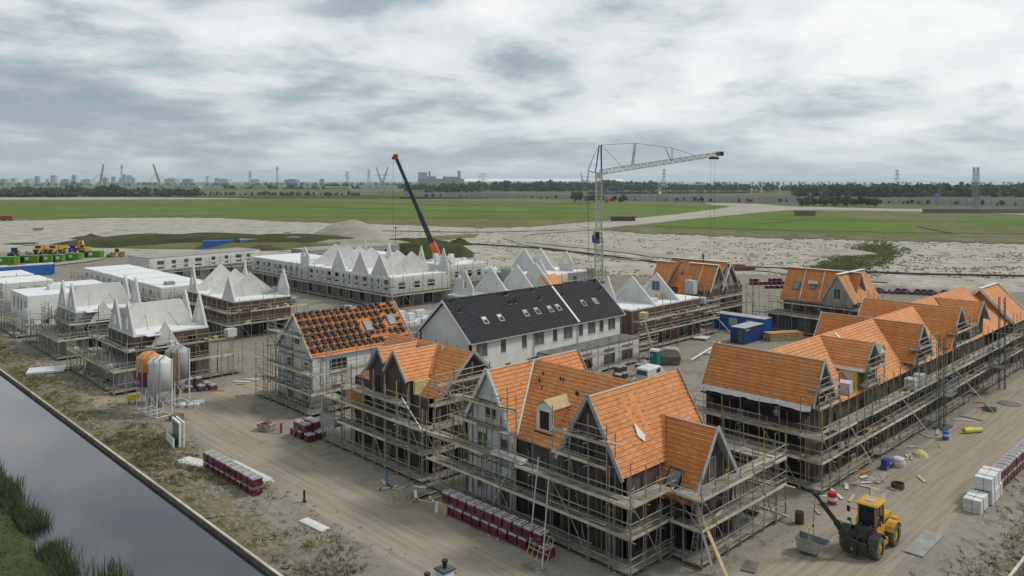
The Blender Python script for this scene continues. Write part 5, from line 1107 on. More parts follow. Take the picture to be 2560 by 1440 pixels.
scaffold('inner upper scaffold of the spired shell house behind the silos', [((33.9, 118), (33.9, 102.8), (1, 0)), ((33.9, 102.8), (47.6, 102.8), (0, 1))], [4.7], 6.2, 1.8, 1.1, 2, 1.3)
h = thing('gabled_shell', 'second spired shell house further along the canal with a broad white panel', 'house', (40, 135, 0)); gabled_shell(h, 35.4, 129.5, 0, False)
scaffold('scaffold round the second spired shell house along the canal', [((32.3, 146.5), (32.3, 126.6), (1, 0)), ((32.3, 126.6), (47.5, 126.6), (0, 1))], [.35, 2.75], 3.8, 1.7, 1.3, 1, 1.2)
scaffold('inner upper scaffold of the second spired shell house', [((34.2, 143), (34.2, 128.0), (1, 0)), ((34.2, 128.0), (46, 128.0), (0, 1))], [4.7], 6.2, 2, 1.1, 1, 1.1)
h = thing('flat_shell', 'white flat roofed block with tall windows at the left edge above the canal', 'building', (38, 160, 0))
box_house(h, 34.6, 153.6, 42.6, 165.5, 6.0, 'white_wall', [WIN(a, a + .8, 3.4, 5.4) for a in (1.2, 4, 6.2, 9)], [WIN(2, 3, .3, 2.5)], frame='frame_dark', top='roof_white'); MB().box(39.5, 160, 6.25, 41.5, 162, 7.1).build('roof_light', 'white_paint', h)
scaffold('scaffold below the white flat block at the left edge', [((32.0, 172), (32.0, 149.4), (1, 0)), ((32, 149.4), (44, 149.4), (0, 1))], [.35, 2.75], 3.9, 2, 1.3, 1, 1)
wc = MB(); wc.box(33.6, 148.9, 2.0, 33.7, 151.4, 4.6); tag(wc.build('site_board', 'white_paint'), 'white site board leaning on the scaffold left of the second spired house', 'board')
for (x, y, dx, dy, z, lab) in [(37, 183, 9, 12, 5.2, 'low white roofed block at the left edge behind the tall-window block'), (44.8, 172, 8, 9, 4.9, 'small white roofed block right of the left-edge blocks'), (36, 207, 12, 12, 4.2, 'unfinished pale block near the blue containers at the left edge')]:
    h = thing('flat_shell', lab, 'building', (x, y, 0)); box_house(h, x, y, x + dx, y + dy, z, 'white_wall', [WIN(2, 3.2, 3.2, 4.4), WIN(6, 7.2, 3.2, 4.4)], [WIN(2, 3.6, 3.2, 4.4), WIN(5, 6.4, 3.2, 4.4)], frame='frame_dark', bare=True)
scaffold('scaffold before the low white blocks at the left edge', [((34.5, 200), (34.5, 180.5), (1, 0)), ((34.5, 180.5), (54, 180.5), (0, 1)), ((43, 169.6), (54, 169.6), (0, 1))], [2.6, 4.4], 5.4, 2.6, 1.2, 1, 1)
scaffold('scaffold round the unfinished pale block near the blue containers', [((34, 205), (49, 205), (0, 1))], [2.4], 4.6, 2.6, 1.2, 1, 1)
h = thing('flat_terrace', 'long white flat roofed terrace striped with roof joints, in the left middle', 'building', (60, 172, 0))
ops = []
for i in range(12): ops.append(WIN(1.2 + i * 3.9, 1.2 + i * 3.9 + (.7, 1.2)[i % 2], 4.3, 5.3))
wall(h, 55.2, 149, (0, 1), (-1, 0), 47, 0, 6.0, ops + [WIN(2 + i * 4.5, 4.2 + i * 4.5, .2, 2.6) for i in range(10)], 'limestone', bare=True, low=(2.9, 'concrete_dark'))  # shade of the open ground floor put into the darker lower tier
wall(h, 55.5, 149, (1, 0), (0, -1), 9.3, 0, 6.0, [WIN(2, 4.4, 3.6, 4.4)], 'limestone', bare=True); MB().box(64.5, 149.3, 0, 64.8, 196, 6).build('wall', 'limestone', h); MB().box(55.5, 195.7, 0, 64.5, 196, 6).build('wall', 'limestone', h)
for i in range(9): MB().box(55.1, 149 + i * 5.22, 6.0, 64.9, 149 + i * 5.22 + 5.05, 6.28 + .06 * (i % 2)).build('roof_panel', 'roof_white', h)
MB().box(57, 151.5, 6.34, 58.6, 153, 6.9).build('roof_hatch', 'concrete', h)
scaffold('scaffold along the striped white flat terrace', [((53.2, 198), (53.2, 147.2), (1, 0)), ((53.2, 147.2), (66, 147.2), (0, 1))], [2.4, 4.4], 5.0, 2.8, 1.2, 1, .7)
h = thing('pyramid_shell', 'brick shell with white pyramid-like gable panels and two slit windowed spires, left of centre', 'house', (62, 133, 0))
box_house(h, 57.6, 124.6, 68.0, 143.5, 5.9, 'brick_red', [WIN(2, 4, .2, 2.4), WIN(8, 10, .2, 2.4), WIN(3, 4, 3.4, 5), WIN(12, 13.2, 3.4, 5)], [WIN(1.5, 5.5, .2, 2.5), WIN(7, 9.4, .2, 2.5)], frame='frame_dark', bare=True, low=(3.0, 'concrete_dark'))
for (y, zz) in ((140.5, 10.8), (134.5, 10.4), (128.8, 10.2)): party(h, y, 62.6, 5.0, 6.15, zz, axis='y')
spire(h, 57.7, 126.7, 2.4, 6.15, 10.2, False); spire(h, 57.7, 141.2, 1.9, 6.15, 10.8, True, wz=(1.2, 2.8), ww=.7); spire(h, 67.6, 126.7, 1.9, 6.15, 10.6, True, wz=(1.5, 3.0), ww=.4, sh=1.2); spire(h, 67.6, 141.5, 1.6, 6.15, 11.0, False)
scaffold('scaffold round the brick shell with pyramid gables', [((55.6, 146), (55.6, 122.4), (1, 0)), ((55.6, 122.4), (70, 122.4), (0, 1))], [2.5, 4.5], 6.2, 2, 1.2, 2, 1.2)

# ---------------------------------------------------------------- R: orange roofed terrace along the street
h = thing('terrace_house', 'long brick terrace on the street with stepped orange membrane roofs', 'house', (85, 35, 0))
brick = 'brick_dark'
wall(h, 65.2, 30.6, (0, 1), (-1, 0), 9.8, 0, 6.9, [WIN(.4, 9.4, 2.9, 4.5, 'dark_in'), WIN(.4, 9.4, 5.0, 6.6, 'dark_in'), WIN(.4, 3.2, .2, 2.5, 'dark_in'), WIN(4, 9, .2, 2.5, 'dark_in')], brick, frame='frame_dark', bare=True)
opl = []
for i in range(15): opl.append(WIN(1.2 + i * 3.2, 1.2 + i * 3.2 + (1.0 if i % 2 else 1.9), .2, 2.45, 'dark_in' if i % 3 else 'win_cover')); 
for i in range(15): opl.append(WIN(1.4 + i * 3.2, 1.4 + i * 3.2 + 1.1, 3.1, 4.9, 'dark_in' if i % 2 else 'win_cover'))
wall(h, 65.5, 30.6, (1, 0), (0, -1), 51.0, 0, 5.9, opl, brick, frame='frame_dark', depth=.08)
MB().box(65.5, 40.1, 0, 116.5, 40.4, 5.9).build('wall', brick, h); MB().box(116.2, 30.9, 0, 116.5, 40.1, 5.9).build('wall', brick, h)
ROOF = [(67.05, 64.85, 69.2, 10.45, 6.85, 40.6), (91.6, 88.55, 94.65, 10.45, 6.6, 41.0), (104.55, 100.6, 108.5, 10.75, 6.4, 41.2)]
for (xr, xa, xb, zr, ze, yb) in ROOF:
    slope(h, [(xr, yb, zr), (xr, 29.8, zr), (xa, 29.8, ze), (xa, yb, ze)], 'membrane_b', counter=.62)
    slope(h, [(xr, yb, zr), (xr, 29.8, zr), (xb, 29.8, ze), (xb, yb, ze)], 'membrane_b', battens=False)
    MB().prism([(xa + .3, 30.55, 5.9), (xb - .3, 30.55, 5.9), (xb - .3, 30.55, ze + .1), (xr, 30.55, zr - .15), (xa + .3, 30.55, ze + .1)], (0, .25, 0)).build('gable_wall', brick, h)
    winpart(h, 30.55, xr - .5, xr + .5, ze + .3, ze + 1.7, 'y', -1, 'grey_paint', 'dark_in')
    barge(h, (xr, 29.74, zr + .05), (xa - .08, 29.74, ze - .15), 'grey_paint', .06, .28); barge(h, (xr, 29.74, zr + .05), (xb + .08, 29.74, ze - .15), 'grey_paint', .06, .28); barge(h, (xr, yb + .05, zr + .05), (xa - .05, yb + .05, ze - .1), 'white_paint', .05, .2)
# main roof between the wings, ridge along X
for (xa, xb, zr, yr) in [(67.05, 91.6, 10.42, 35.15), (91.6, 104.5, 10.42, 35.15), (104.5, 127.5, 10.62, 35.9)]:
    slope(h, [(xa, yr, zr), (xb, yr, zr), (xb, 30.2, 5.85), (xa, 30.2, 5.85)], 'membrane', counter=.9)
    slope(h, [(xa, yr, zr), (xb, yr, zr), (xb, 40.5, 5.85), (xa, 40.5, 5.85)], 'membrane', battens=False)
# half wings
for (xr, zr, yr, xa, ze) in [(77.9, 10.4, 35.1, 75.55, 8.15), (113.6, 10.5, 35.6, 110.9, 8.0)]:
    hx = xr - xa; yv = 35.15 - (10.42 - ze) / (10.42 - 5.85) * (35.15 - 30.2)
    slope(h, [(xr, yr, zr), (xr, 29.8, zr), (xa, 29.8, ze), (xa, yv, ze)], 'membrane', counter=.62)
    slope(h, [(xr, yr, zr), (xr, 29.8, zr), (2 * xr - xa, 29.8, ze), (2 * xr - xa, yv, ze)], 'membrane', battens=False)
    MB().prism([(xa + .2, 30.5, 5.0), (2 * xr - xa - .2, 30.5, 5.0), (2 * xr - xa - .2, 30.5, ze), (xr, 30.5, zr - .15), (xa + .2, 30.5, ze)], (0, .3, 0)).build('gable_wall', brick, h)
    MB().box(xa + .2, 30.8, 5.0, xa + .45, 33.0, ze - .05).build('wing_side', 'white_wall', h); bx('corner_strip', h, xa + .1, 30.5, 5.0, xa + .2, 30.9, ze - .1, 'yellow')
    winpart(h, 30.5, xr - .5, xr + .4, 6.6, 8.4, 'y', -1, 'grey_paint', 'dark_in')
    barge(h, (xr, 29.74, zr + .05), (xa - .1, 29.74, ze - .2), 'grey_paint', .06, .3); barge(h, (xr, 29.74, zr + .05), (2 * xr - xa + .1, 29.74, ze - .2), 'grey_paint', .06, .3)
    MB().prism([(xa, 29.8, ze + .05), (xa - .1, 29.8, ze - .25), (xa - .1, 33, ze - .25), (xa, 33, ze + .05)], (-.03, 0, .02)).build('loose_flap', 'white_paint', h)
for (x, y) in [(83.2, 31.8), (117.6, 31.9)]:
    d_ = MB(); d_.prism([(x, y - .6, 6.9), (x + 1.3, y - .6, 6.9), (x + 1.3, y - .6, 8.5), (x + .65, y - .6, 9.0), (x, y - .6, 8.5)], (0, 2.6, 0)); dd = d_.build('dormer', 'white_paint', h)
    winpart(dd, y - .6, x + .25, x + 1.05, 7.1, 8.4, 'y', -1, 'white_paint', 'glass', mull=False, name='dormer_window')
    MB().prism([(x - .1, y - .7, 8.52), (x + .65, y - .7, 9.1), (x + .65, y + 2.2, 9.1), (x - .1, y + 1.6, 8.52)], (0, 0, .06)).build('dormer_roof', 'new_wood', dd); MB().prism([(x + 1.4, y - .7, 8.52), (x + .65, y - .7, 9.1), (x + .65, y + 2.2, 9.1), (x + 1.4, y + 1.6, 8.52)], (0, 0, .06)).build('dormer_roof', 'new_wood', dd)
    MB().box(x - .04, y - .55, 7.0, x - .003, y + .4, 8.4).build('dormer_cheek', 'membrane_rib', dd)
bar('ridge_gap_strip', h, (81.0, 34.9, 10.25), (81.0, 33.0, 8.5), .35, .05, 'white_paint'); bar('ridge_gap_strip', h, (109.0, 35.2, 10.1), (109.0, 33.4, 8.4), .35, .05, 'membrane_rib')
fl = MB()
for i in range(24):
    y0 = 30 + i * .44; fl.prism([(64.9, y0, 6.85), (64.9, y0 + .46, 6.85), (64.72 - .08 * nz(0, y0, 1, 3), y0 + .46, 6.35 + .15 * nz(0, y0, 1.3, 2)), (64.72 - .08 * nz(0, y0 - .44, 1, 3), y0, 6.35 + .15 * nz(0, y0 - .44, 1.3, 2))], (-.02, 0, .01))
fl.build('eaves_sheet', 'white_paint', h); bx('gutter', h, 64.6, 30.0, 6.05, 64.75, 40.6, 6.2, 'plastic_black')
scaffold('long scaffold along the street side of the orange roofed terrace', [((63.6, 41.5), (63.6, 28.5), (1, 0)), ((63.6, 28.5), (97, 28.5), (0, 1))], [.35, 2.55, 4.5], 6.6, 1.75, 1.4, 2, 1.6)
scaffold('far part of the street scaffold beyond the hoist', [((97.2, 28.5), (128, 28.5), (0, 1))], [.35, 2.55, 4.5], 6.8, 1.9, 1.4, 2, 1.6)
scaffold('upper scaffold lift against the street gables of the terrace', [((76.0, 29.6), (80.0, 29.6), (0, 1)), ((89, 29.5), (95, 29.5), (0, 1)), ((101.5, 29.5), (108.5, 29.5), (0, 1)), ((65.4, 29.5), (69.4, 29.5), (0, 1))], [6.5, 8.0], 9.0, 2.0, .9, 1, .8, gaps=.35)
def cagebars(t, x0, y0, z0, x1, y1, z1, m_):
    bx('cage_floor', t, x0, y0, z0, x1, y1, z0 + .08, m_)
    for i in range(7):
        x = x0 + (x1 - x0) * i / 6
        for y in (y0, y1): bar('cage_bar', t, (x, y, z0), (x, y, z1), .035, .035, m_)
    for z in (z0 + .5, z0 + 1.1, z1):
        for y in (y0, y1): bar('cage_rail', t, (x0, y, z), (x1, y, z), .05, .05, m_)
        for x in (x0, x1): bar('cage_rail', t, (x, y0, z), (x, y1, z), .05, .05, m_)
tw = thing('hoist_mast', 'dark steel hoist mast standing on the street beside the terrace scaffold', 'hoist', (90, 27.6, 0))
for s_ in ((0, 0), (.5, 0), (0, .5), (.5, .5)): rod('mast_leg', tw, (90 + s_[0], 27.3 + s_[1], 0), (90 + s_[0], 27.3 + s_[1], 9.6), .04, 'frame_dark')
for k in range(19): rod('lacing', tw, (90, 27.3, .5 * k), (90.5, 27.3, .5 * k + .5), .025, 'frame_dark'); rod('lacing', tw, (90, 27.3, .5 * k + .5), (90, 27.8, .5 * k), .025, 'frame_dark')
cagebars(tw, 90.7, 26.9, 3.2, 93.2, 28.1, 5.0, 'galv'); MB().box(89.2, 26.8, 0, 91.4, 28.2, .15).build('base', 'frame_dark', tw)
tw = thing('hoist_mast', 'dark steel hoist mast at the right edge beside the terrace', 'hoist', (112, 27.4, 0))
for s_ in ((0, 0), (.6, 0), (0, .6), (.6, .6)): rod('mast_leg', tw, (112 + s_[0], 27.1 + s_[1], 0), (112 + s_[0], 27.1 + s_[1], 11.5), .05, 'frame_dark')
for k in range(22): rod('lacing', tw, (112, 27.1, .5 * k), (112.6, 27.1, .5 * k + .5), .03, 'frame_dark')
cagebars(tw, 109.6, 26.4, 3.0, 112, 28.2, 5.4, 'frame_dark')

h = thing('orange_roof_house', 'detached house with orange roof and white verges at the far right edge', 'house', (131, 33, 0))
box_house(h, 127.8, 29.8, 135.5, 38, 6.0, brick, [WIN(2, 3.5, 3, 4.6)], [WIN(2, 3.4, 3, 4.6)], frame='frame_dark', top=None)
slope(h, [(127.4, 33.9, 10.4), (136, 33.9, 10.4), (136, 29.5, 5.9), (127.4, 29.5, 5.9)]); slope(h, [(127.4, 33.9, 10.4), (136, 33.9, 10.4), (136, 38.3, 5.9), (127.4, 38.3, 5.9)], battens=False)
MB().prism([(127.9, 29.9, 5.95), (127.9, 37.9, 5.95), (127.9, 33.9, 10.2)], (.2, 0, 0)).build('gable_wall', 'membrane_b', h)
for yy in (29.5, 38.3): barge(h, (127.35, 33.9, 10.5), (127.35, yy, 5.9), 'white_paint', .1, .45)
barge(h, (127.4, 33.9, 10.5), (136, 33.9, 10.5), 'white_paint', .5, .06); barge(h, (136.05, 33.9, 10.5), (136.05, 29.5, 5.9), 'white_paint', .1, .4)
scaffold('scaffold in front of the far orange roofed house at the right edge', [((126.2, 39), (126.2, 28.2), (1, 0)), ((129, 28.0), (140, 28.0), (0, 1))], [2.5, 4.5], 6, 2.4, 1.2, 1, 1)

# R9: house with gabled wing behind the terrace
h = thing('orange_roof_house', 'orange roofed house with white ridge and grey cross gable, behind the blue containers', 'house', (135.5, 60, 0))
box_house(h, 132.4, 54.2, 138.4, 66.3, 5.5, brick, [WIN(a, a + 1.6, 3.7, 5.0, 'win_cover') for a in (1, 5, 9)], [], frame='frame_dark', top=None)
slope(h, [(135.4, 66.8, 10.4), (135.4, 53.8, 10.4), (132.1, 53.8, 5.0), (132.1, 66.8, 5.0)], 'membrane_b', gap=.4); slope(h, [(135.4, 66.8, 10.4), (135.4, 53.8, 10.4), (138.7, 53.8, 5.0), (138.7, 66.8, 5.0)], battens=False)
barge(h, (135.3, 66.8, 10.46), (135.3, 54, 10.46), 'white_paint', .7, .06)
for y in (63.3, 59.9): bar('seam_strip', h, (135.2, y, 10.4), (132.2, y, 5.2), .14, .05, 'white_paint')
e_, d_ = Vector((0, -1, 0)), Vector((-3.3, 0, -5.4)).normalized(); nn_ = Vector((-5.4, 0, 3.3)).normalized()
skylight(h, Vector((135.4, 66.8, 10.4)), e_, d_, nn_, 2.4, 3.6, 1.1, 1.2); skylight(h, Vector((135.4, 66.8, 10.4)), e_, d_, nn_, 5.4, 3.3, .7, 1.0)
MB().box(133.3, 60.6, 8.0, 133.9, 62.2, 8.5).build('loose_sheet', 'white_paint', h)
wx = 130.6
MB().prism([(wx, 53.4, 4.9), (wx, 58.4, 4.9), (wx, 58.4, 6.2), (wx, 55.9, 10.2), (wx, 53.4, 6.2)], (.3, 0, 0)).build('gable_wall', 'concrete', h); winpart(h, wx, 55.3, 56.5, 6.2, 8.0, 'x', -1, 'grey_paint', 'glass')
MB().box(wx + .3, 53.4, 0, 132.4, 58.4, 4.9).build('wing_base', brick, h)
slope(h, [(wx - .2, 55.9, 10.35), (141.5, 55.9, 10.35), (141.5, 53.0, 5.7), (wx - .2, 53.0, 5.7)]); slope(h, [(wx - .2, 55.9, 10.35), (135, 55.9, 10.35), (132.4, 58.6, 6.0), (wx - .2, 58.6, 6.0)], battens=False)
barge(h, (wx - .2, 55.85, 10.42), (141.5, 55.85, 10.42), 'white_paint', .7, .06)
for x in (132.8, 135.6, 138.6): bar('seam_strip', h, (x, 55.8, 10.35), (x, 53.1, 5.9), .14, .05, 'white_paint')
for yy in (53.0, 58.6): barge(h, (wx - .25, 55.9, 10.4), (wx - .25, yy, 5.7), 'new_wood', .06, .25)
MB().box(128.6, 54.0, 2.9, 132.38, 67.5, 3.1).build('terrace_slab', 'concrete_dark', h); wall(h, 128.9, 54.2, (0, 1), (-1, 0), 13.2, 0, 2.9, [WIN(1, 4, .2, 2.5), WIN(5.5, 8, .2, 2.5), WIN(9.2, 12, .2, 2.5)], brick, frame='frame_dark', pane='win_cover')
scaffold('scaffold before the orange house behind the blue containers', [((127.2, 69.5), (127.2, 52.6), (1, 0))], [.35, 3.0], 4.6, 2.4, 1.2, 1, 1.0)
scaffold('upper scaffold lift before the orange house behind the containers', [((130.4, 68.0), (130.4, 52.4), (1, 0)), ((130.4, 52.4), (141, 52.4), (0, 1))], [4.6], 6.2, 2.2, 1.1, 1, 1.4)

# R10: house being roofed at the back
h = thing('orange_roof_house', 'partly roofed orange house with workers on its ridge, beside the white gables', 'house', (132, 84, 0))
box_house(h, 124.5, 77.8, 138.5, 90.5, 5.9, brick, [WIN(a, a + 1.6, 3.4, 5.0) for a in (2, 6, 10)], [WIN(a, a + 1.4, 3.2, 4.8) for a in (2, 6, 10)] + [WIN(a, a + 1.8, .2, 2.4) for a in (1.5, 5.5, 9.5)], frame='frame_dark', bare=True, top=None)
slope(h, [(133.9, 90.8, 10.5), (133.9, 78.2, 10.5), (128.0, 78.2, 5.6), (128.0, 82.0, 5.6), (130.6, 82.0, 7.76), (130.6, 85.5, 7.76), (128.0, 85.5, 5.6), (128.0, 90.8, 5.6)], 'membrane', gap=.4)
slope(h, [(133.9, 90.8, 10.5), (133.9, 78.2, 10.5), (138.9, 78.2, 6.0), (138.9, 90.8, 6.0)], battens=False)
slope(h, [(129.6, 83.8, 10.3), (129.6, 77.6, 10.3), (126.6, 77.6, 5.5), (126.6, 83.8, 5.5)], 'membrane_b', gap=.38); slope(h, [(129.6, 83.8, 10.3), (129.6, 77.6, 10.3), (131.6, 77.6, 7.6), (131.6, 83.8, 7.6)], battens=False)
slope(h, [(129.3, 91.0, 10.2), (129.3, 87.0, 10.2), (126.6, 87.0, 6.0), (126.6, 91.0, 6.0)], 'membrane', gap=.38)
barge(h, (133.8, 90.8, 10.56), (133.8, 78.2, 10.56), 'white_paint', .8, .06); barge(h, (129.5, 83.8, 10.36), (129.5, 77.6, 10.36), 'white_paint', .9, .06); barge(h, (129.2, 91, 10.26), (129.2, 87, 10.26), 'white_paint', .8, .06)
bar('seam_strip', h, (129.5, 80.7, 10.3), (126.7, 80.7, 5.7), .14, .05, 'white_paint'); bar('seam_strip', h, (131.0, 86.9, 10.0), (126.6, 86.9, 6.0), .3, .3, 'frame_dark')
for xr in (129.6, 133.9):
    MB().prism([(xr - 2.6, 78.3, 5.9), (xr + 2.6, 78.3, 5.9), (xr, 78.3, 10.0)], (0, .3, 0)).build('gable_wall', 'concrete', h); winpart(h, 78.3, xr - .7, xr + .7, 6.4, 8.2, 'y', -1, 'grey_paint', 'win_cover')
    barge(h, (xr, 77.5, 10.5), (xr - 3.1, 77.5, 5.5), 'white_paint', .06, .25); barge(h, (xr, 77.5, 10.5), (xr + 3.1, 77.5, 5.5), 'new_wood', .06, .25)
slope(h, [(125.4, 83.6, 8.4), (125.4, 81.0, 8.4), (123.0, 79.6, 4.2), (123.0, 82.2, 4.2)], 'membrane_b', gap=.4, name='hanging_roof_panel'); MB().box(122.6, 78.6, 5.5, 123.9, 80.4, 7.9).build('insulation_pack', 'foil', h)
scaffold('scaffold round the partly roofed orange house', [((121.5, 92), (121.5, 75.6), (1, 0)), ((121.5, 75.6), (141, 75.6), (0, 1))], [.35, 2.6, 4.6], 6.4, 2.3, 1.2, 1, 1.4)
# ---------------------------------------------------------------- brick pallets
def pallet_proto(wrap, h_):
    pb = MB()
    for k in (-.36, 0, .36): pb.box(k - .06, -.45, 0, k + .06, .45, .09)
    for k in range(5): pb.box(-.43, -.45 + k * .2, .09, .48, -.45 + k * .2 + .13, .115)
    pw = MB(); b_ = .04; z0, z1 = .12, h_ - .06
    ring = lambda w_, d_, z: [(-w_, -d_ + b_, z), (-w_ + b_, -d_, z), (w_ - b_, -d_, z), (w_, -d_ + b_, z), (w_, d_ - b_, z), (w_ - b_, d_, z), (-w_ + b_, d_, z), (-w_, d_ - b_, z)]
    vs = ring(.42, .46, z0) + ring(.425, .465, (z0 + z1) / 2) + ring(.415, .455, z1); fs = []
    for r_ in range(2): fs += [(r_ * 8 + i, r_ * 8 + (i + 1) % 8, (r_ + 1) * 8 + (i + 1) % 8, (r_ + 1) * 8 + i) for i in range(8)]
    pw.add(vs, fs + [tuple(range(8))[::-1], tuple(range(16, 24))])
    tf = MB(); tf.add(ring(.425, .465, z1 - .05) + ring(.38, .42, h_), [(i, (i + 1) % 8, 8 + (i + 1) % 8, 8 + i) for i in range(8)] + [tuple(range(8, 16))])
    tf.cur = 1
    for k in (-.2, .12): tf.box(k - .07, -.33, h_ - .01, k + .08, .33, h_ + .012)
    tf.cur = 2; tf.box(-.06, -.36, h_ - .01, .03, .36, h_ + .018)
    return pb.mesh('pallet_base', 'timber_wall'), pw.mesh('brick_wrap', wrap), tf.mesh('top_film', ['pallet_cap', 'concrete_dark', 'white_paint']), h_
PP = {'m': pallet_proto('wrap_maroon', .80), 'p': pallet_proto('wrap_purple', .72)}
def pallet(x, y, z, label, group, kind='m', rz=0.0):
    t = thing('brick_pallet', label, 'brick pallet', (x, y, z), rz + R.uniform(-.03, .03), group); a = PP[kind]
    for n_, me in (('pallet_base', a[0]), ('brick_wrap', a[1]), ('top_film', a[2])):
        o = bpy.data.objects.new(n_, me); COL.objects.link(o); o.parent = t
def prow(x0, y0, x1, y1, n, layers, label, group, kind='m', rz=0.0, skip=0.0, cols=1, cd=(0, 0)):
    for lz in range(layers):
        for c in range(cols):
            for i in range(n):
                if R.random() < skip * lz: continue
                f = i / max(1, n - 1); pallet(x0 + (x1 - x0) * f + cd[0] * c + R.uniform(-.03, .03), y0 + (y1 - y0) * f + cd[1] * c + R.uniform(-.03, .03), lz * PP[kind][3] + .01 * lz, label, group, kind, rz)
prow(39.7, 37.2, 39.55, 46.9, 11, 1, 'maroon wrapped brick pallet, bottom row, in front of the corner house', 'front pallets, bottom row', rz=rad(90))
for i in range(11): pallet(39.75 - .012 * i, 37.75 + i * .985, .82, 'maroon wrapped brick pallet, top row, in front of the corner house', 'front pallets, top row', rz=rad(90))
prow(30.2, 61.2, 30.0, 69.6, 9, 2, 'maroon wrapped brick pallet in the stack on the canal verge', 'pallets on the canal verge', rz=rad(90))
prow(40.4, 70.2, 40.4, 73.0, 3, 1, 'maroon wrapped brick pallet in the small stack beside the hoist', 'pallets beside the hoist', cols=2, cd=(1.15, 0)); 
for (x, y) in ((40.4, 71.0), (40.4, 72.3), (41.55, 71.2), (41.55, 72.4)): pallet(x, y, .82, 'maroon wrapped brick pallet in the small stack beside the hoist', 'pallets beside the hoist')
prow(75.0, 18.9, 86.5, 18.9, 13, 2, 'maroon wrapped brick pallet in the long row along the right road edge', 'pallets along the right road', rz=0)
for (x, y, z) in ((85.2, 62.9, 0), (86.3, 62.9, 0), (85.2, 62.9, .82), (86.2, 62.8, .82), (86.4, 61.7, 0)): pallet(x, y, z, 'maroon wrapped brick pallet beside the parked van in the yard', 'pallets beside the van')
prow(180, 98.5, 191, 90.3, 12, 2, 'maroon wrapped brick pallet in the far row behind the roofs at right', 'far pallet row', skip=.3)
prow(176.5, 92.5, 184, 86.8, 8, 1, 'maroon wrapped brick pallet in the lower far row behind the roofs', 'far pallet row, front')
prow(184.5, 76.5, 194.5, 57.5, 17, 2, 'white topped brick pallet in the far row beyond the terrace', 'far white topped pallets', kind='p', skip=.35)
prow(186.5, 77.5, 196.5, 58.5, 17, 1, 'white topped brick pallet in the far row beyond the terrace', 'far white topped pallets', kind='m')
prow(126.5, 74.5, 129.5, 72.2, 3, 1, 'maroon pallet under the scaffold of the partly roofed house', 'pallets below the partly roofed house')
for (x, y, z) in ((39.2, 97.2, 0), (40.5, 96.6, 0), (41.7, 96.0, 0), (40.3, 98.2, 0), (41.6, 97.6, 0), (39.6, 98.0, .74), (40.6, 97.8, .74)): pallet(x, y, z, 'purple-grey wrapped block pallet beside the grey silo', 'pallets beside the grey silo', 'p')

# ---------------------------------------------------------------- wheel loader with crane arm
def wheel(t, x, y, r, w_, rim='machine_yellow', tyre='dust_rubber', hub=True):
    mb = MB(); n = 24; prof = [(r * .56, -w_ / 2), (r * .93, -w_ / 2), (r, -w_ * .32), (r, w_ * .32), (r * .93, w_ / 2), (r * .56, w_ / 2)]; vs = []; fs = []
    for (rr_, yy) in prof: vs += [(x + rr_ * math.cos(i * 2 * math.pi / n), y + yy, r + rr_ * math.sin(i * 2 * math.pi / n)) for i in range(n)]
    for k in range(len(prof) - 1): fs += [(k * n + i, k * n + (i + 1) % n, (k + 1) * n + (i + 1) % n, (k + 1) * n + i) for i in range(n)]
    fs = [f[::-1] for f in fs]; mb.add(vs, fs)
    for i in range(n):
        a = (i + .5) * 2 * math.pi / n; s_ = -1 if i % 2 else 1
        mb.obox((x + r * math.cos(a), y + s_ * w_ * .22, r + r * math.sin(a)), Vector((math.cos(a), 0, math.sin(a))) * .03, Vector((0, w_ * .2, 0)), Vector((-math.sin(a), 0, math.cos(a))) * r * .07)
    wo = mb.build('wheel', tyre, t, False)
    rm = MB()
    for s_ in (-1, 1):
        rm.tube((x, y, r), (x, y + s_ * w_ * .36, r), r * .57, 18); rm.tube((x, y + s_ * w_ * .36, r), (x, y + s_ * w_ * .44, r), r * .22, 10)
    rm.build('rim', rim, wo, False); return wo
def loc(mb, name, mat, t, smooth=False): return mb.build(name, mat, t, False, smooth)
lt = thing('wheel_loader', 'yellow wheel loader with a long black crane arm on the dusty road', 'loader', (57.25, 22.15, 0), math.pi)
for (x, y) in ((1.45, -1.0), (1.45, 1.0), (-1.5, -1.0), (-1.5, 1.0)): wheel(lt, x, y, .77, .58)
mb = MB(); mb.prism([(-2.75, -.55, .95), (-2.75, -.55, 1.75), (-2.5, -.55, 1.95), (-.55, -.55, 2.05), (-.55, -.55, .75), (-2.3, -.55, .75)], (0, 1.1, 0)); mb.box(-2.95, -.95, .75, -2.45, .95, 1.55); loc(mb, 'engine_hood', 'machine_yellow', lt)
mb = MB(); mb.box(-2.97, -.5, 1.0, -2.95, .5, 1.45); [mb.box(-1.9 + k * .2, -.556, 1.35, -1.8 + k * .2, -.55, 1.75) for k in range(5)]; loc(mb, 'grille', 'plastic_black', lt)
mb = MB(); mb.box(-.6, -.75, .65, .55, .75, 1.35); mb.box(-.5, -1.05, .45, .35, -.75, .9); mb.box(-.5, .75, .45, .35, 1.05, .9); loc(mb, 'chassis', 'machine_yellow', lt)
mb = MB(); mb.box(.45, -.5, .55, 1.95, .5, 1.25); mb.prism([(.9, -.5, 1.25), (1.75, -.5, 1.25), (1.45, -.5, 1.85), (1.1, -.5, 1.85)], (0, 1.0, 0)); loc(mb, 'front_frame', 'black_steel', lt)
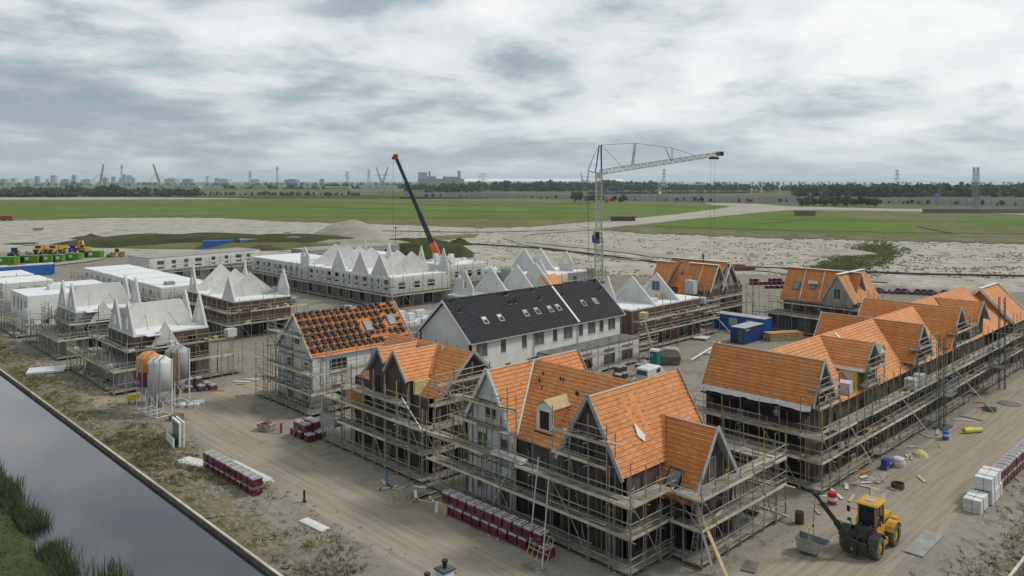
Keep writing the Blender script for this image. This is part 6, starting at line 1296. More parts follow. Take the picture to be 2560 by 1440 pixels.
for s_ in (-1, 1):
    for (cx, nm) in ((1.45, 'fender'), (-1.5, 'fender')):
        mb = MB(); pts = []
        for k in range(7):
            a = rad(25 + k * 22); pts.append((cx + .92 * math.cos(a), .77 + .92 * math.sin(a)))
        for k in range(6): mb.obox(((pts[k][0] + pts[k + 1][0]) / 2, s_ * 1.0, (pts[k][1] + pts[k + 1][1]) / 2), Vector((pts[k + 1][0] - pts[k][0], 0, pts[k + 1][1] - pts[k][1])) * .5, (0, .32, 0), Vector((pts[k + 1][1] - pts[k][1], 0, -(pts[k + 1][0] - pts[k][0]))).normalized() * .03)
        loc(mb, nm, 'black_steel' if cx > 0 else 'machine_yellow', lt)
cab = MB()
for (x, y) in ((-.75, -.68), (-.75, .68), (.62, -.62), (.62, .62), (-.1, -.7), (-.1, .7)): cab.beam((x, y, 1.3), (x * .92, y * .94, 3.15), .09, .09)
cab.box(-.8, -.72, 1.3, .66, .72, 1.62); co = loc(cab, 'cab', 'machine_yellow', lt)
mb = MB(); mb.prism([(-.92, -.78, 3.13), (.75, -.72, 3.13), (.85, -.6, 3.2), (.7, -.55, 3.3), (-.85, -.62, 3.32)], (0, 1.44, 0)); mb.box(-.9, -.76, 3.12, .78, .76, 3.2); loc(mb, 'cab_roof', 'machine_yellow', co)
mb = MB(); mb.box(-.35, -.3, 3.325, .3, .3, 3.34); loc(mb, 'roof_hatch', 'alu', co)
mb = MB(); mb.box(-.72, -.655, 1.62, .6, -.645, 3.1); mb.box(-.72, .645, 1.62, .6, .655, 3.1); mb.box(.585, -.6, 1.62, .6, .6, 3.1); mb.box(-.74, -.62, 1.62, -.72, .62, 3.1); loc(mb, 'cab_glass', 'glass', co)
mb = MB(); mb.box(-.45, -.28, 1.62, .1, .28, 2.1); mb.box(-.5, -.28, 2.1, -.32, .28, 2.75); loc(mb, 'driver_seat', 'rubber', co)
mb = MB(); mb.tube((-1.6, .3, 1.95), (-1.6, .3, 2.75), .07, 8); mb.tube((-1.1, -.25, 2.0), (-1.1, -.25, 2.35), .1, 8); loc(mb, 'exhaust', 'plastic_black', lt)
for s_ in (-1, 1):
    mb = MB(); mb.beam((.6, s_ * .65, 2.6), (.95, s_ * 1.05, 2.75), .03, .03); mb.box(.9, s_ * 1.15 - .1, 2.45, .98, s_ * 1.15 + .1, 2.85); loc(mb, 'mirror', 'plastic_black', lt)
    mb = MB(); mb.beam((1.3, s_ * .55, 1.5), (1.35, s_ * .9, 2.05), .05, .05); mb.box(1.33, s_ * .9 - .12, 2.0, 1.45, s_ * .9 + .12, 2.2); loc(mb, 'headlight', 'rust', lt)
mb = MB(); mb.beam((.7, -.35, 1.75), (1.5, -.35, 1.2), .12, .2); mb.beam((.7, .35, 1.75), (1.5, .35, 1.2), .12, .2); mb.beam((1.5, -.4, 1.2), (2.5, -.4, .75), .14, .26); mb.beam((1.5, .4, 1.2), (2.5, .4, .75), .14, .26); mb.box(2.35, -.7, .35, 2.6, .7, 1.15); loc(mb, 'lift_arm', 'black_steel', lt)
mb = MB(); mb.box(2.55, -.55, .3, 2.75, .15, 1.3); mb.beam((2.6, -.2, .9), (3.2, -1.05, 2.4), .36, .42); mb.beam((3.15, -1.0, 2.3), (3.75, -1.78, 3.6), .27, .31); mb.beam((3.7, -1.72, 3.5), (4.05, -2.15, 4.25), .19, .22); mb.box(3.92, -2.28, 4.15, 4.18, -2.02, 4.38); loc(mb, 'crane_arm', 'black_steel', lt)
mb = MB(); mb.beam((2.7, -.12, .6), (3.1, -.75, 1.75), .1, .1); loc(mb, 'hydraulic_cylinder', 'galv', lt); mb = MB(); mb.beam((3.0, -.9, 1.75), (3.2, -1.22, 2.3), .04, .12); loc(mb, 'warning_strip', 'yellow', lt)
mb = MB(); mb.box(-.5, -1.07, .6, .35, -1.052, .8); loc(mb, 'side_stripe', 'red', lt)
for (a, b_) in [((2.4, -.3, 1.3), (3.0, -.75, 2.35)), ((2.4, .0, 1.35), (3.1, -.85, 2.5)), ((1.9, .3, 1.4), (2.6, .1, 1.2)), ((1.9, -.3, 1.5), (2.6, -.4, 1.25)), ((.9, .45, 1.9), (2.2, .35, 1.2)), ((.9, -.45, 1.9), (2.2, -.4, 1.15))]:
    mb = MB(); a, b_ = Vector(a), Vector(b_); pr_ = a
    for k in range(1, 7): q_ = a.lerp(b_, k / 6) + Vector((0, .05 * math.sin(k), .22 * math.sin(math.pi * k / 6))); mb.tube(pr_, q_, .035, 5); pr_ = q_
    loc(mb, 'hydraulic_hose', 'rubber', lt)
loc(MB().box(-2.0, -.562, 1.5, -1.0, -.557, 1.72), 'hood_stripe', 'frame_dark', lt); loc(MB().box(-2.0, .557, 1.5, -1.0, .562, 1.72), 'hood_stripe', 'frame_dark', lt)
loc(MB().beam((-.55, -1.08, .35), (-.1, -1.08, .35), .05, .2).beam((-.55, -1.08, .6), (-.1, -1.08, .6), .05, .2).beam((-.62, -.95, 1.6), (-.62, -.95, .5), .04, .04), 'access_step', 'black_steel', lt)
# hanging tipping hopper
tp = Vector((52.8, 23.4, 4.1))
ho = thing('tipping_skip', 'grey steel tipping skip hanging from the loader arm', 'skip', (53.25, 24.5, .25), rad(100))
mb = MB(); pr = [(-1.05, .75), (1.05, .95), (.9, .0), (-.35, 0.0)]
mb.prism([(p_[0], -.55, p_[1]) for p_ in pr], (0, .03, 0)); mb.prism([(p_[0], .52, p_[1]) for p_ in pr], (0, .03, 0)); mb.prism([(-.35, -.55, 0), (.9, -.55, 0), (.9, -.55, .03), (-.35, -.55, .03)], (0, 1.1, 0)); mb.prism([(-1.05, -.55, .75), (-.35, -.55, 0), (-.32, -.55, .03), (-1.02, -.55, .78)], (0, 1.1, 0)); mb.prism([(.9, -.55, 0), (1.05, -.55, .95), (1.02, -.55, .95), (.87, -.55, 0)], (0, 1.1, 0)); loc(mb, 'tub', 'galv', ho)
mb = MB(); mb.beam((.1, -.58, 0), (.1, -.58, 1.7), .09, .05); mb.beam((.1, .58, 0), (.1, .58, 1.7), .09, .05); mb.beam((.1, -.58, 1.7), (.1, .58, 1.7), .09, .07); loc(mb, 'bail', 'steel_yellow', ho); mb = MB(); mb.box(.25, -.57, .3, .5, -.553, .45); loc(mb, 'plate', 'sign_blue', ho)
hk = thing('hoist_chain', 'thin chain and hook between the loader arm and the skip', 'chain', (53.2, 24.4, 1.9)); rod('chain', hk, (53.2, 24.3, 4.15), (53.24, 24.48, 2.05), .022, 'black_steel'); MB().tube((53.24, 24.48, 2.08), (53.24, 24.48, 1.9), .06, 8).build('hook', 'black_steel', hk)

# ---------------------------------------------------------------- silos
def silo(label, x, y, top, r, body, cone, ztop=.7, legs='white_paint', extra=None):
    t = thing('mortar_silo', label, 'silo', (x, y, 0)); zc = 2.9; c = Vector((x, y, 0))
    MB().lathe(c, [(r, zc), (r, top - .55), (r * .97, top - .5), (r * .45, top), (0.02, top + .05)], 48).build('tank', body, t, True, True)
    MB().lathe(c, [(.18, 1.25), (r * .985, zc - .002)], 48).build('hopper_cone', cone, t, True, True)
    for k in range(4):
        a = rad(45 + 90 * k) + .2; q = c + Vector((math.cos(a), math.sin(a), 0)) * (r * .95); rod('leg', t, q + Vector((math.cos(a), math.sin(a), 0)) * .1, q + Vector((0, 0, zc + .2)), .06, legs)
        a2 = rad(45 + 90 * (k + 1)) + .2; q2 = c + Vector((math.cos(a2), math.sin(a2), 0)) * (r * .95); rod('leg_brace', t, q + Vector((0, 0, 2.6)), (q + q2) / 2 + Vector((0, 0, 1.3)), .035, legs); rod('foot_beam', t, q + Vector((0, 0, .08)), q2 + Vector((0, 0, .08)), .06, legs)
    for s_ in (-.35, .35):
        f = Vector((-CF.x, -CF.y, 0)) * (r + .08) + CR * (s_ + .25)
        rod('guide_rail', t, c + f + Vector((0, 0, .2)), c + f + Vector((0, 0, top - .1)), .05, extra or 'grey_paint'); bar('top_bracket', t, c + f + Vector((0, 0, top - .1)), c + CR * (s_ + .25) + Vector((0, 0, top + .12)), .1, .1, 'galv')
    f = CR * (r + .06); rod('fill_pipe', t, c + f + Vector((0, 0, .5)), c + f + Vector((0, 0, top - .3)), .09, legs)
    MB().tube(c + Vector((0, 0, .9)), c + Vector((0, 0, 1.3)), .2, 10).build('outlet', 'blue_tarp' if body == 'silo_white' else 'rust', t)
    return t
so1 = silo('orange and maroon mortar silo behind the white silo by the canal', 32.8, 92.5, 6.6, 1.25, 'silo_orange', 'silo_grey')
so2 = silo('white mortar silo on slim legs beside the canal track', 32.9, 89.4, 6.6, 1.25, 'silo_white', 'silo_grey')
so3 = silo('grey mortar silo with a rusty strip behind the white silo', 36.4, 93.5, 6.6, 1.35, 'silo_grey', 'silo_grey', extra='rust')
def bent(parent, name, c, r, a0, a1, z0, z1, mat, n=12):
    vs = []
    for i in range(n + 1):
        a = a0 + (a1 - a0) * i / n; vs += [(c[0] + r * math.cos(a), c[1] + r * math.sin(a), z0), (c[0] + r * math.cos(a), c[1] + r * math.sin(a), z1)]
    mb = MB(); mb.add(vs, [(2 * i, 2 * i + 2, 2 * i + 3, 2 * i + 1) for i in range(n)]); return mb.build(name, mat, parent)
AC = math.atan2(-CF.y, -CF.x)        # bearing from a silo towards the camera
bent(so1, 'maroon_band', (32.8, 92.5), 1.262, AC - 1.5, AC + 1.5, 2.92, 4.55, 'silo_maroon', 20)
bent(so2, 'red_placard', (32.9, 89.4), 1.262, AC - 1.35, AC - .75, 4.75, 5.85, 'red', 8)
bent(so3, 'rusty_strip', (36.4, 93.5), 1.375, AC + .0, AC + .62, 2.95, 6.0, 'rusty_sheet', 8)
def bent_text(parent, txt, c, r, amid, z, size, mat, off=0.0, name='lettering'):
    cu = bpy.data.curves.new('t', 'FONT'); cu.body = txt; cu.size = size; cu.align_x = 'CENTER'; cu.extrude = .0; cu.offset = off; cu.resolution_u = 3
    o = bpy.data.objects.new('t', cu); COL.objects.link(o); dg = bpy.context.evaluated_depsgraph_get(); me = bpy.data.meshes.new_from_object(o.evaluated_get(dg)); bpy.data.objects.remove(o)
    for v in me.vertices:
        a = amid + v.co.x / r; v.co = Vector((c[0] + r * math.cos(a), c[1] + r * math.sin(a), z + v.co.y))
    me.materials.clear(); me.materials.append(MAT[mat]); q = bpy.data.objects.new(name, me); COL.objects.link(q); q.parent = parent; q.location = -parent.location; WID.add(q.name); return q
for (txt, z, m_, sz, da) in [('GA', 4.72, 'purple', .72, -.62), ('K', 4.02, 'yellow', .62, -.78)]:
    bent_text(so1, txt, (32.8, 92.5), 1.268, AC + da, z, sz, 'white_paint', .055); bent_text(so1, txt, (32.8, 92.5), 1.275, AC + da, z, sz, m_)
for (z, a0, a1) in ((5.75, -1.2, -.45), (3.45, -1.15, -.35), (3.2, -1.1, -.4)):
    k = a0
    while k < a1: bent(so1, 'small_print', (32.8, 92.5), 1.266, AC + k, AC + k + .045, z, z + .13, 'white_paint', 1); k += .065 + R.uniform(0, .02)
for k in range(3): bent(so2, 'small_print', (32.9, 89.4), 1.268, AC - 1.25, AC - .9, 5.0 + .25 * k, 5.1 + .25 * k, 'white_paint', 3)
for (x, y, m_, lab) in [(111.5, 120.5, 'silo_white', 'white mortar silo with a red sign among the far white gables'), (113.8, 117.8, 'silo_grey', 'grey mortar silo beside the far white silo')]:
    s_ = silo(lab, x, y, 8.2, 1.5, m_, 'silo_grey')
    if m_ == 'silo_white': bent(s_, 'red_placard', (x, y), 1.515, AC - .75, AC - .05, 5.7, 7.2, 'red', 8)

# ---------------------------------------------------------------- tower crane
cb = far(1497, 202.0); tc_ = thing('tower_crane', 'white lattice tower crane with a blue apex standing behind the houses', 'crane', (cb.x, cb.y, 0))
def lattice(p0, p1, w_, n, mat, name, parent, r=.06, taper=1.0, tri=False, side=None):
    p0, p1 = Vector(p0), Vector(p1); d_ = (p1 - p0); l = d_.length; d_ /= l; up = Vector((0, 0, 1)) if abs(d_.z) < .9 else CR
    a = (side or up.cross(d_)).normalized(); b_ = d_.cross(a); mb = MB(); cs = [(1, 1), (-1, 1), (-1, -1), (1, -1)] if not tri else [(0, 1.3), (-1, -.6), (1, -.6)]
    def P_(k, c): wv = w_ / 2 * (1 + (taper - 1) * k / n); return p0 + d_ * (l * k / n) + a * (c[0] * wv) + b_ * (c[1] * wv)
    for c in cs: mb.tube(P_(0, c), P_(n, c), r, 5)
    for k in range(n):
        for i in range(len(cs)):
            c, e = cs[i], cs[(i + 1) % len(cs)]
            if k % 2: c, e = e, c
            mb.tube(P_(k, c), P_(k + 1, e), r * .6, 4); mb.tube(P_(k, cs[i]), P_(k, cs[(i + 1) % len(cs)]), r * .6, 4)
    return mb.build(name, mat, parent)
C0 = Vector((cb.x, cb.y, 0)); lattice(C0 + Vector((0, 0, .5)), C0 + Vector((0, 0, 11.5)), 1.9, 9, 'crane_white', 'mast', tc_, .13, side=CR); lattice(C0 + Vector((0, 0, 11.3)), C0 + Vector((0, 0, 27)), 1.5, 14, 'crane_white', 'inner_mast', tc_, .12, side=CR)
J0 = C0 + CR * .3 + Vector((0, 0, 28.2)); J1 = C0 + CR * 31.5 + CF * 1.5 + Vector((0, 0, 33.0)); lattice(J0, J1, 1.25, 34, 'crane_white', 'jib', tc_, .10, .75)
mb = MB(); mb.obox(C0 + Vector((0, 0, 27.5)), CR * .9, CF * .8, (0, 0, .7)); mb.build('slewing_head', 'crane_white', tc_)
AP = C0 + CR * .6 + Vector((0, 0, 35.2)); MB().beam(C0 + CR * .7 + Vector((0, 0, 28)), AP, .3, .3).build('apex_leg', 'crane_blue', tc_); MB().beam(C0 - CR * .9 + Vector((0, 0, 28)), AP - CR * .5, .22, .22).build('apex_leg', 'crane_blue', tc_)
BK = C0 - CR * 2.8 + Vector((0, 0, 28.6)); MB().beam(C0 - CR * .8 + Vector((0, 0, 28)), BK, .2, .2).build('rear_strut', 'crane_blue', tc_); MB().beam(BK, BK + CR * 1.6 + Vector((0, 0, 4)), .15, .15).build('rear_strut', 'crane_blue', tc_)
rod('tie_rope', tc_, BK + CR * 1.6 + Vector((0, 0, 4)), AP - CR * .4, .035, 'black_steel')
dJ = (J1 - J0); K1 = J0 + dJ * .27 + Vector((0, 0, .6)); K1t = K1 + CR * .7 + Vector((0, 0, 5.6)); lattice(K1, K1t, .5, 8, 'crane_white', 'jib_post', tc_, .08)
rod('tie_rope', tc_, AP, K1t, .05, 'black_steel'); K2 = J0 + dJ * .60; K2t = K2 + Vector((0, 0, 3.4)); MB().beam(K2, K2t, .2, .2).build('jib_post', 'crane_white', tc_); MB().beam(K2 - CR * .2, K2 - CR * 1.7 + Vector((0, 0, 3.3)), .16, .16).build('jib_post', 'crane_blue', tc_)
rod('tie_rope', tc_, K1t, K2t, .05, 'black_steel'); rod('tie_rope', tc_, K2t, J0 + dJ * .80 + Vector((0, 0, .4)), .05, 'black_steel'); rod('tie_rope', tc_, AP, J0 + dJ * .2, .04, 'black_steel')
mb = MB(); mb.obox(J0 + dJ * .95 - Vector((0, 0, .9)), CR * 1.2, CF * .5, (0, 0, .3)); mb.obox(J1, CR * .9, CF * .5, (0, 0, .55)); mb.build('trolley', 'black_steel', tc_)
for q in (.925, .96): p_ = J0 + dJ * q - Vector((0, 0, 1)); rod('hoist_rope', tc_, p_, Vector((p_.x - CR.x * .3, p_.y - CR.y * .3, 6.5)), .03, 'black_steel')
rod('hoist_rope', tc_, BK, C0 - CR * 2.6 + Vector((0, 0, 5)), .05, 'black_steel')
cabp = C0 - CR * .8 - CF * .9 + Vector((0, 0, 10.6)); mb = MB(); mb.obox(cabp, CR * .8, CF * .8, (0, 0, .5)); mb.obox(cabp - CR * .75 + Vector((0, 0, .6)), CR * .25, CF * .7, (0, 0, .9)); mb.build('cab_base', 'crane_blue', tc_); mb = MB(); mb.obox(cabp + CR * .25 + Vector((0, 0, 1.4)), CR * .55, CF * .7, (0, 0, .95)); mb.build('cab', 'glass', tc_); mb = MB(); mb.obox(cabp - CR * .5 + Vector((0, 0, 2.0)), CR * .3, CF * .6, (0, 0, .7)); mb.obox(cabp + CR * .25 + Vector((0, 0, 2.42)), CR * .6, CF * .75, (0, 0, .08)); mb.build('cab_roof', 'crane_white', tc_)
mb = MB(); mb.obox(C0 + Vector((0, 0, .5)), CR * 3, CF * 3, (0, 0, .25)); [mb.obox(C0 - CR * (2.2) + Vector((0, 0, 1.1 + k * .7)), CR * .8, CF * 1.4, (0, 0, .33)) for k in range(4)]; mb.build('base_ballast', 'concrete', tc_)

# mobile crane with telescopic boom
mc = far(1125, 196.0); t = thing('mobile_crane', 'mobile crane with orange and black telescopic boom rising behind the white gables', 'crane', (mc.x, mc.y, 0))
mb = MB(); mb.obox(mc + Vector((0, 0, 1.3)), CR * 5.5, CF * 1.3, (0, 0, .55)); mb.obox(mc + CR * 4.6 + Vector((0, 0, 2.2)), CR * .9, CF * 1.2, (0, 0, .8)); mb.build('carrier', 'crane_orange', t); mb = MB(); mb.obox(mc + CR * .8 + Vector((0, 0, 2.6)), CR * 1.8, CF * 1.2, (0, 0, .8)); mb.build('superstructure', 'crane_orange', t)
for k in (-4.2, -2.6, -1, 2.4, 4.0):
    for s_ in (-1, 1): MB().tube(mc + CR * k + CF * (1.0 * s_) + Vector((0, 0, .7)), mc + CR * k + CF * (1.3 * s_) + Vector((0, 0, .7)), .7, 14).build('wheel', 'rubber', t)
def onray(u, v, Y): return far(u, Y, 26 - (v - 452) / FP * Y)
B0, B1, B2 = onray(1108, 672, 196), onray(1080, 607, 196), onray(989, 391, 196)
MB().beam(B0, B1, 1.5, 1.5).build('boom_base', 'crane_orange', t); MB().beam(B1, B1 + (B2 - B1) * .35, 1.15, 1.15).build('boom_section', 'black_steel', t); MB().beam(B1 + (B2 - B1) * .34, B1 + (B2 - B1) * .7, .95, .95).build('boom_section', 'black_steel', t); MB().beam(B1 + (B2 - B1) * .69, B2, .78, .78).build('boom_section', 'black_steel', t)
mb = MB(); mb.obox(B2, CR * .55, CF * .4, (0, 0, .55)); mb.obox(B2 - CR * .5 - Vector((0, 0, .4)), CR * .4, CF * .3, (0, 0, .4)); mb.build('boom_head', 'red', t); rod('hoist_rope', t, B2 - CR * .6, B2 - CR * .6 - Vector((0, 0, 26)), .03, 'black_steel')
p_ = at(989, 640); sp1 = thing('lamp_pole', 'slim dark pole standing in the sand left of the mobile crane boom', 'pole', (p_.x, p_.y, 0)); rod('pole', sp1, p_, p_ + Vector((0, 0, 9.5)), .09, 'black_steel'); MB().box(p_.x - .2, p_.y - .2, 9.5, p_.x + .2, p_.y + .2, 10.1).build('lamp_head', 'black_steel', sp1)
# ---------------------------------------------------------------- containers, cabins, yard
def container(label, x0, y0, x1, y1, h_, mat, roof='cont_grey', win=(), z=0.0, name='site_container', rz=0.0, door=None):
    cx, cy = (x0 + x1) / 2, (y0 + y1) / 2; t = thing(name, label, 'container', (cx, cy, z), rz); lx, ly = (x1 - x0) / 2, (y1 - y0) / 2
    mb = MB(); n = max(4, int(lx * 2 / .3))
    mb.box(-lx + .03, -ly + .03, .08, lx - .03, ly - .03, h_ - .06)
    for i in range(n):
        x = -lx + .1 + i * (2 * lx - .2) / n; mb.box(x, -ly, .15, x + .13, -ly + .03, h_ - .15); mb.box(x, ly - .03, .15, x + .13, ly, h_ - .15)
    n2 = max(3, int(ly * 2 / .3))
    for i in range(n2):
        y = -ly + .1 + i * (2 * ly - .2) / n2; mb.box(-lx, y, .15, -lx + .03, y + .13, h_ - .15); mb.box(lx - .03, y, .15, lx, y + .13, h_ - .15)
    loc(mb, 'shell', mat, t); mb = MB()
    for (x, y) in ((-lx, -ly), (lx - .12, -ly), (-lx, ly - .12), (lx - .12, ly - .12)): mb.box(x - .01, y - .01, 0, x + .13, y + .13, h_)
    mb.box(-lx - .005, -ly - .005, 0, lx + .005, -ly + .1, .14); mb.box(-lx - .005, ly - .1, 0, lx + .005, ly + .005, .14); loc(mb, 'corner_frame', mat, t)
    mb = MB(); mb.box(-lx - .03, -ly - .03, h_ - .055, lx + .03, ly + .03, h_ + .03); loc(mb, 'roof', roof, t)
    for (side, a0, a1, z0, z1, m_) in win:
        mb = MB()
        if side == 'x': mb.box(-lx - .05, a0 - ly, z0, -lx - .004, a1 - ly, z1)
        else: mb.box(a0 - lx, -ly - .05, z0, a1 - lx, -ly - .004, z1)
        loc(mb, 'window' if m_ != 'dark_in' else 'door', m_, t)
    return t
container('long blue site cabin with a grey roof and two closed shutters in the yard', 122.6, 64.8, 125.2, 74.4, 2.7, 'cont_blue', 'cont_grey', [('x', 1.6, 3.4, .9, 2.2, 'cont_grey'), ('x', 5.0, 6.6, .9, 2.2, 'cont_grey'), ('x', 8.3, 8.9, .1, 2.2, 'dark_in')])
container('navy blue shipping container beside the blue site cabin', 113.4, 63.3, 119.6, 65.8, 2.6, 'cont_navy', 'cont_grey', [('x', .2, 1.1, .2, 2.3, 'frame_dark'), ('y', .3, 1.5, 2.1, 2.3, 'alu')])
p = at(90, 668); container('long blue container at the left edge of the site', 46.5, 244, 61, 247.2, 3.0, 'cont_blue', 'cont_grey'); container('white roofed blue container right behind the left blue one', 56, 248, 62.5, 250.6, 2.8, 'cont_blue', 'roof_white')
container('dark blue container at the far left edge', 41, 250, 52, 253, 2.6, 'cont_navy', 'white_paint')
for (u, v, w_, lab) in [(15, 661, 13, 'bright green hut at the left edge'), (77, 657, 11, 'bright green hut with a white sign, second from left'), (118, 656, 8, 'bright green hut with two white panels, third from left'), (146, 655, 7, 'small open green hut in the middle of the row'), (183, 651, 10, 'taller green hut with an orange board on it'), (235, 645, 11, 'green hut with dark doors at the right end of the row')]:
    q = at(u, v); t = container(lab, q.x - w_ * .25, q.y - 1.2, q.x + w_ * .25, q.y + 1.2, 2.4, 'cont_green', 'cont_green', [('y', .3, 1.3, .2, 2.0, 'dark_in'), ('y', 1.7, 2.8, 1.0, 1.9, 'white_paint')], name='green_hut', rz=rad(-44))
container('pale blue office cabin row at the back edge of the site', 137, 286, 160, 291, 3.4, 'cont_lightblue', 'roof_white', [('y', a, a + 2.2, 1.0, 2.4, 'dark_in') for a in (3, 9, 15)], name='site_office', rz=rad(-20)); container('darker blue container left of the office cabins', 124, 292, 135, 295, 3.2, 'cont_blue', 'cont_blue', rz=rad(-20))
def small(name, label, cat, fn, locn, rz=0.0, group=None):
    t = thing(name, label, cat, locn, rz, group)
    for (pn, m_, f) in fn:
        mb = MB(); f(mb); loc(mb, pn, m_, t)
    return t
small('portable_toilet', 'teal portable toilet with a white roof in the yard', 'toilet', [('cabin', 'toilet_green', lambda m_: (m_.box(-.55, -.55, .1, .55, .55, 2.15), [m_.box(-.57, -.5 + k * .3, .3, -.55, -.38 + k * .3, 2.0) for k in range(4)])), ('roof', 'white_paint', lambda m_: m_.prism([(-.6, -.6, 2.15), (.6, -.6, 2.15), (.45, -.6, 2.4), (-.45, -.6, 2.4)], (0, 1.2, 0))), ('base', 'rubber', lambda m_: m_.box(-.58, -.58, 0, .58, .58, .1)), ('notice', 'white_paint', lambda m_: m_.box(-.585, .1, 1.5, -.571, .35, 1.75))], (91.4, 64.8, 0), rad(10))
small('waste_container', 'grey closed waste container with sloped lids beside the toilet', 'container', [('tub', 'concrete_dark', lambda m_: m_.prism([(-1.3, -1.0, .1), (1.3, -1.0, .1), (1.5, -1.0, 1.15), (-1.5, -1.0, 1.15)], (0, 2.0, 0))), ('lid', 'concrete', lambda m_: m_.prism([(-1.5, -.98, 1.16), (1.5, -.98, 1.16), (1.2, -.98, 2.0), (.7, -.98, 2.25), (-.7, -.98, 2.25), (-1.2, -.98, 2.0)], (0, 1.96, 0))), ('lid_panel', 'cont_grey', lambda m_: m_.prism([(-1.45, -.7, 1.35), (-1.2, -.7, 2.02), (-1.24, -.7, 2.03), (-1.49, -.7, 1.36)], (0, 1.4, 0)))], (94.2, 64.2, 0), rad(-55))
small('grey_bin', 'domed grey bin standing behind the pallets in the yard', 'bin', [('bin', 'concrete', lambda m_: m_.lathe((0, 0, 0), [(.5, 0), (.55, .9), (.5, 1.2), (.2, 1.45), (.02, 1.5)], 14)), ('lid', 'concrete_dark', lambda m_: m_.box(-.15, -.15, 1.4, .15, .15, 1.55))], (88.5, 64.6, 0))
def van_parts(m_): m_.prism([(-2.4, -.95, .45), (2.4, -.95, .45), (2.45, -.95, 1.05), (1.75, -.95, 1.25), (1.1, -.92, 1.95), (-2.25, -.92, 2.0), (-2.4, -.95, 1.4)], (0, 1.9, 0)); m_.prism([(-2.2, -.85, 1.98), (1.05, -.85, 1.94), (.9, -.75, 2.06), (-2.1, -.75, 2.08)], (0, 1.65, 0))
van = small('van', 'silver white van parked in the yard behind the corner house', 'van', [('body', 'silo_white', van_parts), ('rear_window', 'glass', lambda m_: m_.prism([(-2.42, -.75, 1.3), (-2.3, -.72, 1.85), (-2.29, .72, 1.85), (-2.41, .75, 1.3)], (-.03, 0, 0))), ('side_window', 'glass', lambda m_: m_.box(-.2, -.965, 1.3, .8, -.93, 1.8)), ('side_window', 'glass', lambda m_: m_.box(-.2, .96, 1.3, .8, .985, 1.8)), ('windscreen', 'glass', lambda m_: m_.prism([(1.75, -.8, 1.27), (1.12, -.78, 1.9), (1.12, .78, 1.9), (1.75, .8, 1.27)], (.03, 0, .03)))], (84.0, 60.2, 0), rad(6))
for (x, y) in ((1.5, -.85), (1.5, .85), (-1.45, -.85), (-1.45, .85)): wheel(van, x, y, .33, .22, 'galv', 'rubber')
for i, (x, y, z) in enumerate([(82.6, 64.6, 0), (83.6, 64.9, 0), (83.0, 63.9, 0), (82.8, 64.6, .7), (83.7, 64.6, .7), (81.9, 63.9, 0)]): pallet(x, y, z, 'pallet of dark roof tiles beside the van', 'dark tile pallets beside the van', 'p')
def plank_stack(label, x, y, l, w_, n, rz, mat='new_wood', layers=3, name='timber_stack', z=0.0, group=None, th=.09):
    t = thing(name, label, 'timber', (x, y, z), rz, group)
    for k in range(layers):
        for i in range(n): 
            o = bpy.data.objects.new('board', ubox(mat)); COL.objects.link(o); o.parent = t; o.location = (R.uniform(-.08, .08), -w_ / 2 + (i + .5) * w_ / n, .06 + k * th + th / 2); o.scale = (l * R.uniform(.94, 1.0), w_ / n * .93, th * .9)
    for s_ in (-.35, .35): o = bpy.data.objects.new('bearer', ubox('timber_wall')); COL.objects.link(o); o.parent = t; o.location = (s_ * l, 0, .03); o.scale = (.1, w_, .06)
    return t
plank_stack('stack of pale timber roof panels beside the blue site cabin', 121.5, 60.8, 6.2, 1.8, 4, rad(-30), 'new_wood', 6, th=.18)
MB(); s_ = thing('roof_panel', 'white and orange roof panel lying on the timber stack', 'panel', (121.5, 60.8, 1.2), rad(-30)); loc(MB().box(-3.1, -.9, 0, 3.1, .9, .08), 'sheet', 'membrane_rib', s_); loc(MB().box(-3.1, .6, .08, 3.1, .92, .1), 'edge', 'white_paint', s_)
plank_stack('long pale timber stack lying in the yard left of the van', 81.6, 67.4, 5.4, 1.0, 5, rad(28), 'plank', 4)
for (x, y, l, w_, rz, m_, lab) in [(104.6, 62.6, 3.4, 2.8, .1, 'white_block', 'large white panel lying in the yard before the navy container'), (112.6, 70.8, 2.6, 2.6, .3, 'white_block', 'square white panel on the ground beside the site cabin'), (80.0, 65.6, 2.4, 1.6, .3, 'white_block', 'white sheet under the timber in the yard')]:
    t = thing('panel', lab, 'panel', (x, y, 0), rz); loc(MB().box(-l / 2, -w_ / 2, .25, l / 2, w_ / 2, .32), 'sheet', m_, t); loc(MB().box(-l / 2 + .3, -w_ / 2 + .2, 0, l / 2 - .3, w_ / 2 - .2, .25), 'support', 'concrete', t)
for i in range(16):
    x, y = R.uniform(90, 112), R.uniform(52, 66); l = R.uniform(1.5, 4.2)
    if abs(x - 93) < 3 and y > 61: continue
    t = thing('loose_board', 'weathered loose board lying among the litter in the yard', 'board', (x, y, .05), R.uniform(0, 3.1), 'loose boards in the yard'); loc(MB().box(-l / 2, -.12, 0, l / 2, .12, .05), 'board', R.choice(['plank', 'new_wood', 'white_paint', 'toe']), t)
t = thing('long_pipe', 'long white pipe lying across the yard boards', 'pipe', (100.5, 63.4, .6), 0); rod('pipe', t, (96.5, 62.2, .5), (107.5, 64.2, 1.1), .12, 'white_paint')
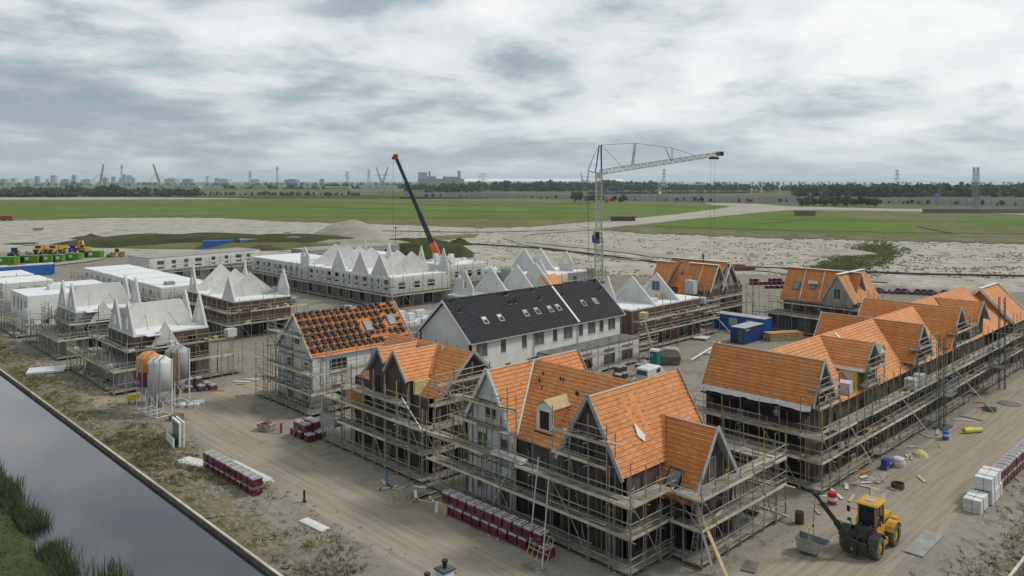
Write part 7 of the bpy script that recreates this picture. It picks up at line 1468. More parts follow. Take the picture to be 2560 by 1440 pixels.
# things along the front
def lattice_frame(label, x, y, z, rz, tilt, w_, h_, nx_, nz_, mat='new_wood', name='timber_grid'):
    t = thing(name, label, 'grid', (x, y, z), rz); c, s_ = math.cos(tilt), math.sin(tilt)
    for i in range(nx_ + 1): a = -w_ / 2 + i * w_ / nx_; loc(MB().beam((a, 0, 0), (a, h_ * s_, h_ * c), .05, .05), 'upright', mat, t)
    for k in range(nz_ + 1): q = k * h_ / nz_; loc(MB().beam((-w_ / 2, q * s_, q * c), (w_ / 2, q * s_, q * c), .05, .05), 'crossbar', mat, t)
    return t
lattice_frame('pale timber grid leaning on the right end of the front pallets', 38.85, 37.4, 0, rad(90), rad(-28), 1.9, 1.7, 4, 3)
lattice_frame('timber grid lying on the dirt left of the front pallets', 38.6, 51.3, .1, rad(60), rad(78), 2.0, 1.6, 4, 3)
lattice_frame('pale ladder-like grid leaning on the street scaffold', 68.0, 27.2, 0, rad(0), rad(12), .7, 2.6, 2, 6)
t = small('pallet_crate', 'upright brown wooden pallet at the left end of the front pallets', 'pallet', [('slat_frame', 'new_wood', lambda m_: ([m_.box(-.5, -.5 + k * .25, 0, .5, -.5 + k * .25 + .12, .8) for k in range(4)]))], (39.3, 47.6, 0), rad(90)); 
small('white_block', 'small white upright block by the front pallets', 'block', [('block', 'white_block', lambda m_: m_.prism([(-.12, -.15, 0), (.12, -.15, 0), (.18, -.15, .75), (-.06, -.15, .75)], (0, .3, 0)))], (38.9, 48.2, 0))
raking('pale raking board against the scaffold near the front corner', (46.0, 26.9, 0), (46.6, 29.8, 4.2), mat='new_wood', w_=.28, name='raking_board'); raking('second raking board beside the pale one at the front corner', (45.2, 27.3, 0), (46.4, 29.6, 3.9), mat='plank', w_=.2, name='raking_board')
raking('long silver tube propped on the front scaffold by the pallets', (39.2, 38.3, .8), (41.2, 39.4, 6.0)); raking('second silver tube standing beside the timber grid', (38.2, 36.2, 0), (40.9, 38.1, 5.0)); raking('silver tube propped behind the front pallets', (40.7, 44.4, .3), (41.3, 41.9, 5.4))
for (x, y, a, b_, lab) in [(70.3, 26.1, 68.6, 5.0, 'raking prop nearest the ladder-like grid on the street'), (83.3, 25.6, 80.5, 5.2, 'raking prop in the middle of the street scaffold'), (100.2, 25.2, 97.0, 5.0, 'raking prop furthest along the street scaffold')]: raking(lab, (x, y, 0), (a, 28.4, b_))
raking('wooden post leaning on the scaffold of the brick shell house', (96.8, 68.6, 0), (97.9, 71.3, 4.6), mat='plank', w_=.25, name='raking_board'); raking('timber raker leaning beside the blue cabin', (119.8, 69.2, 0), (120.8, 74.6, 3.8), mat='plank', w_=.25, name='raking_board')
raking('silver diagonal tube across the passage beside the corner house', (41.6, 53.4, 4.4), (41.5, 56.4, 6.9)); raking('pale pole leaning on the hoist by the small pallet stack', (38.4, 71.0, 0), (41.2, 68.8, 6.0), r=.04, mat='new_wood')
t = plank_stack('bundle of white plastic boards on the front scaffold deck', 41.9, 43.2, 3.4, .8, 4, rad(90), 'white_paint', 3, 'board_bundle', 4.68); 
plank_stack('stack of white planks on the verge beside the pallets', 29.6, 71.6, 4.2, 1.6, 6, rad(108), 'white_block', 2, 'plank_stack'); plank_stack('white planks lying on top of the verge pallets', 31.4, 65.0, 7.0, .9, 5, rad(93), 'white_block', 3, 'plank_stack', .5); plank_stack('short white boards on the verge near the water', 30.6, 52.6, 2.9, .8, 5, rad(95), 'white_block', 2, 'plank_stack')
t = thing('panel', 'white panel on pallets beside the canal track at left', 'panel', (29.2, 119.8, 0), rad(-20)); loc(MB().box(-2.2, -1.6, .35, 2.2, 1.6, .6), 'sheet', 'white_block', t); loc(MB().box(-1.9, -1.2, 0, 1.9, 1.2, .35), 'support', 'timber_wall', t)
t = small('window_frame_stack', 'white window frames standing upright on the canal verge', 'window frame', [('frame', 'white_paint', lambda m_: (m_.box(-1.3, -.2, 0, -1.15, .0, 2.5), m_.box(1.15, -.2, 0, 1.3, .0, 2.5), m_.box(-1.15, -.2, 2.35, 1.15, .0, 2.5), m_.box(-1.15, -.2, 0, 1.15, 0, .15))), ('pane', 'sky_glass', lambda m_: m_.box(-1.15, -.12, .15, 1.15, -.08, 2.35)), ('frame', 'white_paint', lambda m_: (m_.box(-1.3, .2, 0, -1.15, .35, 2.5), m_.box(1.15, .2, 0, 1.3, .35, 2.5), m_.box(-1.15, .2, 2.35, 1.15, .35, 2.5))), ('low_frame', 'white_paint', lambda m_: (m_.box(-1.2, -.75, .05, 1.2, -.6, 1.05))), ('pane', 'plastic_black', lambda m_: m_.box(-1.1, -.5, .1, 1.1, -.42, 1.0))], (30.5, 78.3, 0), rad(-96))
small('mini_skip', 'small grey skip with red marks on the road beside the scaffold', 'skip', [('tub', 'concrete', lambda m_: (m_.prism([(-.65, -.5, .05), (.65, -.5, .05), (.85, -.5, .75), (-.85, -.5, .75)], (0, 1.0, 0)))), ('red_mark', 'red', lambda m_: [m_.box(k, -.515, .55, k + .2, -.503, .74) for k in (-.8, -.1, .6)]), ('red_mark', 'red', lambda m_: m_.box(-.25, -.516, .3, .25, -.503, .45)), ('load', 'rust', lambda m_: m_.prism([(-.6, -.4, .74), (.6, -.4, .74), (.2, -.4, 1.0), (-.3, -.4, .9)], (0, .7, 0)))], (38.9, 76.4, 0), rad(-62))
small('red_pipe', 'short red pipe standing beside the small pallet stack', 'pipe', [('pipe', 'red', lambda m_: m_.tube((0, 0, 0), (.03, 0, 1.0), .13, 12))], (39.6, 74.6, 0)); small('bollard', 'black post on the verge near the road', 'post', [('post', 'plastic_black', lambda m_: m_.tube((0, 0, 0), (.02, .02, .95), .09, 10)), ('base', 'plastic_black', lambda m_: m_.tube((0, 0, 0), (0, 0, .08), .2, 10))], (32.4, 57.2, 0)); small('bollard', 'thin blue standpipe beside the lowest scaffold deck', 'post', [('pipe', 'sign_blue', lambda m_: m_.tube((0, 0, 0), (0, 0, 1.35), .07, 8)), ('cap', 'sign_blue', lambda m_: m_.tube((0, 0, 1.35), (0, 0, 1.5), .1, 8))], (39.0, 55.1, 0))
small('oil_drum', 'red and white banded drum beside the street scaffold', 'drum', [('drum', 'red', lambda m_: m_.tube((0, 0, 0), (0, 0, .95), .36, 18)), ('band', 'white_paint', lambda m_: m_.tube((0, 0, .33), (0, 0, .62), .366, 18))], (62.6, 27.2, 0)); small('oil_drum', 'rusty black drum at the corner of the front scaffold', 'drum', [('drum', 'rust', lambda m_: (m_.tube((0, 0, 0), (0, 0, .9), .33, 18), m_.tube((0, 0, .3), (0, 0, .34), .345, 18), m_.tube((0, 0, .6), (0, 0, .64), .345, 18))), ('mouth', 'dark_in', lambda m_: m_.tube((0, 0, .89), (0, 0, .905), .29, 18))], (57.3, 27.4, 0))
small('water_drum', 'blue plastic drum on the street by the hoist base', 'drum', [('drum', 'sign_blue', lambda m_: m_.tube((0, 0, 0), (0, 0, .85), .3, 14)), ('band', 'white_paint', lambda m_: m_.tube((0, 0, .4), (0, 0, .6), .305, 14))], (86.3, 26.0, 0))
small('yellow_roll', 'yellow insulation rolls lying on the street', 'roll', [('roll', 'yellow', lambda m_: m_.tube((-.9, 0, .28), (.1, .1, .28), .28, 12)), ('roll', 'insulation', lambda m_: m_.tube((.15, .1, .25), (1.2, .1, .25), .25, 12))], (90.5, 24.8, 0), rad(-35)); small('plastic_sheet_heap', 'yellow plastic sheet heap on the street before the scaffold', 'sheet', [('heap', 'insulation', lambda m_: m_.lathe((0, 0, 0), [(.75, 0), (.6, .3), (.25, .5), (.02, .55)], 9))], (79.6, 26.2, 0)); small('white_bag', 'white bulk bag standing by the scaffold foot', 'bag', [('bag', 'white_block', lambda m_: m_.lathe((0, 0, 0), [(.5, 0), (.58, .35), (.5, .75), (.3, .85), (.02, .86)], 10))], (75.2, 26.6, 0)); small('blue_pump', 'blue pump unit beside the white bulk bag', 'pump', [('motor', 'blue_tarp', lambda m_: (m_.box(-.4, -.25, .3, .4, .25, .85), m_.tube((.3, 0, .6), (.8, 0, .6), .2, 10))), ('frame', 'frame_dark', lambda m_: (m_.beam((-.5, -.3, .25), (.7, -.3, .25), .06, .06), m_.beam((-.5, .3, .25), (.7, .3, .25), .06, .06), m_.box(-.5, -.3, 0, -.4, .3, .25), m_.box(.6, -.3, 0, .7, .3, .25)))], (73.8, 27.2, 0))
small('steel_tub', 'grey mortar tub on the street far along the scaffold', 'tub', [('tub', 'galv', lambda m_: m_.prism([(-.9, -.5, 0), (.7, -.5, 0), (1.1, -.5, .6), (-1.2, -.5, .6)], (0, 1.0, 0)))], (101.5, 25.9, 0), rad(20)); small('wire_reel', 'bundle of rusty wire on the road', 'wire', [('coil', 'rust', lambda m_: [m_.tube((.5 * math.cos(a), .5 * math.sin(a), .12 + .05 * k), (.5 * math.cos(a + .5), .5 * math.sin(a + .5), .12 + .05 * k), .03, 5) for k in range(8) for a in [i * .5 for i in range(13)]])], (69.7, 24.7, 0)); small('grey_mat', 'dark round rubber mat on the street near the far end', 'mat', [('mat', 'concrete_dark', lambda m_: m_.lathe((0, 0, 0), [(1.3, 0), (1.2, .08), (.02, .1)], 14))], (105.5, 25.0, 0))
for (x, y, l, w_, rz, m_, lab) in [(60.4, 19.6, 4.6, 1.2, .02, 'concrete', 'long concrete plate at the road edge by the loader'), (67.0, 25.3, 2.6, 1.1, .4, 'plank', 'grey sheet lying on the road beside the wire'), (73.3, 24.0, 1.6, .3, .7, 'new_wood', 'pale plank lying on the open road'), (71.0, 26.8, 3.0, 1.2, .05, 'plank', 'grey boards on the ground below the street scaffold'), (48.4, 26.6, 1.6, .9, .3, 'timber_wall', 'green grey crate on the ground at the front scaffold corner')]:
    t = thing('ground_sheet', lab, 'board', (x, y, .03), rz); loc(MB().box(-l / 2, -w_ / 2, 0, l / 2, w_ / 2, .07), 'sheet', m_, t)
def blocks(label, x, y, z, rz):
    t = thing('insulation_bundle', label, 'insulation', (x, y, z), rz)
    for s_ in (-.32, .32):
        for k in range(6): loc(MB().box(-1.6, s_ - .3, k * .17, 1.6, s_ + .3, k * .17 + .155), 'slab', 'white_block', t)
    for a in (-.8, .8): loc(MB().box(a - .03, -.64, .0, a + .03, .64, 1.03), 'strap', 'plastic_black', t)
blocks('front bundle of white insulation slabs at the right road edge', 70.4, 18.9, .02, .03); blocks('rear bundle of white insulation slabs before the maroon pallets', 73.0, 18.75, .02, .02); blocks('upper bundle of white insulation slabs before the maroon pallets', 72.9, 18.8, 1.1, .05)
small('mortar_mixer', 'yellow mortar mixer tub beside the silos', 'mixer', [('tub', 'yellow', lambda m_: m_.prism([(-.6, -.4, .5), (.6, -.4, .5), (.8, -.4, 1.2), (-.5, -.4, 1.1)], (0, .8, 0))), ('stand', 'rust', lambda m_: (m_.beam((-.4, -.35, 0), (-.3, -.3, .6), .06, .06), m_.beam((.4, -.35, 0), (.3, -.3, .6), .06, .06), m_.beam((-.4, .35, 0), (-.3, .3, .6), .06, .06), m_.beam((.4, .35, 0), (.3, .3, .6), .06, .06)))], (32.4, 96.4, 0), rad(-30))
small('rubble_bag_heap', 'heap of pale rubble bags beside the silos', 'bags', [('heap', 'foil', lambda m_: [m_.lathe((R.uniform(-1.2, 1.2), R.uniform(-.6, .6), 0), [(.5, 0), (.5, .3), (.3, .5), (.02, .55)], 8) for _ in range(7)])], (36.9, 90.8, 0)); plank_stack('pallet pile in front of the white silo', 33.6, 86.6, 1.2, 1.0, 4, .5, 'timber_wall', 6, 'pallet_pile')
small('tarp_cover', 'crumpled blue tarpaulin over the passage roof beside the white house', 'tarpaulin', [('tarp', 'blue_tarp', lambda m_: [m_.lathe((R.uniform(-1, 1), R.uniform(-.4, .4), 0), [(.7, 0), (.62, .35), (.3, .7), (.02, .75)], 7) for _ in range(6)])], (48.2, 71.2, 5.0), .3)
for (x, y, z, m_, lab) in [(118.6, 74.2, 4.7, 'foil', 'foil wrapped pack on the scaffold of the brick shell house'), (98.6, 72.0, 4.7, 'insulation', 'tall insulation pack on the scaffold behind the black roof'), (47.3, 103.2, 4.75, 'foil', 'foil wrapped block pack on the scaffold behind the silos'), (85.8, 29.1, 4.55, 'foil', 'plastic wrapped pack on the street scaffold'), (88.3, 29.1, 4.55, 'foil', 'second plastic wrapped pack on the street scaffold'), (71.6, 29.9, 6.6, 'foil', 'wrapped pack on the upper gable deck of the terrace'), (88.4, 121, 0, 'insulation', 'pallet of yellow insulation on the square'), (85.5, 124, 0, 'white_block', 'pale pallet of blocks on the square'), (87.2, 122.6, 0, 'yellow', 'yellow box on the square beside the insulation')]:
    t = thing('material_pack', lab, 'pack', (x, y, z + .05), R.uniform(0, .4)); loc(MB().box(-.7, -.5, .08, .7, .5, 1.1), 'wrap', m_, t); loc(MB().box(-.7, -.5, 0, .7, .5, .08), 'pallet', 'timber_wall', t)
for i in range(34):
    x, y = (R.uniform(72, 90), R.uniform(108, 190)) if i < 24 else (R.uniform(97, 116), R.uniform(86, 95))
    t = thing('material_pack', 'pack of mixed building material on the open ground between the far rows', 'pack', (x, y, .02), R.uniform(0, 3), 'material packs between the far rows'); hh = R.uniform(.5, 1.4); l_ = R.uniform(.6, 1.6); loc(MB().box(-l_, -.5, .1, l_, .5, hh), 'wrap', R.choice(['concrete', 'white_block', 'foil', 'plank', 'insulation', 'timber_wall', 'concrete_dark', 'new_wood', 'rust', 'cont_navy']), t); loc(MB().box(-l_, -.45, 0, l_, .45, .1), 'pallet', 'timber_wall', t)
for (x, y, lab) in [(66.5, 112, 'left grey slab stack on the ground below the pyramid shell'), (69.2, 112.6, 'right grey slab stack on the ground below the pyramid shell')]: t = thing('slab_stack', lab, 'slabs', (x, y, 0), 0); [loc(MB().box(-1.2, -.8, k * .2, 1.2, .8, k * .2 + .18), 'slab', 'concrete', t) for k in range(4)]
# chimneys of the house just below the frame
h = thing('near_house', 'white chimney with a black cap of the house below the camera, bottom edge', 'house', (19, 22, 0))
MB().box(13, 14, 0, 25, 27.5, 6.0).build('wall', 'brick_red', h); MB().prism([(12.7, 20.7, 8.9), (25.3, 20.7, 8.9), (25.3, 13.7, 5.8), (12.7, 13.7, 5.8)], (0, 0, .15)).build('roof_slope', 'tile_black', h); MB().prism([(12.7, 20.7, 8.9), (25.3, 20.7, 8.9), (25.3, 27.8, 5.8), (12.7, 27.8, 5.8)], (0, 0, .15)).build('roof_slope', 'tile_black', h)
def chim(c, w_, zt, m_):
    ch = MB().box(c.x - w_, c.y - w_, 6.0, c.x + w_, c.y + w_, zt).build('chimney', m_, h); MB().box(c.x - w_ - .05, c.y - w_ - .05, zt, c.x + w_ + .05, c.y + w_ + .05, zt + .07).build('chimney_cap', 'frame_dark', ch); MB().lathe(Vector((c.x, c.y, zt + .07)), [(.09, 0), (.09, .22), (.14, .26), (.13, .34), (.08, .34)], 12).build('chimney_pot', 'plastic_black', ch)
chim(far(1112, 33.2), .28, 9.58, 'white_paint'); chim(far(1068, 32.6), .26, 9.32, 'brick_red')

# ---------------------------------------------------------------- far machines
def tractor(label, q, rz, body='crane_blue'):
    t = thing('tractor', label, 'tractor', q, rz)
    for (x, y, r) in ((-1.0, -.95, .95), (-1.0, .95, .95), (1.7, -.85, .65), (1.7, .85, .65)): wheel(t, x, y, r, .5, 'cont_grey', 'rubber')
    loc(MB().prism([(.2, -.4, .8), (2.4, -.4, .8), (2.4, -.4, 1.6), (.2, -.4, 1.9)], (0, .8, 0)), 'hood', body, t); c = loc(MB().box(-1.3, -.8, 1.2, .2, .8, 1.7), 'cab', body, t); loc(MB().box(-1.2, -.75, 1.7, .15, .75, 2.75), 'cab_glass', 'glass', c); loc(MB().box(-1.35, -.85, 2.75, .25, .85, 2.95), 'cab_roof', body, c); loc(MB().box(-1.6, -.5, .6, .3, .5, 1.2), 'chassis', 'black_steel', t)
def dumper(label, q, rz):
    t = thing('dump_truck', label, 'dump truck', q, rz)
    for x in (2.2, -1.0, -2.6):
        for s_ in (-1, 1): wheel(t, x, s_ * 1.15, .8, .6, 'machine_yellow', 'dust_rubber')
    c = loc(MB().prism([(1.4, -1.2, 1.0), (4.0, -1.2, 1.0), (3.9, -1.2, 1.9), (2.9, -1.2, 2.1), (2.7, -1.1, 3.2), (1.4, -1.1, 3.2)], (0, 2.3, 0)), 'cab', 'machine_yellow', t); loc(MB().prism([(2.95, -.95, 2.15), (2.75, -.95, 3.0), (2.75, .95, 3.0), (2.95, .95, 2.15)], (.06, 0, .02)), 'windscreen', 'glass', c); loc(MB().box(4.0, -.8, 1.1, 4.06, .8, 1.7), 'grille', 'plastic_black', c)
    mb = MB(); mb.prism([(-3.8, -1.3, 1.9), (1.1, -1.3, 1.4), (1.2, -1.4, 3.0), (-4.2, -1.4, 2.8)], (0, .08, 0)); mb.prism([(-3.8, 1.3, 1.9), (1.1, 1.3, 1.4), (1.2, 1.4, 3.0), (-4.2, 1.4, 2.8)], (0, .08, 0)); mb.prism([(-3.8, -1.3, 1.9), (1.1, -1.3, 1.4), (1.1, 1.3, 1.4), (-3.8, 1.3, 1.9)], (0, 0, .08)); mb.prism([(1.1, -1.3, 1.4), (1.2, -1.4, 3.2), (1.2, 1.4, 3.2), (1.1, 1.3, 1.4)], (.08, 0, 0)); loc(mb, 'tipper_body', 'machine_yellow', t); loc(MB().box(-3.6, -.6, .8, 2.0, .6, 1.35), 'chassis', 'black_steel', t)
def excavator(label, q, rz, up=True):
    t = thing('excavator', label, 'excavator', q, rz)
    for s_ in (-1, 1): loc(MB().prism([(-1.9, s_ * 1.1 - .3, .15), (-1.6, s_ * 1.1 - .3, 0), (1.6, s_ * 1.1 - .3, 0), (1.9, s_ * 1.1 - .3, .15), (1.9, s_ * 1.1 - .3, .7), (1.6, s_ * 1.1 - .3, .9), (-1.6, s_ * 1.1 - .3, .9), (-1.9, s_ * 1.1 - .3, .7)], (0, .6, 0)), 'track', 'rubber', t)
    loc(MB().prism([(-2.2, -1.2, 1.0), (1.2, -1.2, 1.0), (1.2, -1.2, 1.6), (-.2, -1.2, 2.1), (-2.2, -1.2, 2.1)], (0, 2.4, 0)), 'upper_body', 'machine_yellow', t); c = loc(MB().box(.1, .2, 1.6, 1.4, 1.2, 1.9), 'cab', 'machine_yellow', t); loc(MB().box(.15, .25, 1.9, 1.35, 1.15, 2.9), 'cab_glass', 'glass', c); loc(MB().box(.05, .15, 2.9, 1.45, 1.25, 3.02), 'cab_roof', 'machine_yellow', c)
    loc(MB().beam((1.0, -.2, 1.6), (2.6, -.2, 4.2), .4, .5).beam((2.5, -.2, 4.1), (4.8, -.2, 4.0), .35, .42), 'boom', 'machine_yellow', t); loc(MB().beam((4.7, -.2, 4.2), (5.6, -.2, 1.6), .3, .36), 'stick', 'machine_yellow', t); loc(MB().prism([(5.3, -.7, 1.7), (6.1, -.7, 1.5), (6.0, -.7, .6), (5.2, -.7, .8)], (0, 1.0, 0)), 'bucket', 'black_steel', t)
HD = rad(-135)
tractor('dark blue tractor at the left end of the machine row', at(34, 641), HD + .2); dumper('yellow dump truck, left of the two in the machine row', at(107, 634), HD); dumper('yellow dump truck, right of the two in the machine row', at(143, 634), HD); tractor('dark blue tractor right of the dump trucks', at(181, 633), HD + .4); excavator('yellow excavator at the right of the machine row', at(213, 632), rad(100)); excavator('yellow excavator behind the pale office cabins', at(696, 606), rad(-30))
q = at(292, 642); t = thing('wheel_loader', 'small yellow wheel loader right of the green huts', 'loader', q, rad(170)); [wheel(t, x, y, .75, .5) for (x, y) in ((1.4, -.95), (1.4, .95), (-1.4, -.95), (-1.4, .95))]; loc(MB().box(-2.6, -.6, .8, -.5, .6, 1.9), 'engine_hood', 'machine_yellow', t); c = loc(MB().box(-.6, -.7, .8, .7, .7, 1.6), 'cab', 'machine_yellow', t); loc(MB().box(-.55, -.65, 1.6, .65, .65, 2.8), 'cab_glass', 'glass', c); loc(MB().box(-.7, -.75, 2.8, .75, .75, 3.0), 'cab_roof', 'machine_yellow', c); loc(MB().beam((.7, 0, 1.4), (2.6, 0, .7), .5, .3), 'lift_arm', 'machine_yellow', t); loc(MB().prism([(2.5, -1.1, .2), (3.5, -1.1, .15), (2.6, -1.1, 1.2)], (0, 2.2, 0)), 'bucket', 'black_steel', t)
q = at(70, 640); small('trailer_tank', 'small grey tank trailer between the tractor and the dump trucks', 'trailer', [('tank', 'galv', lambda m_: m_.tube((-1.2, 0, 1.2), (.8, 0, 1.2), .65, 12)), ('frame', 'black_steel', lambda m_: (m_.box(-1.4, -.5, .45, 1.6, .5, .6), m_.tube((-.3, -.8, .4), (-.3, .8, .4), .4, 10)))], q, HD)
q = at(16, 551); small('red_truck', 'red truck on the far left edge of the green field', 'truck', [('body', 'red', lambda m_: m_.box(-3.5, -1.2, .8, 2.2, 1.2, 3.0)), ('cab', 'red', lambda m_: m_.box(2.3, -1.2, .6, 4.2, 1.2, 2.8)), ('axle', 'rubber', lambda m_: [m_.tube((x, -1.25, .5), (x, 1.25, .5), .5, 10) for x in (-2.5, -1.2, 3.2)])], q, rad(-44))
q = at(59, 611); t = thing('barge_beam', 'dark timber raft lying on the sand at left', 'beam', q, rad(-50)); loc(MB().prism([(-6, -1, 0), (6, -1, 0), (5.4, -1, .9), (-5.2, -1, .6)], (0, 2, 0)), 'hull', 'timber_wall', t)

for i in range(64):
    if i < 20: a, y, z, wh = R.uniform(32.2, 33.0), R.uniform(102, 120), R.choice((.45, 2.85)), 'the canal scaffolds'
    elif i < 30: a, y, z, wh = R.uniform(34, 46), R.uniform(103.2, 103.7), 4.8, 'the scaffold behind the silos'
    elif i < 42: a, y, z, wh = R.uniform(57, 69), R.uniform(122.8, 123.3), R.choice((2.6, 4.6)), 'the pyramid shell scaffold'
    elif i < 54: a, y, z, wh = R.uniform(66, 110), R.uniform(29.0, 29.5), R.choice((2.65, 4.6)), 'the street scaffold'
    else: a, y, z, wh = R.uniform(98, 118), R.uniform(71.8, 72.3), R.choice((2.7, 4.7)), 'the brick shell scaffold'
    t = thing('deck_load', 'small load of building material lying on ' + wh, 'material', (a, y, z), R.uniform(0, 3), 'loads on ' + wh); l_, w_, hh = R.uniform(.2, .7), R.uniform(.15, .35), R.uniform(.12, .5); loc(MB().prism([(-l_, -w_, 0), (l_, -w_, 0), (l_ * R.uniform(.6, 1), -w_, hh), (-l_ * R.uniform(.6, 1), -w_, hh * R.uniform(.6, 1))], (0, 2 * w_, 0)), 'load', R.choice(['foil', 'white_block', 'insulation', 'new_wood', 'brick_red', 'toe', 'concrete', 'plastic_black']), t)
DB = {'plank': 'grey', 'new_wood': 'pale new', 'white_paint': 'white', 'toe': 'sun-bleached', 'membrane_rib': 'orange-brown'}
for i in range(70):
    if i < 30: x, y, wh = R.uniform(37.8, 41.0), R.uniform(30, 56), 'at the foot of the front scaffolds'
    elif i < 52: x, y, wh = R.uniform(58, 108), R.uniform(26.2, 28.2), 'at the foot of the street scaffold'
    else: x, y, wh = R.uniform(41, 60), R.uniform(89.5, 99), 'on the dirt between the silos and the white house'
    if 36.5 < y < 48.5 and x < 41 and i < 30: continue
    m_ = R.choice(list(DB)); l_ = R.uniform(.6, 2.6); t = thing('loose_board', DB[m_] + ' loose board lying ' + wh, 'board', (x, y, .04), R.uniform(0, 3.1), 'loose boards ' + wh); loc(MB().box(-l_ / 2, -R.uniform(.06, .2), 0, l_ / 2, R.uniform(.06, .2), .05), 'board', m_, t)
# ---------------------------------------------------------------- workers
def person(label, p, rz, top_c, leg_c, pose, cap=None):
    t = thing('person', label, 'person', p, rz)
    J = dict(pel=(0, 0, .95), spi=(0, 0, 1.2), che=(.02, 0, 1.42), nec=(.03, 0, 1.52), hea=(.04, 0, 1.66), lhi=(0, .1, .92), lkn=(.06, .11, .5), lan=(0, .11, .08), lto=(.17, .12, .04), rhi=(0, -.1, .92), rkn=(.06, -.11, .5), ran=(0, -.11, .08), rto=(.17, -.12, .04), lsh=(0, .19, 1.42), lel=(.05, .26, 1.14), lwr=(.2, .24, .95), lha=(.27, .22, .9), rsh=(0, -.19, 1.42), rel=(.05, -.26, 1.14), rwr=(.2, -.24, .95), rha=(.27, -.22, .9)); J.update(pose)
    E_ = [('pel', 'spi'), ('spi', 'che'), ('che', 'nec'), ('nec', 'hea'), ('pel', 'lhi'), ('lhi', 'lkn'), ('lkn', 'lan'), ('lan', 'lto'), ('pel', 'rhi'), ('rhi', 'rkn'), ('rkn', 'ran'), ('ran', 'rto'), ('che', 'lsh'), ('lsh', 'lel'), ('lel', 'lwr'), ('lwr', 'lha'), ('che', 'rsh'), ('rsh', 'rel'), ('rel', 'rwr'), ('rwr', 'rha')]
    rd = dict(pel=.15, spi=.14, che=.16, nec=.06, hea=.105, lhi=.1, rhi=.1, lkn=.065, rkn=.065, lan=.045, ran=.045, lto=.04, rto=.04, lsh=.075, rsh=.075, lel=.05, rel=.05, lwr=.035, rwr=.035, lha=.04, rha=.04)
    ks = list(J); me = bpy.data.meshes.new('body'); me.from_pydata([J[k] for k in ks], [(ks.index(a), ks.index(b_)) for a, b_ in E_], []); me.update()
    o = bpy.data.objects.new('body', me); COL.objects.link(o); o.parent = t
    md = o.modifiers.new('skin', 'SKIN'); sv_ = me.skin_vertices[0].data if me.skin_vertices else None
    if sv_ is None: 
        bm = bmesh.new(); bm.from_mesh(me); bm.verts.layers.skin.verify(); bm.to_mesh(me); bm.free(); sv_ = me.skin_vertices[0].data
    for i, k in enumerate(ks): sv_[i].radius = (rd[k], rd[k] * (1.0 if k not in ('che', 'pel', 'spi') else 1.0)); sv_[i].use_root = (k == 'pel')
    o.modifiers.new('sub', 'SUBSURF').levels = 1; o.modifiers['sub'].render_levels = 1
    dg = bpy.context.evaluated_depsgraph_get(); m2 = bpy.data.meshes.new_from_object(o.evaluated_get(dg)); o.modifiers.clear(); o.data = m2
    for c_ in (leg_c, top_c, 'skin'): m2.materials.append(MAT[c_])
    zp, hz, hd = J['pel'][2], J['nec'][2], Vector(J['hea'])
    for f in m2.polygons:
        c = f.center; q = min(((Vector(J[k]) - c).length, k) for k in ks)[1]
        f.material_index = 2 if q in ('hea', 'nec', 'lha', 'rha') else (1 if q in ('che', 'spi', 'lsh', 'rsh', 'lel', 'rel', 'lwr', 'rwr') else 0); f.use_smooth = True
    if cap: loc(MB().lathe(hd + Vector((0, 0, .03)), [(.125, 0), (.12, .06), (.08, .12), (.01, .14)], 10), 'hard_hat', cap, t)
    return t
M('shirt_grey', (0.20, 0.19, 0.17), None, 3, .8); M('shirt_green', (0.03, 0.16, 0.05), None, 3, .8); M('shirt_dark', (0.035, 0.035, 0.045), None, 3, .8); M('shirt_orange', (0.75, 0.2, 0.04), None, 3, .8)
person('worker in a green shirt standing on the ridge of the partly roofed house', (131.6, 82.2, 10.42), rad(-120), 'shirt_green', 'shirt_dark', dict(lha=(.35, .15, 1.1), lwr=(.3, .2, 1.1)))
person('worker in dark clothes climbing the slope of the partly roofed house', (127.9, 84.6, 7.2), rad(-20), 'shirt_dark', 'shirt_dark', dict(spi=(.1, 0, 1.15), che=(.25, 0, 1.32), nec=(.33, 0, 1.38), hea=(.42, 0, 1.46), lsh=(.24, .19, 1.32), rsh=(.24, -.19, 1.32), lel=(.45, .22, 1.15), rel=(.45, -.22, 1.15), lwr=(.6, .2, 1.3), rwr=(.62, -.2, 1.25), lha=(.68, .2, 1.35), rha=(.7, -.2, 1.3), lkn=(.28, .12, .62)))
person('worker in dark clothes with an orange vest bending in the gable of the terrace', (68.9, 29.9, 6.58), rad(60), 'shirt_orange', 'shirt_dark', dict(spi=(.15, 0, 1.12), che=(.36, 0, 1.2), nec=(.46, 0, 1.2), hea=(.57, 0, 1.22), lsh=(.35, .19, 1.2), rsh=(.35, -.19, 1.2), lel=(.42, .22, .92), rel=(.42, -.22, .92), lwr=(.52, .2, .7), rwr=(.52, -.2, .7), lha=(.56, .2, .62), rha=(.56, -.2, .62)))
person('worker with a dark cap standing on the scaffold below the big orange roof', (64.2, 32.8, 4.55), rad(20), 'shirt_grey', 'shirt_dark', dict(), 'frame_dark')
HAZE = 0.000062
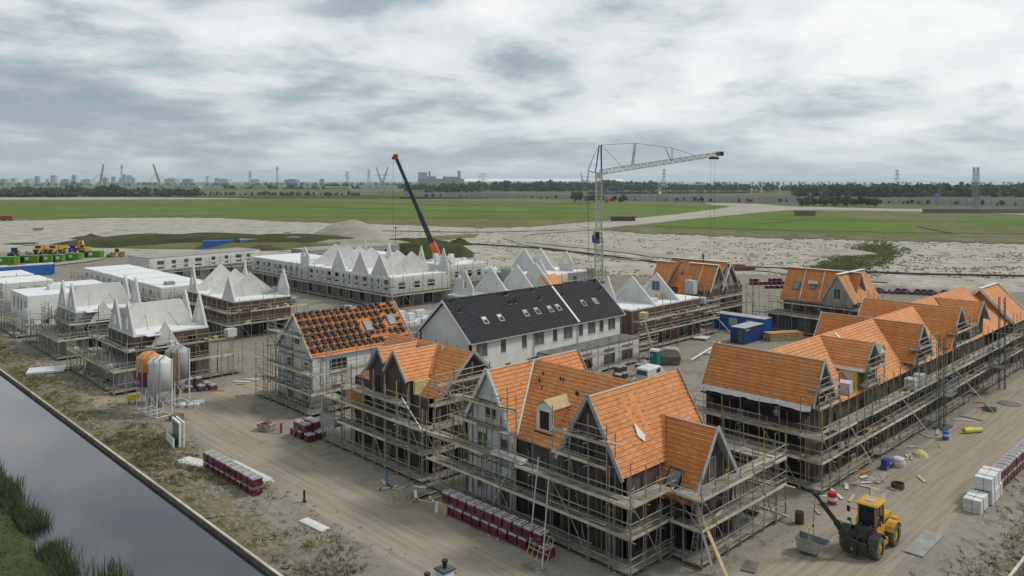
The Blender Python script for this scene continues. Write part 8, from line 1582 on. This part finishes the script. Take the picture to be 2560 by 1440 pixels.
# ---------------------------------------------------------------- far background
# sound wall along the motorway
base = [(1010, 491.5), (1100, 492.5), (1280, 495), (1440, 498), (1600, 502), (1800, 504.5), (2000, 506), (2250, 510), (2560, 515), (2700, 517)]
pts = [at(u, v, 0) for (u, v) in base]; sw = thing('sound_wall', 'long pale grey sound wall along the motorway on the horizon', 'wall', pts[0])
pan = MB().box(-.5, -.15, 0, .5, .15, 6.6).mesh('wall_panel', 'concrete_far'); pst = MB().box(-.3, -.4, 0, .3, .4, 7.0).mesh('wall_post', 'pylon')
for a, b_ in zip(pts, pts[1:]):
    d_ = b_ - a; n = max(1, round(d_.length / 7.5)); ang = math.atan2(d_.y, d_.x)
    for i in range(n):
        c = a + d_ * ((i + .5) / n); put('wall_panel', pan, sw, Matrix.Translation(c) @ Matrix.Rotation(ang, 4, 'Z') @ Matrix.Diagonal((d_.length / n * .98, 1, R.uniform(.97, 1.02), 1))); put('wall_post', pst, sw, Matrix.Translation(a + d_ * (i / n)) @ Matrix.Rotation(ang, 4, 'Z'))
# bushes and trees
def crown(mb, c, rx, rz_, n, rr_, leaf=.9):
    for _ in range(n):
        while True:
            q = Vector((rr_.uniform(-1, 1), rr_.uniform(-1, 1), rr_.uniform(-1, 1)))
            if .25 < q.length < 1: break
        p_ = c + Vector((q.x * rx, q.y * rx, q.z * rz_)); s_ = leaf * rr_.uniform(.6, 1.3); k = 5; a0 = rr_.uniform(0, 6)
        t1 = Vector((rr_.uniform(-1, 1), rr_.uniform(-1, 1), rr_.uniform(-.6, .6))).normalized(); t2 = t1.orthogonal().normalized(); t3 = t1.cross(t2)
        vs = [p_ + (t2 * math.cos(a0 + i * 2 * math.pi / k) + t3 * math.sin(a0 + i * 2 * math.pi / k)) * s_ * rr_.uniform(.7, 1.2) for i in range(k)] + [p_ + t1 * s_ * .7, p_ - t1 * s_ * .7]
        mb.add(vs, [(i, (i + 1) % k, k) for i in range(k)] + [((i + 1) % k, i, k + 1) for i in range(k)])
protos = []
for s_ in range(4):
    rr_ = random.Random(30 + s_); mb = MB(); crown(mb, Vector((0, 0, .62)), .42, .40, 46, rr_, .16); tr = MB().tube((0, 0, -.02), (0, 0, .5), .05, 6, .03); [tr.tube((0, 0, .3), (.25 * math.cos(a), .25 * math.sin(a), .6), .02, 5, .01) for a in (0, 2, 4)]; protos.append((mb.mesh('crown', 'leaf_dark' if s_ % 2 else 'leaf_mid'), tr.mesh('trunk', 'timber_wall')))
def tree(p, h_, w_, label, group, name='tree', k=None):
    t = thing(name, label, 'tree', p, R.uniform(0, 6), group); a = protos[R.randrange(4) if k is None else k]; t.scale = (w_, w_, h_)
    for nm, me in zip(('crown', 'trunk'), a): o = bpy.data.objects.new(nm, me); COL.objects.link(o); o.parent = t
for i in range(60):
    u = R.uniform(1040, 2560); b_ = None
    for (x0, y0), (x1, y1) in zip(base, base[1:]):
        if x0 <= u <= x1: b_ = y0 + (y1 - y0) * (u - x0) / (x1 - x0)
    if b_ is None: continue
    q = at(u, b_ + R.uniform(.6, 2.2)); hh = R.uniform(3.0, 6.5); tree(q, hh, hh * R.uniform(.6, 1.0), 'small dark tree growing in front of the grey sound wall', 'small trees before the sound wall')
for i in range(26):
    u = 2008 + i * 7.4 + R.uniform(-3, 3); q = at(u, 515 + R.uniform(-3, 4)); hh = R.uniform(6.5, 11); tree(q, hh, hh * .95, 'bushy tree in the dark clump at right before the sound wall', 'clump of trees before the sound wall')
for i in range(12):
    u = 1440 + i * 11 + R.uniform(-4, 4); q = at(u, 507 + R.uniform(-2, 2)); hh = R.uniform(5, 12) * (1.2 if i < 6 else .8); tree(q, hh, hh * .9, 'dark tree in the clump around the red farm roof near the crane mast', 'clump of trees by the farm')
q = at(1528, 504); t = thing('farm_house', 'small far farm house with a red roof beside the crane mast', 'house', q, rad(-40)); loc(MB().box(-5, -3, 0, 5, 3, 3), 'wall', 'concrete_far', t); loc(MB().prism([(-5.3, -3.4, 2.9), (-5.3, 3.4, 2.9), (-5.3, 0, 6.2)], (10.6, 0, 0)), 'roof', 'red', t)
for (u, v, w_, d_, h_, m_, lab) in [(1557, 553, 15, 6, 3.4, 'brick_dark', 'low brown shed at the end of the sandy track'), (2012, 540, 13, 7, 4, 'concrete_dark', 'dark shed in the right green field'), (2480, 533, 110, 4, 3.4, 'concrete_dark', 'long dark wall at the edge of the right field')]:
    q = at(u, v); t = thing('field_shed', lab, 'shed', q, rad(-44)); loc(MB().box(-w_ / 2, -d_ / 2, 0, w_ / 2, d_ / 2, h_ * .8), 'wall', m_, t); loc(MB().box(-w_ / 2 - .3, -d_ / 2 - .3, h_ * .8, w_ / 2 + .3, d_ / 2 + .3, h_), 'roof', 'concrete_dark', t)
def forest(name, label, spans, mat, leaf, seed):
    rr_ = random.Random(seed); mb = MB()
    for (u0, u1, Y0, Y1, h0, h1, n) in spans:
        for _ in range(n):
            u = rr_.uniform(u0, u1); Y = rr_.uniform(Y0, Y1); h_ = rr_.uniform(h0, h1) * (1 + .25 * nz(u, 0, .02, 3)); p_ = far(u, Y); w_ = h_ * rr_.uniform(.28, .42)
            for k in range(5):
                c = p_ + Vector((rr_.uniform(-w_, w_), rr_.uniform(-w_, w_), h_ * rr_.uniform(.3, .85))); crown(mb, c, w_ * .7, h_ * .2, 4, rr_, leaf * h_ / 18)
            mb.tube(p_, p_ + Vector((0, 0, h_ * .6)), .4, 4)
            q = p_ + Vector((0, 0, h_ * .28)); s2 = w_ * 1.1; mb.add([q + Vector((s2 * math.cos(a), s2 * math.sin(a), rr_.uniform(-.2, .2) * h_)) for a in (0, 1.05, 2.1, 3.15, 4.2, 5.2)] + [q + Vector((0, 0, h_ * .45)), q - Vector((0, 0, h_ * .27))], [(i, (i + 1) % 6, 6) for i in range(6)] + [((i + 1) % 6, i, 7) for i in range(6)])
    return tag(mb.build(name, mat), label, None, None, 'stuff')
forest('woodland', 'dark distant woodland along the right horizon', [(1985, 2600, 1230, 1480, 16, 21, 260), (1650, 1990, 1990, 2200, 13, 19, 90)], 'leaf_dark', 3.2, 5)
forest('woodland', 'distant woodland along the middle horizon behind the motorway', [(1180, 1640, 1900, 2300, 18, 25, 190), (1000, 1200, 1700, 2000, 14, 20, 60), (560, 900, 1800, 2300, 9, 16, 60), (810, 870, 1700, 1800, 16, 22, 14)], 'leaf_dark', 3.4, 6)
forest('woodland', 'dark tree belt along the left horizon', [(-40, 320, 1250, 1400, 12, 17, 150), (320, 500, 1290, 1400, 9, 14, 60), (500, 900, 1350, 1420, 4, 8, 60)], 'leaf_dark', 3.0, 7)
forest('woodland', 'low far tree line on the horizon behind the lake', [(1200, 2600, 5200, 6500, 14, 20, 160), (-50, 1200, 3600, 4800, 12, 18, 150)], 'leaf_dark', 3.6, 8)
# motorway embankment
mb = MB(); ep = [far(u, Y) for (u, Y) in ((-60, 1650), (400, 1620), (700, 1560), (950, 1480), (1060, 1330))]
for a, b_ in zip(ep, ep[1:]): 
    mb.add([a - CF * 60, b_ - CF * 60, b_ + Vector((0, 0, 8.5)), a + Vector((0, 0, 8.5)), a + CF * 30 + Vector((0, 0, 8.5)), b_ + CF * 30 + Vector((0, 0, 8.5))], [(0, 1, 2, 3), (3, 2, 5, 4)])
struct('embankment', mb, 'field_olive')
mb = MB()
for a, b_ in zip(ep, ep[1:]): mb.add([a + Vector((0, 0, 8.8)) + CF * 2, b_ + Vector((0, 0, 8.8)) + CF * 2, b_ + Vector((0, 0, 8.8)) + CF * 26, a + Vector((0, 0, 8.8)) + CF * 26], [(0, 1, 2, 3)]); mb.beam(a + Vector((0, 0, 9.3)), b_ + Vector((0, 0, 9.3)), .4, 1.6)
struct('motorway', mb, 'concrete_far')
# electricity pylons
def pylon(label, u, v_top, Y, kind, wpx=22):
    p_ = far(u, Y); zt = 26 - (v_top - 452) / FP * Y; w_ = wpx / FP * Y; t = thing('electricity_pylon', label, 'pylon', p_, 0, 'electricity pylons on the horizon'); s_ = max(.2, Y / 7000); q = lambda a, z: p_ + CR * a + Vector((0, 0, z))
    bw = zt * .11
    def lat(a0, a1, z0, z1, w0, w1, n, r):
        mb = MB()
        for c in ((1, 1), (1, -1), (-1, 1), (-1, -1)): mb.tube(q(a0 + c[0] * w0, z0) + CF * (c[1] * w0), q(a1 + c[0] * w1, z1) + CF * (c[1] * w1), r, 4)
        for k in range(n):
            f0, f1 = k / n, (k + 1) / n; wa, wb = w0 + (w1 - w0) * f0, w0 + (w1 - w0) * f1; za, zb = z0 + (z1 - z0) * f0, z0 + (z1 - z0) * f1; aa, ab = a0 + (a1 - a0) * f0, a0 + (a1 - a0) * f1
            for c in (1, -1): mb.tube(q(aa - wa, za) + CF * (c * wa), q(ab + wb, zb) + CF * (c * wb), r * .6, 3); mb.tube(q(aa + wa, za) + CF * (c * wa), q(ab - wb, zb) + CF * (c * wb), r * .6, 3)
        return mb
    if kind == 'v':
        lat(0, 0, 0, zt * .55, bw, bw * .35, 6, s_).build('tower', 'pylon', t)
        for sg in (-1, 1): lat(sg * bw * .2, sg * w_ * .5, zt * .52, zt, bw * .25, bw * .06, 5, s_).build('arm', 'pylon', t)
        MB().beam(q(-w_ * .62, zt * .74), q(w_ * .62, zt * .74), s_ * 3, s_ * 3).beam(q(-w_ * .45, zt * .62), q(w_ * .45, zt * .62), s_ * 2, s_ * 2).build('crossarm', 'pylon', t)
    elif kind == 'h':
        lat(-w_ * .18, -w_ * .3, 0, zt, bw * .5, bw * .14, 9, s_).build('tower', 'pylon', t); lat(w_ * .18, w_ * .3, 0, zt, bw * .5, bw * .14, 9, s_).build('tower', 'pylon', t); MB().beam(q(-w_ * .55, zt * .62), q(w_ * .55, zt * .62), s_ * 4, s_ * 5).build('crossarm', 'pylon', t)
    elif kind == 'm':
        lat(0, 0, 0, zt, bw * .6, bw * .12, 10, s_).build('tower', 'pylon', t); MB().box(p_.x - w_ * .3, p_.y - w_ * .3, zt * .86, p_.x + w_ * .3, p_.y + w_ * .3, zt * .9).build('platform', 'pylon', t)
    else:
        lat(0, 0, 0, zt, bw, bw * .12, 9, s_).build('tower', 'pylon', t)
        for (f, ww) in ((.95, .8), (.8, 1.0), (.64, .85)):
            mb = MB(); mb.beam(q(-w_ * .5 * ww, zt * f), q(w_ * .5 * ww, zt * f), s_ * 2.4, s_ * 2.4)
            for sg in (-1, 1): mb.beam(q(sg * w_ * .5 * ww, zt * f), q(0, zt * (f + .05)), s_ * 1.5, s_ * 1.5)
            mb.build('crossarm', 'pylon', t)
    return t
pylon('V-shaped pylon left of the mobile crane boom', 955, 417, 1135, 'v', 30); pylon('V-shaped pylon just left of the tower crane mast', 1462, 432, 880, 'v', 20); pylon('twin-legged pylon at the far right', 2440, 418, 700, 'h', 16); pylon('lattice pylon rising from the wood at right', 2243, 424, 1380, 't', 18); pylon('lattice pylon right of the power station', 1207, 433, 1800, 't', 30); pylon('lattice pylon left of the V-shaped pylon', 868, 429, 2400, 't', 17); pylon('lattice pylon below the tower crane jib', 1660, 423, 2000, 't', 13); pylon('tall transmission mast left of centre on the horizon', 693, 415, 2600, 'm', 10); pylon('tall mast with a platform between the bridge pylons', 304, 411, 3600, 'm', 10); pylon('small faint pylon right of the right bridge pylon', 625, 428, 3400, 't', 14); pylon('small faint pylon beside the faint city blocks', 518, 440, 3600, 't', 12); pylon('thin faint pylon left of the V-shaped one', 922, 424, 2600, 't', 9)
wires = thing('power_line', 'thin power lines sagging across the right horizon', 'power line', far(1660, 2000))
for (a, b_) in [((1660, 428, 2000), (2243, 430, 1380)), ((1660, 436, 2000), (2243, 446, 1380)), ((2243, 430, 1380), (2600, 440, 1300)), ((1207, 436, 1800), (1660, 430, 2000)), ((2243, 446, 1380), (2600, 446, 1300)), ((1462, 440, 880), (1660, 446, 1000))]:
    A_, B_ = onray(*a), onray(*b_); mb = MB(); pr = A_
    for k in range(1, 13): f = k / 12; q = A_.lerp(B_, f) - Vector((0, 0, 9 * 4 * f * (1 - f))); mb.tube(pr, q, .09, 3); pr = q
    mb.build('wire', 'pylon', wires)
# slanted bridge pylons
for (u0, v0_, u1, v1_, lab) in [(247, 463, 259, 410, 'left slanted pale bridge pylon on the horizon'), (401, 463, 383, 410, 'right slanted pale bridge pylon on the horizon')]:
    Y = 2900; t = thing('bridge_pylon', lab, 'bridge', far(u0, Y)); A_, B_ = far(u0, Y, 2), onray(u1, v1_, Y)
    for sg in (-4, 4): MB().tube(A_ + CF * 8 + CR * sg, B_ + CR * sg * .3, 3.6, 6, 2.0).build('leg', 'bridge', t)
    for (du) in (-34, 34): rod('cable', t, A_.lerp(B_, .62), far(u0 + du, Y, 9), .9, 'bridge')
    MB().beam(far(u0 - 40, Y, 9), far(u0 + 40, Y, 9), 14, 3).build('deck', 'concrete_far', t)
# city blocks, power station, signs, sheds
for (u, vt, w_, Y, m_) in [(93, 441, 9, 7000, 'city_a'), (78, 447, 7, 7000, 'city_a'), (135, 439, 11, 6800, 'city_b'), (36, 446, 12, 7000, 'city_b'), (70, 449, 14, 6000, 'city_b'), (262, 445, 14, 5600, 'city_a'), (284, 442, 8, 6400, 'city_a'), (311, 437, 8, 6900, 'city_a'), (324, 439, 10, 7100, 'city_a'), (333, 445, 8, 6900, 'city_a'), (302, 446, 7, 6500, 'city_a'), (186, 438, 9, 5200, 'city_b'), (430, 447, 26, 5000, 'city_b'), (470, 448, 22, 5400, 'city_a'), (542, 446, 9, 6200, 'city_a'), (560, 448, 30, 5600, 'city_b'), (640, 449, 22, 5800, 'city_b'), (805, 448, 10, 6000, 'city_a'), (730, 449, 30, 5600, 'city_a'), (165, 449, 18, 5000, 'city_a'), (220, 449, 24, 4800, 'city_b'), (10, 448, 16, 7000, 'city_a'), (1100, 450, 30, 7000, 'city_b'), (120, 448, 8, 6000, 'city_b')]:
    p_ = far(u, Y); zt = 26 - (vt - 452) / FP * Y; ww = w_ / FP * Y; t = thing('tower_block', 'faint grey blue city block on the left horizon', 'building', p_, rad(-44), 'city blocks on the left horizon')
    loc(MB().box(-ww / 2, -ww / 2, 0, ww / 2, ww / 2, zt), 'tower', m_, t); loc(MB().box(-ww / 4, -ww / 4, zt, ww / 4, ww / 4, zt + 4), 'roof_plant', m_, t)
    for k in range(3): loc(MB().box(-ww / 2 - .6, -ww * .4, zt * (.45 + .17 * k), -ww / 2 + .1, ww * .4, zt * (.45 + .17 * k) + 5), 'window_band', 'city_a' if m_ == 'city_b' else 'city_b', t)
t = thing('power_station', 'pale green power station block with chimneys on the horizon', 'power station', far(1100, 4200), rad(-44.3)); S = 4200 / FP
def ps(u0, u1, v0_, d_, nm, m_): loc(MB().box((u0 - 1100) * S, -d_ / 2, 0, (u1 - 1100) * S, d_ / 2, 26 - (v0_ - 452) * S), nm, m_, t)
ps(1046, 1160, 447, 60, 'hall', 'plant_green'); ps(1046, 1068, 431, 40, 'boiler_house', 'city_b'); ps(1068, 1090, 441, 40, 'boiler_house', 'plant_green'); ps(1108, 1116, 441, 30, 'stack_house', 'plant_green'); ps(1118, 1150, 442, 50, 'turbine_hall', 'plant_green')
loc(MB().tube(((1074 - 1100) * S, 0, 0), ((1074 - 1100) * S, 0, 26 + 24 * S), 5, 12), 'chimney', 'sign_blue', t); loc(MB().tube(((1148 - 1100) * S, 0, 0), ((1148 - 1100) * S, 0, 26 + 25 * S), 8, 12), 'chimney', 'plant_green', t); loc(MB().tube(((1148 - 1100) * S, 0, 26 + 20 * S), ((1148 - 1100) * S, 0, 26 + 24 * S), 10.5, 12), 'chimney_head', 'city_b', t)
for (u, v, Y, w_, lab) in [(184, 457, 1640, 13, 'blue motorway sign at left below the bridge pylon'), (1510, 481, 1150, 7, 'blue motorway sign, first right of the crane mast'), (1532, 480, 1150, 17, 'wide blue motorway sign right of the crane mast'), (1622, 481, 1120, 7, 'blue motorway sign below the crane jib'), (2026, 486, 960, 7, 'blue motorway sign left of the tree clump'), (2054, 482, 980, 6, 'small blue motorway sign above the tree clump'), (2343, 487, 850, 13, 'blue motorway sign at right near the lattice pylon'), (942, 470, 1500, 6, 'small blue motorway sign left of the mobile crane boom'), (555, 461, 1600, 7, 'small blue sign on the motorway right of the bridge'), (740, 462, 1600, 7, 'small blue sign on the motorway left of centre')]:
    p_ = onray(u, v, Y); t = thing('road_sign', lab, 'road sign', Vector((p_.x, p_.y, 0)), rad(-44.3)); ww = w_ / FP * Y; loc(MB().box(-ww / 2, -.15, p_.z - 2.4, ww / 2, .15, p_.z + 2.4), 'sign_face', 'sign_blue', t); loc(MB().box(-ww / 2 + .3, -.17, p_.z - .3, ww / 2 - .3, -.155, p_.z + .1), 'legend', 'white_paint', t)
    for sg in (-1, 1): loc(MB().tube((sg * ww * .35, .3, 0), (sg * ww * .35, .3, p_.z + 2), .2, 6), 'sign_post', 'pylon', t)
for (u, v, Y, w_, h_, m_, lab) in [(845, 464, 1700, 60, 7, 'roof_white', 'long white shed roof on the horizon left of the crane boom'), (640, 463, 2000, 70, 6, 'city_b', 'pale low shed near the left bridge'), (470, 466, 1900, 60, 8, 'bridge', 'pale ramp building on the left horizon')]:
    t = thing('far_shed', lab, 'shed', far(u, Y), rad(-44.3)); ww = w_ / FP * Y; loc(MB().box(-ww / 2, -10, 0, ww / 2, 10, h_ + 5), 'wall', 'city_b', t); loc(MB().box(-ww / 2 - 1, -11, h_ + 5, ww / 2 + 1, 11, h_ + 6.5), 'roof', m_, t)
t = thing('train', 'pale train running along the motorway behind the crane boom', 'train', far(950, 1380), rad(-48)); loc(MB().box(-52, -1.5, 8.6, 42, 1.5, 12), 'carriage', 'white_paint', t); loc(MB().box(42, -1.5, 8.6, 62, 1.5, 11.4), 'engine', 'cont_navy', t); loc(MB().box(-50, -1.56, 10.4, 40, -1.52, 11.2), 'window_band', 'glass', t)
# black drain pipe across the sand
dp = [(1090, 608), (1200, 614), (1330, 622), (1480, 638), (1650, 660), (1760, 664), (1900, 672), (2100, 684), (2300, 690), (2560, 694), (2700, 697)]
t = thing('drain_pipe', 'long black pipe lying across the sand behind the site', 'pipe', at(*dp[0]))
for a, b_ in zip(dp, dp[1:]): A_, B_ = at(*a), at(*b_); rod('pipe_length', t, A_ + Vector((0, 0, hgt(A_.x, A_.y) + .5)), B_ + Vector((0, 0, hgt(B_.x, B_.y) + .5)), .32, 'black_steel')
for (u, v, w_, lab) in [(1850, 677, 14, 'rusty skip-like steel trough on the sand behind the roofs'), (1840, 672, 8, 'dark beam pile behind the partly roofed house')]: q = at(u, v); t = thing('steel_trough', lab, 'trough', q, rad(-50)); loc(MB().box(-w_ * .3, -.8, 0, w_ * .3, .8, 1.3), 'trough', 'rust', t)
# haze: the air itself
hz_ = MB(); hz_.box(-48000, -48000, -4, 48000, 48000, 190); m = bpy.data.materials.new('haze'); m.use_nodes = True; nt = m.node_tree; N = nt.nodes; L = nt.links; N.clear()
o_ = N.new('ShaderNodeOutputMaterial'); v_ = N.new('ShaderNodeVolumePrincipled'); v_.inputs['Color'].default_value = (0.80, 0.90, 1.0, 1); v_.inputs['Density'].default_value = HAZE; v_.inputs['Anisotropy'].default_value = 0.2; L.new(v_.outputs[0], o_.inputs['Volume']); MAT['haze'] = m
ho_ = hz_.build('haze', 'haze'); tag(ho_, 'thin pale haze over the far land', None, None, 'stuff')
